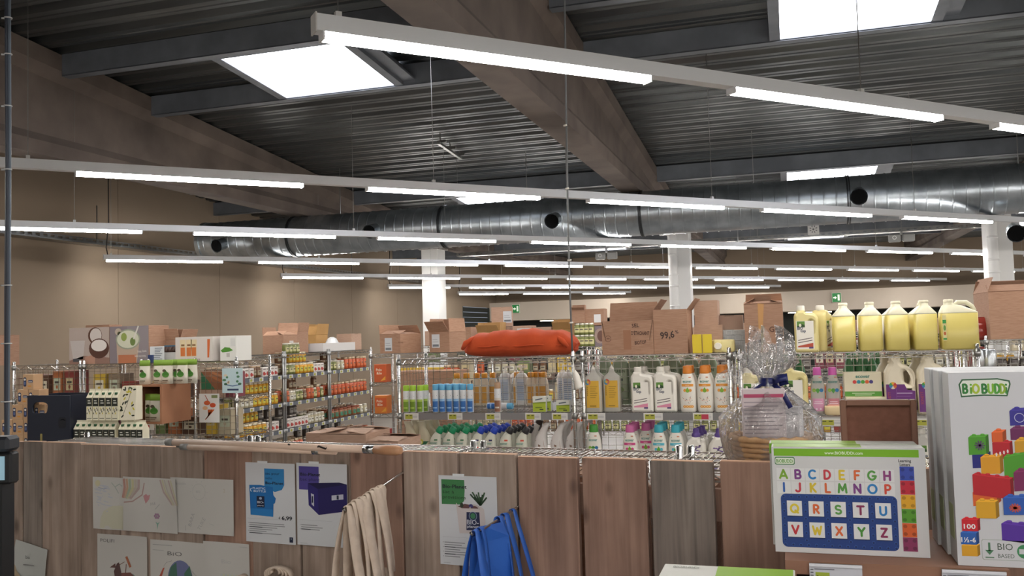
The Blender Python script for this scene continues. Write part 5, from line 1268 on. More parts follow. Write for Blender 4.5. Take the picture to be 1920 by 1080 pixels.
x0, x1 = pY(712, 660, ym+.05).x, pY(752, 660, ym+.05).x
carton('carton with a hanging white label at left on the rear rack', .25, .28, .17, (x0+.14, ym+.2, ZT+.004), -.32, {'b': 60, 'l': 100, 'f': 20, 'r': 10}, M_card, 'labelled cartons', flen=.09, prints=lab(Flat(), -.02, .08).text('FRAGILE', .13, .09, .012, '#6a4433', 'c'))
carton('carton with torn label and raised flap beside the cushion', .23, .24, .18, (pY(838, 650, ym+.2).x, ym+.22, ZT+.004), -.3, {'b': 70, 'f': 130, 'l': 85, 'r': 85}, M_card, 'labelled cartons', flen=.12, prints=lab(Flat(), -.04, .1))
yn = 8.7
uN = wire_unit('long rear wire shelving seen through the cleaning shelf grid', -3.2, -.3, yn, yn+.46, BZ, step=.08)
uN2 = wire_unit('long rear wire shelving behind the jerrycan bay', -.25, 1.9, yn, yn+.46, BZ, step=.08)
fill_unit(-3.2, -.3, yn, BZ[:3], 5, 'of the rear shelving left part', 'rear N'); fill_unit(-.25, 1.9, yn, BZ[:3], 9, 'of the rear shelving right part', 'rear O')
# big brown crates behind the left bay
for i, px in enumerate((778, 838)):
    carton('large brown carton standing behind the left grid, %s one' % ['left', 'right'][i], .235, .3, .42, (pY(px, 720, 6.75).x, 6.8, .9), 0, None, M_card, 'cartons behind the left grid')
    carton('large brown carton at floor level under the %s grid carton' % ['left', 'right'][i], .235, .32, .44, (pY(px, 720, 6.75).x, 6.8, .0), 0, None, M_card, 'cartons behind the left grid')
    carton('large brown carton, middle of the %s stack behind the grid' % ['left', 'right'][i], .235, .32, .44, (pY(px, 720, 6.75).x, 6.8, .45), 0, None, M_card, 'cartons behind the left grid')
# tops of rear racks
tops = [(943, 9.06, .22, .18, .2, 'carton with a small label behind the cushion, highest one', 1, .22), (922, 8.83, .24, .2, .17, 'carton with a bright yellow flap just behind the cushion', 0, 0), (984, 8.97, .2, .2, .22, 'carton behind the middle of the cushion', 2, 0), (1021, 8.97, .2, .2, .2, 'carton with a round white spot behind the cushion', 3, 0), (1058, 8.97, .18, .2, .18, 'carton behind the right end of the cushion', 0, 0)]
for px, Y, w, d, h, lb, kind, up in tops:
    x = pY(px, 640, Y).x
    if up:
        carton('plain carton under the highest one behind the cushion', w, d, .215, (x, Y, ZT+.004), 0, None, M_card2, 'cartons on the rear shelving')
    F = Flat()
    if kind == 1: lab(F, .06, .1)
    if kind == 2: F.rect(-.05, .1, .1, .2, '#c8c4c4', 1).poly([(-.05, .1), (.05, .1), (-.05, .18)], '#7a2a35', 2)
    if kind == 3: F.ell(.02, .12, .02, .015, '#e2e2e2')
    carton(lb, w, d, h, (x, Y+.0+(.0), ZT+.004+(.226 if up else 0)), .25 if kind == 1 else 0, None if kind else {'f': 135, 'b': 80, 'l': 85, 'r': 95}, M_card2 if kind != 0 else noisy('card_yl', '#b58d5a', '#c29a66', nscale=5, rough=.85), 'cartons on the rear shelving', prints=F if F.it else None, flen=.1)
for i in range(4):
    for r in range(2): place(jars['olive'], (pY(1084+8.5*i, 650, 8.76).x, 8.76, ZT+.005+.116*r), '%s green-lidded jar from the left, %s layer, on the rear shelving top' % (ORD[i], ['lower', 'upper'][r]), 0, 'green jars on the rear top')
small_box('printed_carton', 'carton with a round coconut print beside the green jars', .16, .16, .2, '#7f7178', Flat().ell(.01, .1, .06, .075, '#a08a80', 1, 18).ell(.02, .1, .04, .055, '#6a4a40', 2, 18), (pY(1125, 640, 8.8).x, 8.85, ZT+.004))
carton('small open carton on top of the green jars', .14, .12, .13, (pY(1085, 620, 8.78).x, 8.79, ZT+.24), .1, {'b': 80, 'l': 90, 'r': 90, 'f': 150}, M_card, 'cartons on the rear shelving', flen=.05)
carton('carton with a white note above the printed coconut carton', .2, .18, .16, (pY(1117, 605, 8.85).x, 8.86, ZT+.21), 0, None, M_card, 'cartons on the rear shelving', prints=Flat().rect(.0, .03, .07, .11, '#d5d5d5', 1))
# right rear rack with the large carton
yr = 7.55
uR = wire_unit('wire rack at the right edge under the large carton', pY(1850, 660, yr).x, pY(2010, 660, yr).x, yr, yr+.5, BZ, grids=[((pY(1850, 660, yr).x, yr-.01), (pY(2010, 660, yr).x, yr-.01), .62, ZT-.01)], step=.05)
carton('large plain carton with a raised back flap at the right edge', .62, .45, .36, (pY(1846, 600, yr).x+.335, yr+.25, ZT+.004), .05, {'f': 25, 'b': 50, 'l': 70, 'r': 60}, M_card, 'cartons at right', flen=.12)
xr = pY(1850, 660, yr).x
fill_unit(xr+.05, xr+.7, yr, BZ[:3], 33, 'of the rack at the right edge', 'rack R')
uS = wire_unit('narrow wire rack between the jerrycans and the large carton', 1.12, xr-.06, 6.55, 7.0, (.62, .92, 1.2), 1.25, step=.05)
t = tag(MB().lathe([(.05, 0), (.052, .004), (.052, .2), (.045, .21)], mat('#a9adb0', .25, .9), 18).obj('metal_canister'), 'plain silver canister to the right of the jerrycans', 'canister'); t.location = (pY(1853, 680, 6.62).x, 6.62, 1.205)
t = thing('red_bag', 'glossy red bag beside the large carton', 'bag', (pY(1838, 620, 7.7).x-.02, 7.72, ZT)); MB().loft([sec(.1, .06, 0, 16, 3), sec(.12, .07, .05, 16, 2.6), sec(.12, .06, .12, 16, 2.6), sec(.1, .03, .17, 16, 3)], mat('#8f2f26', .15)).obj('pouch', t); MB().box(-.1, .1, -.012, .012, .165, .178, mat('#8f2f26', .2)).obj('seal', t)
wire_unit('rear wire rack carrying the glossy red bag', pY(1790, 640, 7.6).x, xr-.08, 7.55, 7.95, (.62, ZT-.005), step=.05)
# farther shelving rows to the back
for j, (xa, xb, y) in enumerate(((-5.6, -3.2, 13.0), (-2.8, -.2, 13.2), (.4, 3.2, 13.0), (-4.2, -.5, 19), (1, 6, 19))):
    u = wire_unit('far wire shelving row %s of the shop' % ['at back left', 'at back centre', 'at back right', 'deep in the left half', 'deep in the right half'][j], xa, xb, y, y+.46, (.5, .9, 1.2, ZT), step=.3, group='far shelving rows', zig=.2)
    x = xa+.25; R5 = random.Random(60+j); q = 0
    while x < xb-.2:
        w = R5.uniform(.25, .38); h = R5.uniform(.14, .28)
        carton('plain carton %s on the far shelving row %s' % (['one', 'two', 'three', 'four', 'five', 'six', 'seven', 'eight', 'nine', 'ten', 'eleven', 'twelve', 'thirteen', 'fourteen'][q % 14], ['at back left', 'at back centre', 'at back right', 'deep left', 'deep right'][j]), w, .3, h, (x, y+.23, ZT+.004), 0, None, R5.choice([M_card, M_card2]), 'cartons on far rows')
        for z in (.9, 1.2): place(packet(.14, .16, .13, R5.choice(cols), '#d8cfb8'), (x, y+.1, z+.005), 'packet under far carton %s, %s level, row %s' % (['one', 'two', 'three', 'four', 'five', 'six', 'seven', 'eight', 'nine', 'ten', 'eleven', 'twelve', 'thirteen', 'fourteen'][q % 14], 'upper' if z > 1 else 'lower', ['at back left', 'at back centre', 'at back right', 'deep left', 'deep right'][j]), 0, 'packets on far row %d' % j)
        x += w+R5.uniform(.05, .35); q += 1
# cartons in the aisle in front of the jar racks
YA = 4.35
p1 = pY(640, 805, YA)
stk = [('carton with slanted lid standing in the aisle, right one', 597, 684, 812, {'l': 12, 'r': 8, 'f': 9, 'b': 9}), ('lower carton peeping out behind the slanted one', 570, 640, 812, None), ('flat open carton at the right of the aisle stack', 688, 745, 826, {'f': 5, 'b': 9, 'l': 3, 'r': 4})]
for i, (lb, a, b, py, fl) in enumerate(stk):
    A = pY(a, py, YA+(.35 if i == 1 else 0)); B = pY(b, py, YA+(.35 if i == 1 else 0)); w = B.x-A.x; x = (A.x+B.x)/2; y = YA+.16+(.36 if i == 1 else 0); zt = A.z
    nb = 2; zz = 0
    for q in range(2):
        hh = (zt-.3-.008)/2; carton('plain carton %s in the stack under the %s' % (['on the floor', 'in the middle'][q], ['slanted carton', 'peeping carton', 'flat open carton'][i]), w, .3, hh-.006, (x, y, zz), 0, None, M_card2, 'aisle carton stacks'); zz += hh
    carton(lb, w, .3, zt-zz-.008, (x, y, zz), 0 if i else -.0, fl, M_card2, 'aisle carton stacks', flen=.12)

# ================================================================ papers on the boards
def fthing(name, lb, cat, lx, lz, off=0.0, group=None):
    """thing placed on the board face, turned with the partition"""
    P = P0+PD*lx+PN*(.006+off); return thing(name, lb, cat, (P.x, P.y, lz), PRZ, group)
def poster(lb, c0, c1, draw, nm='product_poster', cat='poster'):
    xa, za = onface(*c0); xb, zb = onface(*c1); w = xb-xa; h = za-zb
    t = fthing(nm, lb, cat, (xa+xb)/2, zb, 0, 'product posters')
    MB().box(-w/2, w/2, -.0012, 0, 0, h, mat('#d5d8dc', .35)).obj('sheet', t)
    F = Flat(); draw(F, w, h); F.obj('print', t, M=Matrix.Translation((0, -.0012, 0)), dz=.00025)
    MB().box(-w*.25, -w*.05, -.0016, 0, h-.002, h+.006, mat('#e8ecef', .15)).obj('adhesive_strip', t)
    return t
DKT = '#1b1f2c'
def lines(F, x, y, n, w, h):
    R_ = random.Random(n)
    for k in range(n):
        F.rect(x+.004, y-k*h, x+w*R_.uniform(.45, 1), y-k*h+h*.35, '#8a8d92', 1); F.ell(x, y-k*h+h*.2, .0012, .0012, '#555', 1, 6) if k % 2 == 0 else None
        if k % 3 == 2: F.rect(x+.004, y-k*h, x+w*.35, y-k*h+h*.4, '#4a4d52', 2)
def d_velo(F, w, h):
    X = lambda u: -w/2+u*w
    F.poly([(X(.39), h*.93), (X(.79), h*.93), (X(.79), h*.73), (X(.74), h*.67), (X(.6), h*.64), (X(.39), h*.7)], '#2f83c0', 1)
    F.text('sac pour', X(.41), h*.855, .0085, DKT, 'l', .0, w*.29).text('vélo', X(.41), h*.795, .0085, '#24507a', 'l', 0, w*.14).text('Bio-Planet', X(.41), h*.735, .0085, DKT, 'l', .025, w*.36)
    F.poly([(X(.08), h*.715), (X(.3), h*.72), (X(.56), h*.7), (X(.57), h*.6), (X(.62), h*.56), (X(.6), h*.5), (X(.57), h*.49), (X(.56), h*.33), (X(.1), h*.34)], '#1f6fb5', 2)
    F.poly([(X(.56), h*.42), (X(.56), h*.33), (X(.1), h*.34), (X(.1), h*.42)], '#2a7fc4', 3)
    F.text('PLASTIC', X(.15), h*.665, .0065, '#d5e2ee', 'l', .02, w*.26, l=4).text('BOTTLE', X(.17), h*.63, .0065, '#d5e2ee', 'l', .02, w*.25, l=4).arc(X(.13), h*.655, .005, .003, 1.5, 4.7, '#d5e2ee', 4)
    F.rect(X(.23), h*.44, X(.39), h*.58, '#1c2744', 4).ell(X(.31), h*.553, .006, .0045, '#9fb0c8', 5, 10).text('BIO-', X(.31), h*.49, .0075, '#d5dce8', 'c', .01, w*.13, l=5).text('planet', X(.31), h*.455, .004, '#d5dce8', 'c', .01, w*.13, l=5)
    F.text('€', X(.67), h*.305, .0075, DKT, 'l', .02).text('6,99', X(.73), h*.3, .012, DKT, 'l', .025, w*.21)
    F.rect(X(.03), h*.295, X(.95), h*.2965, '#9a9da2', 1); lines(F, X(.05), h*.235, 6, w*.82, h*.025)
    F.rect(X(.88), h*.025, X(.95), h*.09, '#1c2744', 1).ell(X(.915), h*.07, .002, .002, '#c8d0dc', 2, 8)
def d_bac(F, w, h):
    X = lambda u: -w/2+u*w
    F.rect(X(.05), h*.675, X(.45), h*.96, '#4f4593', 1).text('Bio-Planet', X(.08), h*.845, .0098, DKT, 'l', .025, w*.4).text('bac pliant', X(.08), h*.785, .0098, '#262050', 'l', 0, w*.39)
    F.poly([(X(.23), h*.755), (X(.85), h*.78), (X(1.0), h*.76), (X(1.0), h*.44), (X(.44), h*.375), (X(.24), h*.49)], '#241d5c', 2)
    F.poly([(X(.23), h*.755), (X(.43), h*.69), (X(.44), h*.375), (X(.24), h*.49)], '#2e2670', 3).poly([(X(.23), h*.755), (X(.85), h*.78), (X(1.0), h*.76), (X(.43), h*.69)], '#1a1547', 3)
    F.poly([(X(.29), h*.635), (X(.35), h*.62), (X(.35), h*.475), (X(.3), h*.5)], '#c2c4d4', 4).poly([(X(.7), h*.62), (X(.93), h*.64), (X(.93), h*.58), (X(.7), h*.56)], '#c2c4d4', 4).rect(X(.8), h*.575, X(.84), h*.625, '#1c2744', 5).rect(X(.305), h*.52, X(.335), h*.6, '#1c2744', 5)
    F.rect(X(.05), h*.305, X(.7), h*.3065, '#9a9da2', 1); lines(F, X(.06), h*.24, 3, w*.6, h*.026); F.rect(X(.06), h*.02, X(.2), h*.024, '#9a9da2', 1)
def d_sac(F, w, h):
    X = lambda u: -w/2+u*w
    F.poly([(X(.05), h*.955), (X(.45), h*.955), (X(.455), h*.84), (X(.44), h*.72), (X(.38), h*.68), (X(.05), h*.675)], '#3f7f4c', 1)
    F.text('Bio-Planet', X(.07), h*.86, .0105, DKT, 'l', .025, w*.42).text('sac à', X(.07), h*.8, .0105, '#1f3a26', 'l', 0, w*.2).text('provisions', X(.07), h*.74, .0105, '#1f3a26', 'l', 0, w*.4)
    for k in range(9):
        u = .55+.035*k; F.line([(X(.72), h*.68), (X(u), h*(.8+.03*math.sin(k*2.1)))], .005, ['#2f4a33', '#3f5f40', '#27402c'][k % 3], 2)
    F.poly([(X(.3), h*.7), (X(.37), h*.64), (X(.55), h*.65), (X(.72), h*.67), (X(.78), h*.64), (X(.8), h*.5), (X(.78), h*.37), (X(.35), h*.36)], '#cfc6c4', 3)
    F.poly([(X(.33), h*.66), (X(.45), h*.69), (X(.7), h*.67), (X(.68), h*.645), (X(.4), h*.64)], '#6a4a4a', 4).ell(X(.56), h*.67, .008, .006, '#3a3a7a', 5, 8).ell(X(.4), h*.675, .006, .008, '#2f3a2a', 5, 8)
    F.arc(X(.62), h*.615, .018, .005, .3, 2.8, '#c0b6b4', 5)
    F.poly([(X(.48), h*.6), (X(.7), h*.605), (X(.71), h*.4), (X(.47), h*.4)], '#20284e', 5).ell(X(.59), h*.56, .009, .009, '#3f7f5a', 6, 12).arc(X(.59), h*.56, .013, .0015, 0, 2*PI, '#9fb0c8', 6)
    F.text('BIO-', X(.485), h*.465, .014, '#d5d8e2', 'l', .01, w*.2, l=6).text('planet', X(.485), h*.43, .0075, '#d5d8e2', 'l', .02, w*.2, l=6)
    F.text('€3,50', X(.96), h*.32, .0125, DKT, 'r', .01, w*.3); F.rect(X(.05), h*.31, X(.96), h*.3115, '#9a9da2', 1); lines(F, X(.06), h*.245, 7, w*.6, h*.026); F.rect(X(.06), h*.02, X(.18), h*.024, '#9a9da2', 1)
poster('white poster for a blue bicycle bag priced 6,99', (462.5, 866), (557, 1021), d_velo)
poster('white poster showing a dark blue folding crate', (558, 867), (655, 1027), d_bac)
poster('white poster showing a filled canvas shopping bag', (824, 890), (937, 1065), d_sac)
# children's drawings
def drawing(lb, c0, c1, draw, curl=None, off=0.0, rot=0.0):
    xa, za = onface(*c0); xb, zb = onface(*c1); w = xb-xa; h = za-zb
    t = fthing('child_drawing', lb, 'drawing', (xa+xb)/2, zb, off, "children's drawings on the boards")
    curl = curl or (lambda u, v: .002*math.sin(5*u+2*v))
    fn = lambda x, y, d: (x, -curl(x/w+.5, y/h)-.001-d, y)
    n = 12; V = []; Fc = []
    for j in range(n+1):
        for i in range(n+1): V.append(fn(-w/2+w*i/n, h*j/n, 0))
    for j in range(n):
        for i in range(n): Fc.append((j*(n+1)+i, j*(n+1)+i+1, (j+1)*(n+1)+i+1, (j+1)*(n+1)+i))
    k = len(V); V2 = [(x, y+.0004, z) for x, y, z in V]
    MB().add(V, Fc, mat('#cbc9c4', .8), True).add(V2, [tuple(reversed(f)) for f in Fc], mat('#c2c0ba', .8), True).obj('paper', t)
    F = Flat(); draw(F, w, h); kq = .2 if draw in (d4, d5) else .5
    def soft(c): return '#%02x%02x%02x' % tuple(int(int(c[i:i+2], 16)*(1-kq)+0xc6*kq) for i in (1, 3, 5))
    F.it = [(v, f, soft(c if len(c) == 7 else '#'+''.join(q*2 for q in c[1:])), l) for v, f, c, l in F.it]
    F.obj('crayon', t, fn=lambda x, y, d: fn(x, y, d+.0003), dz=.00025, rough=.9)
    if rot: t.rotation_euler = (0, 0, PRZ)
    return t
def d1(F, w, h):
    R_ = random.Random(1)
    for k in range(30):
        x = R_.uniform(-.46, -.02)*w*1.0; y = R_.uniform(.35, .85)*h; F.line([(x, y), (x+.2*w*R_.random(), y-.02*h)], .004, '#b7bccb', 0)
    F.ell(-.36*w, .88*h, .07*w, .06*h, '#d8cc8a').line([(-.35*w, .8*h), (-.2*w, .77*h), (-.12*w, .79*h)], .003, '#7f8fb8').poly([(-.3*w, .02*h), (-.28*w, .2*h), (-.2*w, .35*h), (0, .45*h), (.25*w, .47*h), (.45*w, .44*h), (.45*w, .02*h)], '#cfcaa0', 1)
    F.line([(.0, .9*h), (.1*w, .82*h), (.22*w, .88*h), (.3*w, .84*h)], .003, '#7f9a86').line([(.1*w, .82*h), (.2*w, .7*h)], .003, '#7f9a86')
def d2(F, w, h):
    for k, c in enumerate(('#b5604a', '#c98a5a', '#8fa87f', '#c9bf74', '#b9a98f', '#a8827a')):
        F.line([(-.48*w+.06*k*w, .96*h), (-.46*w+.055*k*w, .8*h), (-.5*w+.03*k*w, .6*h)], .012, c, 0)
        F.line([(.2*w+.04*k*w, .97*h), (.26*w+.04*k*w, .75*h), (.42*w+.02*k*w, .52*h)], .007, ['#b08a80', '#c9bf84', '#b9b09a', '#cfc6b0'][k % 4], 0)
    F.line([(-.48*w, .52*h), (-.3*w, .55*h), (-.12*w, .68*h), (-.08*w, .9*h)], .005, '#a06a60', 1)
    F.poly([(-.1*w, .66*h), (-.05*w, .7*h), (-.02*w, .67*h), (.02*w, .69*h), (.0, .6*h), (-.06*w, .52*h)], '#c05a60', 2).text('JULE', .02*w, .5*h, .008, '#777', 'l', rot=.1).line([(.1*w, .42*h), (.18*w, .52*h)], .002, '#888')
    for k in range(6): F.ell((.13+.035*math.cos(k*PI/3))*w, (.3+.035*math.sin(k*PI/3))*h, .02*w, .022*h, '#8a4a78', 2, 8)
    F.ell(.13*w, .3*h, .012*w, .014*h, '#5a4a5a', 3, 8).poly([(.1*w, .2*h), (.125*w, .15*h), (.13*w, .05*h), (.15*w, .15*h), (.18*w, .2*h), (.14*w, .17*h)], '#4a9a7a', 2)
def d3(F, w, h):
    F.arc(-.03*w, .76*h, .028, .001, 0, 2*PI, '#9a9a98').text('BIO', -.07*w, .74*h, .008, '#9a9a98', 'l')
    for k in range(10): F.line([(-.03*w+.034*math.cos(k*.63), .76*h+.034*math.sin(k*.63)), (-.03*w+.04*math.cos(k*.63), .76*h+.04*math.sin(k*.63))], .001, '#a5a5a2')
    F.text('BARA', -.16*w, .12*h, .014, '#8f8f8d', 'l', rot=1.2).text('TUKE', -.02*w, .06*h, .014, '#9a9a98', 'l', rot=1.0).line([(.13*w, .2*h), (.2*w, .17*h)], .0012, '#9a9a98').text('2', .35*w, .77*h, .012, '#b09a7a').text('WANDERN', -.45*w, .87*h, .008, '#a5a5a2').line([(-.25*w, .04*h), (-.25*w, .14*h)], .0015, '#777')
def d4(F, w, h):
    F.text('POLIFI', -.43*w, .86*h, .012, '#555', 'l', 0, w*.28)
    F.poly([(-.02*w, .34*h), (.16*w, .36*h), (.26*w, .28*h), (.22*w, .05*h), (-.04*w, .05*h), (-.1*w, .2*h)], '#6f3a32', 1).poly([(-.16*w, .36*h), (-.1*w, .5*h), (-.06*w, .52*h), (-.02*w, .36*h), (.0, .1*h), (-.12*w, .1*h)], '#4a2c2a', 2).poly([(-.24*w, .42*h), (-.13*w, .5*h), (-.12*w, .42*h)], '#55302c', 3)
    F.poly([(.06*w, .62*h), (.1*w, .64*h), (.18*w, .46*h), (.14*w, .44*h)], '#a85a35', 2).line([(.08*w, .5*h), (.06*w, .3*h)], .003, '#6a3a30', 3).line([(-.08*w, .46*h), (.02*w, .52*h), (.05*w, .54*h)], .002, '#6a3a30', 3).line([(.2*w, .34*h), (.3*w, .26*h)], .0025, '#4f8a80', 2)
def d5(F, w, h):
    F.text('BiO', -.18*w, .72*h, .014, '#5a5a58', 'l', 0, w*.26).rect(-.45*w, .9*h, -.1*w, .915*h, '#a5a5a2', 1).rect(-.45*w, .8*h, -.25*w, .81*h, '#a5a5a2', 1)
    F.ell(.05*w, .3*h, .22*w, .34*h, '#5d6596', 1, 24).poly([(-.12*w, .5*h), (-.02*w, .6*h), (.0, .3*h), (-.1*w, .1*h), (-.16*w, .3*h)], '#2f5f4a', 2).poly([(.12*w, .4*h), (.22*w, .55*h), (.27*w, .3*h), (.2*w, .05*h), (.14*w, .2*h)], '#2f5f4a', 2)
    F.line([(-.1*w, .62*h), (-.2*w, .58*h), (-.25*w, .5*h)], .001, '#777').line([(.26*w, .45*h), (.36*w, .35*h), (.36*w, .2*h)], .0012, '#777').poly([(-.26*w, .47*h), (-.23*w, .48*h), (-.3*w, .25*h), (-.34*w, .28*h)], '#b5452f', 2).poly([(-.34*w, .28*h), (-.3*w, .25*h), (-.36*w, .12*h)], '#d8b83a', 2)
def d6(F, w, h):
    F.text('Bio', -.1*w, .6*h, .014, '#b5b5b0', 'l', 0, w*.2).rect(.28*w, .93*h, .47*w, .94*h, '#a5a5a2', 1)
    for k in range(14): F.line([(-.15*w+.025*w*k, .1*h), (-.1*w+.03*w*k, .4*h)], .005, ['#b9c4cc', '#c4ccab', '#cfd09a'][k % 3], 0)
drawing('landscape drawing with pale sun and blue sky at top left', (177.5, 893), (246, 995), d1)
drawing('drawing with rainbow curtains, red heart and purple flower', (236, 892), (338, 1000), d2, lambda u, v: .012*u*u*max(0, v-.1)+.004*math.sin(6*u)+.003, .004)
drawing('faint pencil drawing with a small sun, right of the rainbow', (322, 894), (440.5, 1005), d3, lambda u, v: .002*math.sin(4*u), .0)
drawing('drawing of a brown horse with POLIFI written above', (186.5, 999), (279, 1115), d4, lambda u, v: .003*math.sin(5*u+1), .0005)
drawing('drawing titled BiO with a blue and green globe', (285.5, 1010), (388, 1118), d5, None, .001)
drawing('pale drawing with faint green scribble beside the globe', (384, 1013), (471, 1120), d6, None, .0)
# torn sheet low on the left
t = fthing('torn_sheet', 'torn curling sheet of paper low on the far left', 'paper', onface(60, 1050)[0], onface(60, 1080)[1], .004)
w_, h_ = .12, .12; V = []; Fc = []; n = 8
for j in range(n+1):
    for i in range(n+1):
        u, v = i/n, j/n; V.append((-.06+.12*u+(.012*v), -.004-.03*max(0, .45-u)*(1.2-v)-.01*v*(1-v), -.04+.12*v-.02*u*v))
for j in range(n):
    for i in range(n): Fc.append((j*(n+1)+i, j*(n+1)+i+1, (j+1)*(n+1)+i+1, (j+1)*(n+1)+i))
MB().add(V, Fc, mat('#b9bcb8', .8), True).obj('sheet', t)
MB().add([(-.085, -.03, .06), (-.055, -.012, .035), (-.035, -.016, .0), (.03, -.02, -.05), (-.05, -.03, -.05), (-.088, -.045, .01)], [(0, 1, 2, 3, 4, 5)], mat('#ab9a80', .8)).obj('torn_corner', t)
t.scale = (1.4, 1, 1.5); t.location.z += .02
Flat().text('bio', .0, .035, .009, '#555').rect(-.01, .018, .03, .021, '#888', 1).obj('pencil', t, M=Matrix.Translation((0, -.016, 0)))
# ================================================================ wooden handles lying on the boards
M_stick = noisy('beech', '#d3b7a2', '#e0c6b2', scale=(1, 1, 1), nscale=8, rough=.5)
def stick(lb, a, b, z, r, ferr=False, loop=False, zb=None):
    A = pZ(a[0], a[1], z); B = pZ(b[0], b[1], zb or z); d = (B-A); L = d.length
    t = thing('wooden_handle', lb, 'handle', A, math.atan2(d.y, d.x), 'wooden handles on the boards')
    sl = (B.z-A.z)
    MB().tube([(0, 0, 0), (L*(.88 if ferr else 1), 0, sl*(.88 if ferr else 1))], r, M_stick, 14).obj('shaft', t)
    MB().tube([(-.012, 0, 0), (.02, 0, 0)], r*1.12, mat('#7a7a78', .4), 12).obj('end_cap', t)
    if ferr:
        MB().tube([(L*.86, 0, sl), (L*.9, 0, sl)], r*1.15, mat('#b9bcbe', .2, 1.0), 14).obj('ferrule', t)
        MB().tube([(L*.9, 0, sl), (L*.95, 0, sl), (L*.985, 0, sl), (L, 0, sl)], [r*1.15, r*1.3, r*1.35, r*.9], noisy('knob_wood', '#b98763', '#c4946f', nscale=6, rough=.4), 14).obj('knob', t)
    if loop:
        MB().tube([(L*.9, -.01, .014), (L*.93, -.03, .02), (L*.97, -.028, .012), (L*.96, -.012, .016), (L*.9, -.014, .01)], .003, mat('#2a211d', .6), 6).obj('leather_loop', t)
        MB().tube([(L*.86, 0, 0), (L*.9, 0, 0)], r*1.15, mat('#b9bcbe', .2, 1.0), 14).obj('ferrule', t)
    return t
zs_ = BT+.006
stick('long pale wooden handle ending in a turned knob', (318, 829), (752, 845), zs_+.024, .0115, True)
stick('pale wooden handle with a leather loop, in front', (345, 838), (630, 847), zs_+.012, .0095, loop=True)
stick('pale wooden handle with a leather loop, in the middle', (338, 834.5), (570, 843.5), zs_+.012, .0085, loop=True)
# ================================================================ hooks and bags
M_cot = noisy('cotton', '#cbb9a8', '#d8c7b6', nscale=30, rough=.95, bump=.2)
M_bag = noisy('blue_bag', '#2459b4', '#2f6ac8', nscale=6, rough=.5)
def hook(lb, lx, lz, end):
    t = fthing('display_hook', lb, 'hook', lx, lz, .0, 'display hooks')
    e = Vector(end)
    MB().tube([(0, .045, .012), (0, -.01, .008), tuple(e*.5+Vector((0, 0, .004))), tuple(e), tuple(e*1.04+Vector((0, 0, .012)))], .004, M_chrome, 8).obj('rod', t)
    MB().box(-.012, .012, .03, .036, -.02, .03, M_chrome).obj('clip', t); return t
def strapbag(nm, lb, lx, lz, rod, s, hw, dL, dR, width, m, group, th=.004, wob=0.0):
    """straps draped over the rod at fraction s: ribbon up one side, over and down the other; the bag hangs below"""
    e = Vector(rod)*s
    P = P0+PD*(lx+e.x)+PN*(.006-e.y); t = thing(nm, lb, 'bag', (P.x, P.y, lz+e.z+.002), PRZ, group)
    rd = Vector((rod[0], rod[1], 0)).normalized(); ac = Vector((-rd.y, rd.x, 0)); ac = ac if ac.x > 0 else -ac
    n = 9; path = []
    for i in range(n): u = i/n; path.append(ac*(-hw*(1-u)**.75-.008)+rd*(.007*math.sin(u*4+wob))+Vector((0, 0, -dL*(1-u))))
    for i in range(7): a = PI-PI*i/6; path.append(ac*(.010*math.cos(a))+Vector((0, 0, .001+.010*math.sin(a))))
    for i in range(1, n+1): u = i/n; path.append(ac*(hw*u**.75+.008)+rd*(.007*math.sin(u*4+wob+1))+Vector((0, 0, -dR*u)))
    sd = [tuple(rd+ac*.35*math.sin(wob+i*.25)) for i in range(len(path))]
    MB().ribbon([tuple(p) for p in path], sd, [width*(1-.25*math.exp(-((i-n-3)/2.5)**2)) for i in range(len(path))], th, m).obj('strap', t)
    z = -max(dL, dR)
    MB().loft([sec(hw*1.1+.012, .01, z+.02, 16, 3), sec(hw*1.2+.02, .013, z-.08, 16, 3), sec(hw*1.25+.02, .015, z-.3, 16, 3)], m).obj('pouch', t)
    return t
lx, lz = onface(757, 891)
_a = onface(650, 958, .27); ROD1 = (_a[0]-lx, -.27, _a[1]-lz)
hook('steel display hook holding the cream cotton bags', lx, lz, ROD1)
R_ = random.Random(8)
for i in range(8):
    strapbag('cotton_bag', '%s cream cotton tote from the boards, hung by its straps' % ORD[i], lx, lz, ROD1, .42+.078*i, .026+.014*((i*2) % 3), .26+.02*(i % 3), .25+.03*((i*2) % 3), .03, M_cot, 'cream cotton bags on the hook', .0035, i*1.7)
lx, lz = onface(971, 956)
_a = onface(888, 1004, .24); ROD2 = (_a[0]-lx, -.24, _a[1]-lz)
hook('steel display hook holding the blue bags', lx, lz, ROD2)
for i, (hw, L1, L2, s_, wd) in enumerate(((.085, .2, .3, .12, .016), (.06, .22, .28, .3, .02), (.045, .25, .2, .42, .022), (.035, .24, .25, .84, .03), (.045, .25, .22, .95, .034))):
    strapbag('blue_bag', '%s blue woven shopping bag from the boards, hung by its strap' % ORD[i], lx, lz, ROD2, s_, hw, L1, L2, wd, M_bag, 'blue bags on the hook', .0012, i*1.3)
e = Vector(ROD2)*.62; P = P0+PD*(lx+e.x)+PN*(.006-e.y)
t = thing('folded_blue_bag', 'folded blue bag cloth draped between the straps', 'bag', (P.x, P.y, lz-.012), PRZ, 'blue bags on the hook')
MB().loft([[(-.05, -.06, -.4), (.05, .05, -.4), (.055, .055, -.4), (-.04, -.052, -.4)], [(-.045, -.05, -.2), (.045, .045, -.2), (.05, .05, -.2), (-.035, -.042, -.2)], [(-.03, -.045, -.05), (.035, .04, -.04), (.038, .044, -.04), (-.025, -.04, -.05)], [(-.012, -.03, .0), (.02, .03, .0), (.022, .032, .0), (-.01, -.028, .0)]], M_bag, smooth=False).obj('cloth', t)
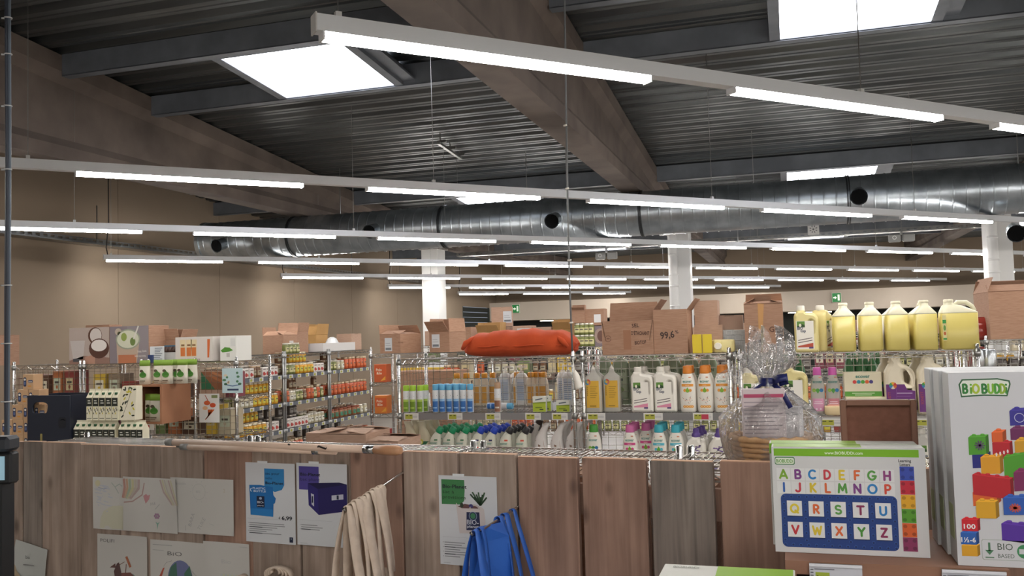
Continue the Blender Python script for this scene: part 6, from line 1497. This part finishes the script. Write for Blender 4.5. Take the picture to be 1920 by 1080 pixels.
# cream loops lower down
for k, (px, py, n, lb) in enumerate(((525, 1061, 4, 'coiled cream cotton straps peeking up at the bottom edge'), (456, 1077, 1, 'small cream strap loop at the bottom edge'))):
    lx, lz = onface(px, py, .06)
    t = fthing('cotton_bag', lb, 'bag', lx, lz, .06, 'cream bags at the bottom edge')
    for i in range(n):
        a = .05-.011*i if n > 1 else .014; b = .025-.004*i if n > 1 else .008
        MB().ribbon([(a*math.cos(q), -.004*i, b*math.sin(q)-b) for q in [PI*1.15-PI*1.3*j/14 for j in range(15)]], (0, 1, .0), .026, .003, M_cot).obj('strap', t)
    MB().loft([sec(.05, .015, -.05, 12, 3), sec(.06, .018, -.3, 12, 3)], M_cot).obj('pouch', t)
# ================================================================ terminal and cables at the left edge
p = pY(6, 860, 1.9)
t = thing('payment_terminal', 'black touch screen terminal on a post at the left edge', 'terminal', (p.x-.06, 1.9, 0), .25)
zs0, zs1 = pY(6, 908, 1.9).z, pY(6, 848, 1.9).z
M_blk = mat('#191b1e', .4)
MB().bbox(-.14, .083, -.02, .02, zs0, zs1, .006, M_blk).obj('screen_housing', t)
MB().box(-.13, .066, -.0225, -.0205, zs0+.012, zs1-.01, mat('#8fb3c4', .3, emit=.25)).obj('screen', t)
MB().bbox(-.12, .08, -.03, .03, zs1+.002, zs1+.042, .008, mat('#2b2f36', .4)).obj('card_reader', t)
Flat().ell(.045, .022, .012, .008, '#aab2b8').rect(.02, .006, .06, .009, '#6f767c', 1).obj('reader_mark', t, M=Matrix.Translation((0, -.03, zs1)))
MB().box(-.05, .055, -.015, .04, 0, zs0, M_blk).obj('stand', t)
t = thing('cable_bundle', 'bundle of blue-grey cables running up the left edge', 'cable', (-2.6, 2.46, 0))
p0 = pY(15, 400, 2.46); t.location = (p0.x, 2.46, 0)
for k, (dx, c) in enumerate(((-.006, '#3b4656'), (.004, '#56626f'), (.0, '#2c3340'))):
    MB().tube([(dx+.003*math.sin(z*3+k), -.006*(k == 2), z) for z in [0, .4, .8, .9, 1.0, 1.15, 1.3, 1.5, 1.8, 2.1, 2.4, 2.8, 3.3, 4.0, roof(2.46)-.01]], .0055, mat(c, .5), 8).obj('cable', t)
for py in (34, 102, 199, 318, 535, 644, 753, 975):
    z = pY(15, py, 2.46).z; MB().lathe([(.0135, -.002), (.0135, .002)], mat('#c9cccd', .5), 10, (0, 0, z)).tube([(-.013, -.004, z), (-.022, -.008, z)], .003, mat('#c9cccd', .5), 6).obj('cable_tie', t)
# ================================================================ toy display on the right
YT = 2.1
def zt(py, Y=YT, px=1600): return pY(px, py, Y).z
ZTB = (pY(1454, 1037, YT).z+pY(1746, 1045, YT).z)/2
xa, xb = pY(1472, 1050, 2.03).x, pY(1893, 1058, 2.03).x
M_mdf = noisy('display_board', '#8a6450', '#946d58', nscale=4, rough=.6)
t = thing('display_table', 'brown open-fronted display table under the toy boxes', 'table', ((xa+xb)/2, 2.03, 0), 0); a = (xb-xa)/2
MB().box(-a, a, 0, .36, ZTB-.028, ZTB, M_mdf).obj('table_top', t)
for s in (-1, 1): MB().box(s*a-(.022 if s > 0 else 0), s*a+(.022 if s < 0 else 0), 0, .36, 0, ZTB-.028, M_mdf).obj('side_panel', t)
MB().box(-a+.022, a-.022, .34, .36, 0, ZTB-.028, mat('#2a211d', .8)).obj('back_panel', t)
MB().box(-a+.022, a-.022, .01, .34, .55, .57, M_mdf).obj('shelf', t)
for i, (px, py, txt, w_) in enumerate(((1566, 1047, '€ 19,99', .105), (1826, 1053, '€ 24,95', .118))):
    P = pY(px, py, 2.015); tg = thing('price_card', 'white price card under the %s' % ['letters toy box', 'brick toy box'][i], 'price tag', (P.x, 2.026, 0), 0, 'price cards on the display table')
    z1 = ZTB-.002; z0 = z1-.075
    MB().box(-w_/2, w_/2, -.003, .0, z0, z1, mat('#c9ccd6', .4)).box(-w_/2, w_/2, -.006, 0, z1-.006, z1, mat('#dfe2ea', .2)).obj('card', tg)
    F = Flat().rect(-w_/2+.012, z0+.01, -w_/2+.012+.028, z1-.018, '#9fb03a', 0).text(txt, -w_/2+.013, z1-.032, .0065, '#22261a', 'l', .02, .026)
    for k in range(9): F.rect(-w_/2+.002, z1-.014-.006*k, -w_/2+.008, z1-.012-.006*k, '#55585f', 1)
    F.rect(-w_/2+.01, z1-.0125, -w_/2+.05, z1-.0105, '#6a6d75', 1)
    F.obj('print', tg, M=Matrix.Translation((0, -.003, 0)))
# letters box
C0 = pY(1447, 838, YT); C1 = pY(1733, 842, YT); D0 = pY(1454, 1037, YT); D1 = pY(1746, 1045, YT)
w_ = ((C1.x-C0.x)+(D1.x-D0.x))/2; h_ = (C0.z+C1.z)/2-ZTB
RB = ['#7faa3c', '#7a3f86', '#2f7fc0', '#c23b4a', '#d8bf3a', '#d8693a', '#5a9a4a', '#8a3f7a']
def d_letters(F, w, h):
    X = lambda u: -w/2+u*w
    F.rect(-w/2, 0, w/2, h, '#cfd0d2', 0).rect(X(.015), h*.915, X(.96), h*.985, '#79b324', 1).text('www.BiOBUDDi.com', X(.48), h*.935, .0062, '#e4efd4', 'c', .02, w*.25)
    F.rrect(X(.02), h*.83, X(.155), h*.905, .004, '#3a7a4a', 1).rrect(X(.024), h*.838, X(.151), h*.897, .004, '#dfe8d8', 2).text('BiOBUDDi', X(.03), h*.85, .0075, '#5a9a3a', 'l', .02, w*.115, l=3)
    F.text('Learning', X(.87), h*.87, .006, '#23262b', 'c', .02, w*.08).text('Letters', X(.87), h*.835, .006, '#23262b', 'c', .02, w*.065)
    for r, row in enumerate(('ABCDEFGH', 'IJKLMNOP')):
        for k, ch in enumerate(row):
            u = .075+.097*k; y = h*(.7-.125*r); F.rect(X(u)-.0145, y-.004, X(u)+.0145, y+h*.098, '#dcdddf', 1); F.stroke(ch, X(u), y-.0015, .0225, (RB[k] if r == 0 else ['#2f5fae', '#c23b4a', '#d8bf3a', '#d8693a', '#5a9a4a', '#7a3f86', '#2f7fc0', '#d2503f'][k]), .2, 3)
    F.rrect(X(.05), h*.05, X(.81), h*.555, .011, '#1f3f82', 1)
    for k in range(15):
        for y in (.53, .075): F.ell(X(.07+.0515*k), h*y, .0036, .0036, '#2f57a2', 2, 10).ell(X(.07+.0515*k), h*y-.0004, .0025, .0025, '#182f66', 3, 10)
    for j in range(6):
        for u in (.07, .79, .213, .358, .502, .648): F.ell(X(u), h*(.46-.068*j), .0036, .0036, '#2f57a2', 2, 10).ell(X(u), h*(.46-.068*j)-.0004, .0025, .0025, '#182f66', 3, 10)
    for r, row in enumerate(('QRSTU', 'VWXYZ')):
        for k, ch in enumerate(row):
            u = .14+.1445*k; y = h*(.365-.2*r); s_ = w*.05; F.rect(X(u)-s_+.001, y-.006, X(u)+s_+.001, y-.003, '#152a5a', 4); F.rect(X(u)-s_, y-.004, X(u)+s_, y+h*.125, '#dddfe2', 5); F.stroke(ch, X(u), y+.0012, .0215, [['#d8c23a', '#d8693a', '#5a9a4a', '#8a2f5a', '#2f7fc0'], ['#c2333f', '#d8bf3a', '#d8693a', '#4a8f3a', '#8a2f5a']][r][k], .21, 6)
    for k, c in enumerate(('#3a4fae', '#c22a3f', '#e0a82a', '#5a9a2f', '#d8622f', '#8a3560')):
        y = h*(.72-.13*k); F.rect(X(.835), y-.004, X(.925), y+h*.11, c, 2)
        for du in (.018, .072):
            for dz in (.02, .09): F.ell(X(.835+du), y-.004+h*dz+.002, .0042, .0038, {'#3a4fae': '#2c3c8a', '#c22a3f': '#9a2033', '#e0a82a': '#b5851f', '#5a9a2f': '#437a22', '#d8622f': '#a84a22', '#8a3560': '#6a284a'}[c], 3, 12)
for i in range(2):
    t = thing('toy_box', ['white letters toy box with coloured alphabet, front one', 'second white letters toy box directly behind the front one'][i], 'toy box', ((C0.x+C1.x)/2+.0 if i == 0 else (C0.x+C1.x)/2-.006, YT+.0+.062*i, ZTB+.001), 0, 'letters toy boxes')
    mb = MB().bbox(-w_/2, w_/2, 0, .058, 0, h_, .0015, mat('#c9c8c4', .45)); mb.obj('carton', t)
    MB().box(-w_/2+.004, w_/2*.2, .004, .056, h_, h_+.0006, mat('#8fb54a', .45)).box(w_/2*.2, w_/2-.004, .004, .056, h_, h_+.0006, mat('#d0d2cc', .45)).obj('top_band', t)
    if i == 0:
        F = Flat(); d_letters(F, w_, h_); F.obj('print', t, dz=.00025, rough=.45)
    else: MB().box(-w_/2, w_/2, -.0005, 0, h_*.9, h_, mat('#79b324', .45)).obj('print', t)
# brick box
xa0, xb0 = pY(1778, 700, YT-.05).x, pY(1795, 1045, YT-.05).x
x0 = (xa0+xb0)/2; zt1 = pY(1778, 700, YT-.05).z; wB = .3; hB = zt1-ZTB
def brick(F, x0, y0, x1, y1, c, n=2, l=2, sk=0.0):
    """a studded toy brick filling the box x0..x1, y0..y1"""
    d = tuple(int(c[i:i+2], 16) for i in (1, 3, 5)); dk = '#%02x%02x%02x' % tuple(int(v*.72) for v in d); lt = '#%02x%02x%02x' % tuple(min(255, int(v*1.1)+8) for v in d)
    s = (x1-x0)/(n+.35); fh = max((y1-y0)-.5*s, .35*(y1-y0)); tp = min(.28*s, (y1-y0-fh)*.55); W = n*s; dx = .35*s
    T = lambda p: (x0+p[0], y0+p[1]+sk*p[0])
    F.poly([T(p) for p in ((0, 0), (W, 0), (W, fh), (0, fh))], c, l).poly([T(p) for p in ((W, 0), (W+dx, tp), (W+dx, fh+tp), (W, fh))], dk, l).poly([T(p) for p in ((0, fh), (W, fh), (W+dx, fh+tp), (dx, fh+tp))], lt, l)
    for k in range(n):
        cx = (k+.5)*s+dx/2; F.poly([T((cx-.24*s, fh+tp*.45)), T((cx+.24*s, fh+tp*.45)), T((cx+.24*s, fh+tp*.45+.2*s)), T((cx-.24*s, fh+tp*.45+.2*s))], c, l+1); q = T((cx, fh+tp*.45+.2*s)); F.ell(q[0], q[1], .24*s, .09*s, lt, l+2, 10)
def d_bricks(F, w, h):
    F.rect(-w/2, 0, w/2, h, '#cbcdd2', 0)
    def Q(px, py): p = pY(px, py, YT-.05); return (p.x-(x0+wB/2), p.z-ZTB)
    def BR(px0, py0, px1, py1, c, n=2, l=2, sk=0.0):
        a = Q(px0, py1); b = Q(px1, py0); brick(F, a[0], a[1], b[0], b[1], c, n, l, sk)
    F.poly([Q(*p) for p in ((1797, 722), (1803, 712), (1840, 711), (1870, 710), (1893, 714), (1895, 721), (1889, 744), (1845, 743), (1802, 746))], '#2f5f3f', 1).poly([Q(*p) for p in ((1800, 722), (1805, 714.5), (1840, 713.5), (1870, 712.5), (1890.5, 716.5), (1892, 721), (1887, 741.5), (1845, 740.5), (1804, 743))], '#dfe6dc', 2)
    for k, (ch, c, px) in enumerate(zip('BiOBUDDi', ('#2f7a3a', '#6aa83a', '#a8c03a', '#2f7a3a', '#7fb53a', '#4a9a3a', '#8fb03a', '#3a8a3a'), (1804, 1818, 1824, 1840, 1852, 1864, 1874, 1884))):
        q = Q(px+6-(3 if ch == 'i' else 0), 739.5); F.stroke(ch, q[0], q[1], .0215, c, .2, 3, .72)
    for a in ((1824, 846, 1857, 879, '#262a7a', 2, 2, .06), (1817, 814, 1853, 854, '#4f9a2f', 2, 5, .06), (1862, 824, 1898, 861, '#b5242f', 2, 2, 0), (1860, 803, 1886, 830, '#d8622f', 1, 5, .05), (1884, 853, 1925, 905, '#4f9a2f', 3, 5, .2), (1840, 851, 1880, 890, '#d89a2a', 2, 5, .05), (1825, 884, 1899, 928, '#b5242f', 4, 8, -.12), (1825, 915, 1876, 950, '#d8622f', 2, 5, .12), (1831, 934, 1872, 972, '#d8a32a', 2, 11, 0), (1895, 796, 1945, 826, '#6a2a5a', 2, 2, 0), (1894, 762, 1942, 799, '#3a3590', 2, 5, .05), (1903, 820, 1950, 850, '#c9962a', 2, 8, .1), (1902, 878, 1950, 922, '#7a2a5a', 2, 11, .1), (1882, 926, 1930, 966, '#2f5aae', 2, 14, .03), (1879, 974, 1930, 1014, '#55309a', 2, 2, -.1), (1955, 860, 2010, 910, '#b5242f', 3, 2, 0), (1950, 940, 1995, 985, '#d8a32a', 2, 2, 0), (1970, 790, 2030, 830, '#2f5aae', 3, 2, 0), (1804, 1018, 1837, 1043, '#d8a02a', 2, 2, 0), (1802, 994, 1835, 1021, '#2a5fb0', 2, 5, 0), (1804, 969, 1837, 996, '#c9232f', 2, 8, 0)): BR(*a)
    c_ = Q(1837, 836)
    for k in range(10): a = k*PI/5; F.line([c_, (c_[0]+.010*math.cos(a), c_[1]+.010*math.sin(a))], .0022, '#5a3f6a', 12)
    c_ = Q(1903, 953)
    for k in range(12): a = k*PI/6; F.line([c_, (c_[0]+.011*math.cos(a), c_[1]+.009*math.sin(a))], .0025, '#c2503f', 18)
    c_ = Q(1911, 784); F.arc(c_[0], c_[1], .009, .0012, 0, 2*PI, '#c9cbe6', 18)
    c_ = Q(1880, 850)
    for k in range(4): q = Q(1868+7*k, 853-2*k); F.ell(q[0], q[1], .0018, .004, '#e8dcdc', 18, 8)
    q = Q(1818, 992); F.text('100', q[0], q[1], .0095, '#efefef', 'c', .02, .022, l=14); q = Q(1816, 1017); F.text('1½-6', q[0], q[1], .0095, '#efefef', 'c', .02, .027, l=14)
    a = Q(1842, 1050); b = Q(1842, 1012); zb0, zb1 = a[1], b[1]; xl0 = a[0]
    F.rrect(xl0, zb0, xl0+.13, zb1, .004, '#8a9a8a', 1).rrect(xl0+.0008, zb0+.0008, xl0+.1292, zb1-.0008, .004, '#cbcdd2', 2)
    F.line([(xl0+.014, zb1-.006), (xl0+.014, zb0+.018)], .004, '#4a7a5a', 3).poly([(xl0+.006, zb0+.02), (xl0+.022, zb0+.02), (xl0+.014, zb0+.01)], '#4a7a5a', 3).rect(xl0+.006, zb0+.004, xl0+.022, zb0+.006, '#4a7a5a', 3).text('BIO', xl0+.029, zb0+.021, .013, '#4a5a50', 'l', 0, .028, l=3).text('BASED', xl0+.029, zb0+.005, .008, '#4a5a50', 'l', 0, .03, l=3).ell(xl0+.078, zb0+.019, .014, .014, '#3f8a5a', 3, 18).rect(xl0+.068, zb0+.014, xl0+.088, zb0+.024, '#cbcdd2', 4)
t0 = None
for i in range(3):
    t = thing('toy_box', ['large white brick toy box, front one', 'large white brick toy box, second in the row', 'large white brick toy box, rearmost in the row'][i], 'toy box', (x0+wB/2-.006*i, YT-.05+.087*i, ZTB+.001), 0, 'large brick toy boxes')
    MB().bbox(-wB/2, wB/2, 0, .083, 0, hB, .0015, mat('#c6c8ca', .45)).obj('carton', t)
    MB().box(-wB/2-.0006, -wB/2, .02, .07, hB*.12, hB*.3, mat('#a9b48a', .5)).obj('side_print', t)
    if i == 0:
        F = Flat(); d_bricks(F, wB, hB); F.obj('print', t, dz=.00012, rough=.45)
# framed board
YF_ = 2.3
xa, xb = pY(1576, 790, YF_).x, pY(1719, 790, YF_).x; z1 = pY(1640, 750, YF_).z
t = thing('framed_board', 'blank brown framed board standing behind the letters boxes', 'board', ((xa+xb)/2, YF_, ZTB+.001)); a = (xb-xa)/2; hh = z1-ZTB
M_fr = noisy('frame_brown', '#7d5847', '#866150', nscale=5, rough=.6)
MB().bbox(-a, -a+.014, -.012, .012, 0, hh, .002, M_fr).bbox(a-.014, a, -.012, .012, 0, hh, .002, M_fr).bbox(-a+.014, a-.014, -.012, .012, hh-.014, hh, .002, M_fr).bbox(-a+.014, a-.014, -.012, .012, 0, .014, .002, M_fr).obj('frame', t)
MB().box(-a+.014, a-.014, -.003, .004, .014, hh-.014, noisy('cork_brown', '#6f4737', '#7a5040', nscale=60, rough=.8)).obj('panel', t)
# low plinth with green-edged box at the bottom
A = pY(1226, 1078, 1.8); B = pY(1490, 1075, 1.8)
zp = pY(1340, 1068, 1.92).z; w2 = B.x-A.x
t = thing('display_plinth', 'low wooden plinth below the frame', 'plinth', ((A.x+B.x)/2, 1.89, 0)); MB().bbox(-w2/2-.02, w2/2+.02, -.12, .08, 0, zp-.07, .004, M_mdf).obj('block', t)
t = thing('toy_box', 'white and lime toy box lying flat at the bottom edge', 'toy box', ((A.x+B.x)/2, 1.89, zp-.069)); MB().bbox(-w2/2, w2/2, -.1, .07, 0, .066, .0015, mat('#cdcdc6', .5)).obj('carton', t)
MB().box(-w2*.08, w2/2-.004, -.098, .068, .066, .0665, mat('#86b02c', .5)).obj('lime_band', t)
Flat().text('BIOBUDDi', -w2*.42, .0, .012, '#8a8f86', 'l', .02, w2*.2).obj('lettering', t, fn=lambda x, y, d: (x, .04+y, .066+d))
# ================================================================ gift basket in cellophane
bx, by = pY(1446, 860, 2.7).x, 2.72
t = thing('gift_basket', 'round woven straw basket wrapped in clear cellophane', 'basket', (bx, by, ZC+.004))
M_straw = noisy('straw', '#b08a62', '#c9a47a', nscale=30, rough=.8)
for k in range(6):
    z = .008+.0145*k; r = .093+.0035*k; n = 36
    MB().tube([(r*math.cos(2*PI*i/n), r*math.sin(2*PI*i/n), z+.0012*(i % 2)) for i in range(n+1)], [.0075+.003*(i % 2) for i in range(n+1)], M_straw, 7).obj('coil', t)
MB().lathe([(.09, 0), (.09, .006)], M_straw, 24).obj('base', t)
# goods inside
def inside(nm, lb, cat, x, y, w, d, h, m, rz, F=None):
    q = thing(nm, lb, cat, (bx+x, by+y, ZC+.012), rz); MB().bbox(-w/2, w/2, -d/2, d/2, 0, h, .002, m).obj('carton', q)
    if F: F.obj('print', q, M=Matrix.Translation((0, -d/2, 0)))
F = Flat().rect(-.055, .19, .055, .2, '#b5486a', 1)
for k in range(12): F.rect(-.055, .175-.011*k, .05-.01*(k % 3), .178-.011*k, '#a59aa2', 1)
inside('gift_paper', 'pink-lined paper packet inside the cellophane', 'packet', -.015, -.035, .12, .03, .215, mat('#d3c6c9', .6), .1, F)
inside('gift_paper', 'plain white packet inside the cellophane', 'packet', .045, .02, .09, .04, .16, mat('#d5d6da', .6), -.3)
inside('gift_paper', 'small yellow packet inside the basket', 'packet', -.05, .03, .05, .04, .11, mat('#c9a53f', .6), .3)
# cellophane
cm = bpy.data.materials.new('cellophane'); cm.use_nodes = True; nt = cm.node_tree; N = nt.nodes; L = nt.links
for nn in list(N):
    if nn.type == 'BSDF_PRINCIPLED': N.remove(nn)
out_ = [nn for nn in N if nn.type == 'OUTPUT_MATERIAL'][0]
tr = N.new('ShaderNodeBsdfTransparent'); tr.inputs[0].default_value = (.95, .95, .95, 1)
gl = N.new('ShaderNodeBsdfGlossy'); gl.inputs['Roughness'].default_value = .16; gl.inputs['Color'].default_value = (.95, .95, .95, 1)
tcn = N.new('ShaderNodeTexCoord'); ns = N.new('ShaderNodeTexNoise'); ns.inputs['Scale'].default_value = 34; ns.inputs['Detail'].default_value = 3; ns.inputs['Distortion'].default_value = 1.2; L.new(tcn.outputs['Object'], ns.inputs['Vector'])
bp = N.new('ShaderNodeBump'); bp.inputs['Strength'].default_value = .95; bp.inputs['Distance'].default_value = .018; L.new(ns.outputs['Fac'], bp.inputs['Height']); L.new(bp.outputs[0], gl.inputs['Normal'])
fr = N.new('ShaderNodeFresnel'); fr.inputs['IOR'].default_value = 1.5; L.new(bp.outputs[0], fr.inputs['Normal'])
mr = N.new('ShaderNodeMath'); mr.operation = 'MULTIPLY_ADD'; mr.inputs[1].default_value = .8; mr.inputs[2].default_value = .09; L.new(fr.outputs[0], mr.inputs[0])
df = N.new('ShaderNodeBsdfDiffuse'); df.inputs[0].default_value = (.9, .9, .92, 1); m0 = N.new('ShaderNodeMixShader'); m0.inputs[0].default_value = .1; L.new(tr.outputs[0], m0.inputs[1]); L.new(df.outputs[0], m0.inputs[2])
mx = N.new('ShaderNodeMixShader'); L.new(mr.outputs[0], mx.inputs[0]); L.new(m0.outputs[0], mx.inputs[1]); L.new(gl.outputs[0], mx.inputs[2]); L.new(mx.outputs[0], out_.inputs['Surface'])
Rc = random.Random(12); n = 40; S = []
ph = [Rc.uniform(0, 6) for _ in range(6)]
znk = pY(1446, 716, 2.72).z-ZC-.004; ztop = pY(1446, 628, 2.72).z-ZC-.004
for z, r, amp in ((.0, .118, .003), (.04, .13, .005), (.09, .135, .008), (.14, .128, .012), (znk-.07, .098, .014), (znk-.03, .05, .011), (znk, .021, .004), (znk+.02, .024, .006), (znk+.04, .04, .012), (znk+.08, .052, .018), (ztop, .046, .02)):
    q = []
    for k in range(n):
        a = 2*PI*k/n
        rr = r+amp*(math.sin(5*a+ph[0])+.7*math.sin(9*a+ph[1])+.5*math.sin(14*a+ph[2]+z*9))
        zz = z+(.03*math.sin(3*a+ph[3]) if z > znk+.06 else 0)
        q.append((rr*math.cos(a), rr*.8*math.sin(a), zz))
    S.append(q)
MB().loft(S, cm, smooth=True, caps=False).obj('cellophane_wrap', t)
mb = MB()
mb.add([(-.01, 0, znk), (-.06, -.02, znk+.07), (-.135, -.03, znk+.03), (-.15, -.02, znk+.015), (-.07, -.03, znk-.005)], [(0, 1, 2, 3, 4)], cm)
mb.add([(-.01, -.01, znk+.01), (-.05, .0, znk+.1), (-.1, -.01, znk+.085), (-.06, -.03, znk+.05)], [(0, 1, 2, 3)], cm)
mb.add([(.01, 0, znk), (.02, -.02, znk+.05), (.085, -.02, znk+.07), (.09, -.01, znk+.055)], [(0, 1, 2, 3)], cm)
mb.obj('cellophane_ear', t)
M_rib = mat('#1e2560', .35)
MB().loft([sec(.024, .02, znk-.012, 18, 2), sec(.025, .021, znk, 18, 2), sec(.024, .02, znk+.012, 18, 2)], M_rib).obj('ribbon', t)
MB().ribbon([(.015, -.022, znk), (.03, -.034, znk+.012), (.052, -.034, znk+.016), (.054, -.026, znk+.004), (.03, -.022, znk-.002)], (0, .3, 1), .022, .001, M_rib).obj('ribbon_bow', t)
MB().ribbon([(.015, -.023, znk-.005), (.04, -.04, znk-.03), (.06, -.06, znk-.07)], (.7, 0, .7), .014, .001, M_rib).obj('ribbon_tail', t)
MB().ribbon([(-.015, -.023, znk-.005), (-.04, -.04, znk-.02), (-.06, -.05, znk-.04)], (.5, 0, .9), .01, .001, M_rib).obj('ribbon_tail', t)

# stock on the lower level of the wire counter, glimpsed through the board gaps
Rg = random.Random(40)
for i, px in enumerate((60, 190, 320, 450, 580, 700, 812, 930, 1030, 1140, 1270, 1400, 1530, 1680, 1830)):
    lx = onface(px, 900)[0]; P = P0+PD*lx-PN*.26
    carton('plain carton %s from the left on the counter under-shelf' % ORD[i], .12+.015*(i % 3), .24, .34+.03*(i % 3), (P.x, P.y, .755), PRZ, None, (M_card, M_card2)[i % 2], 'cartons under the wire counter')
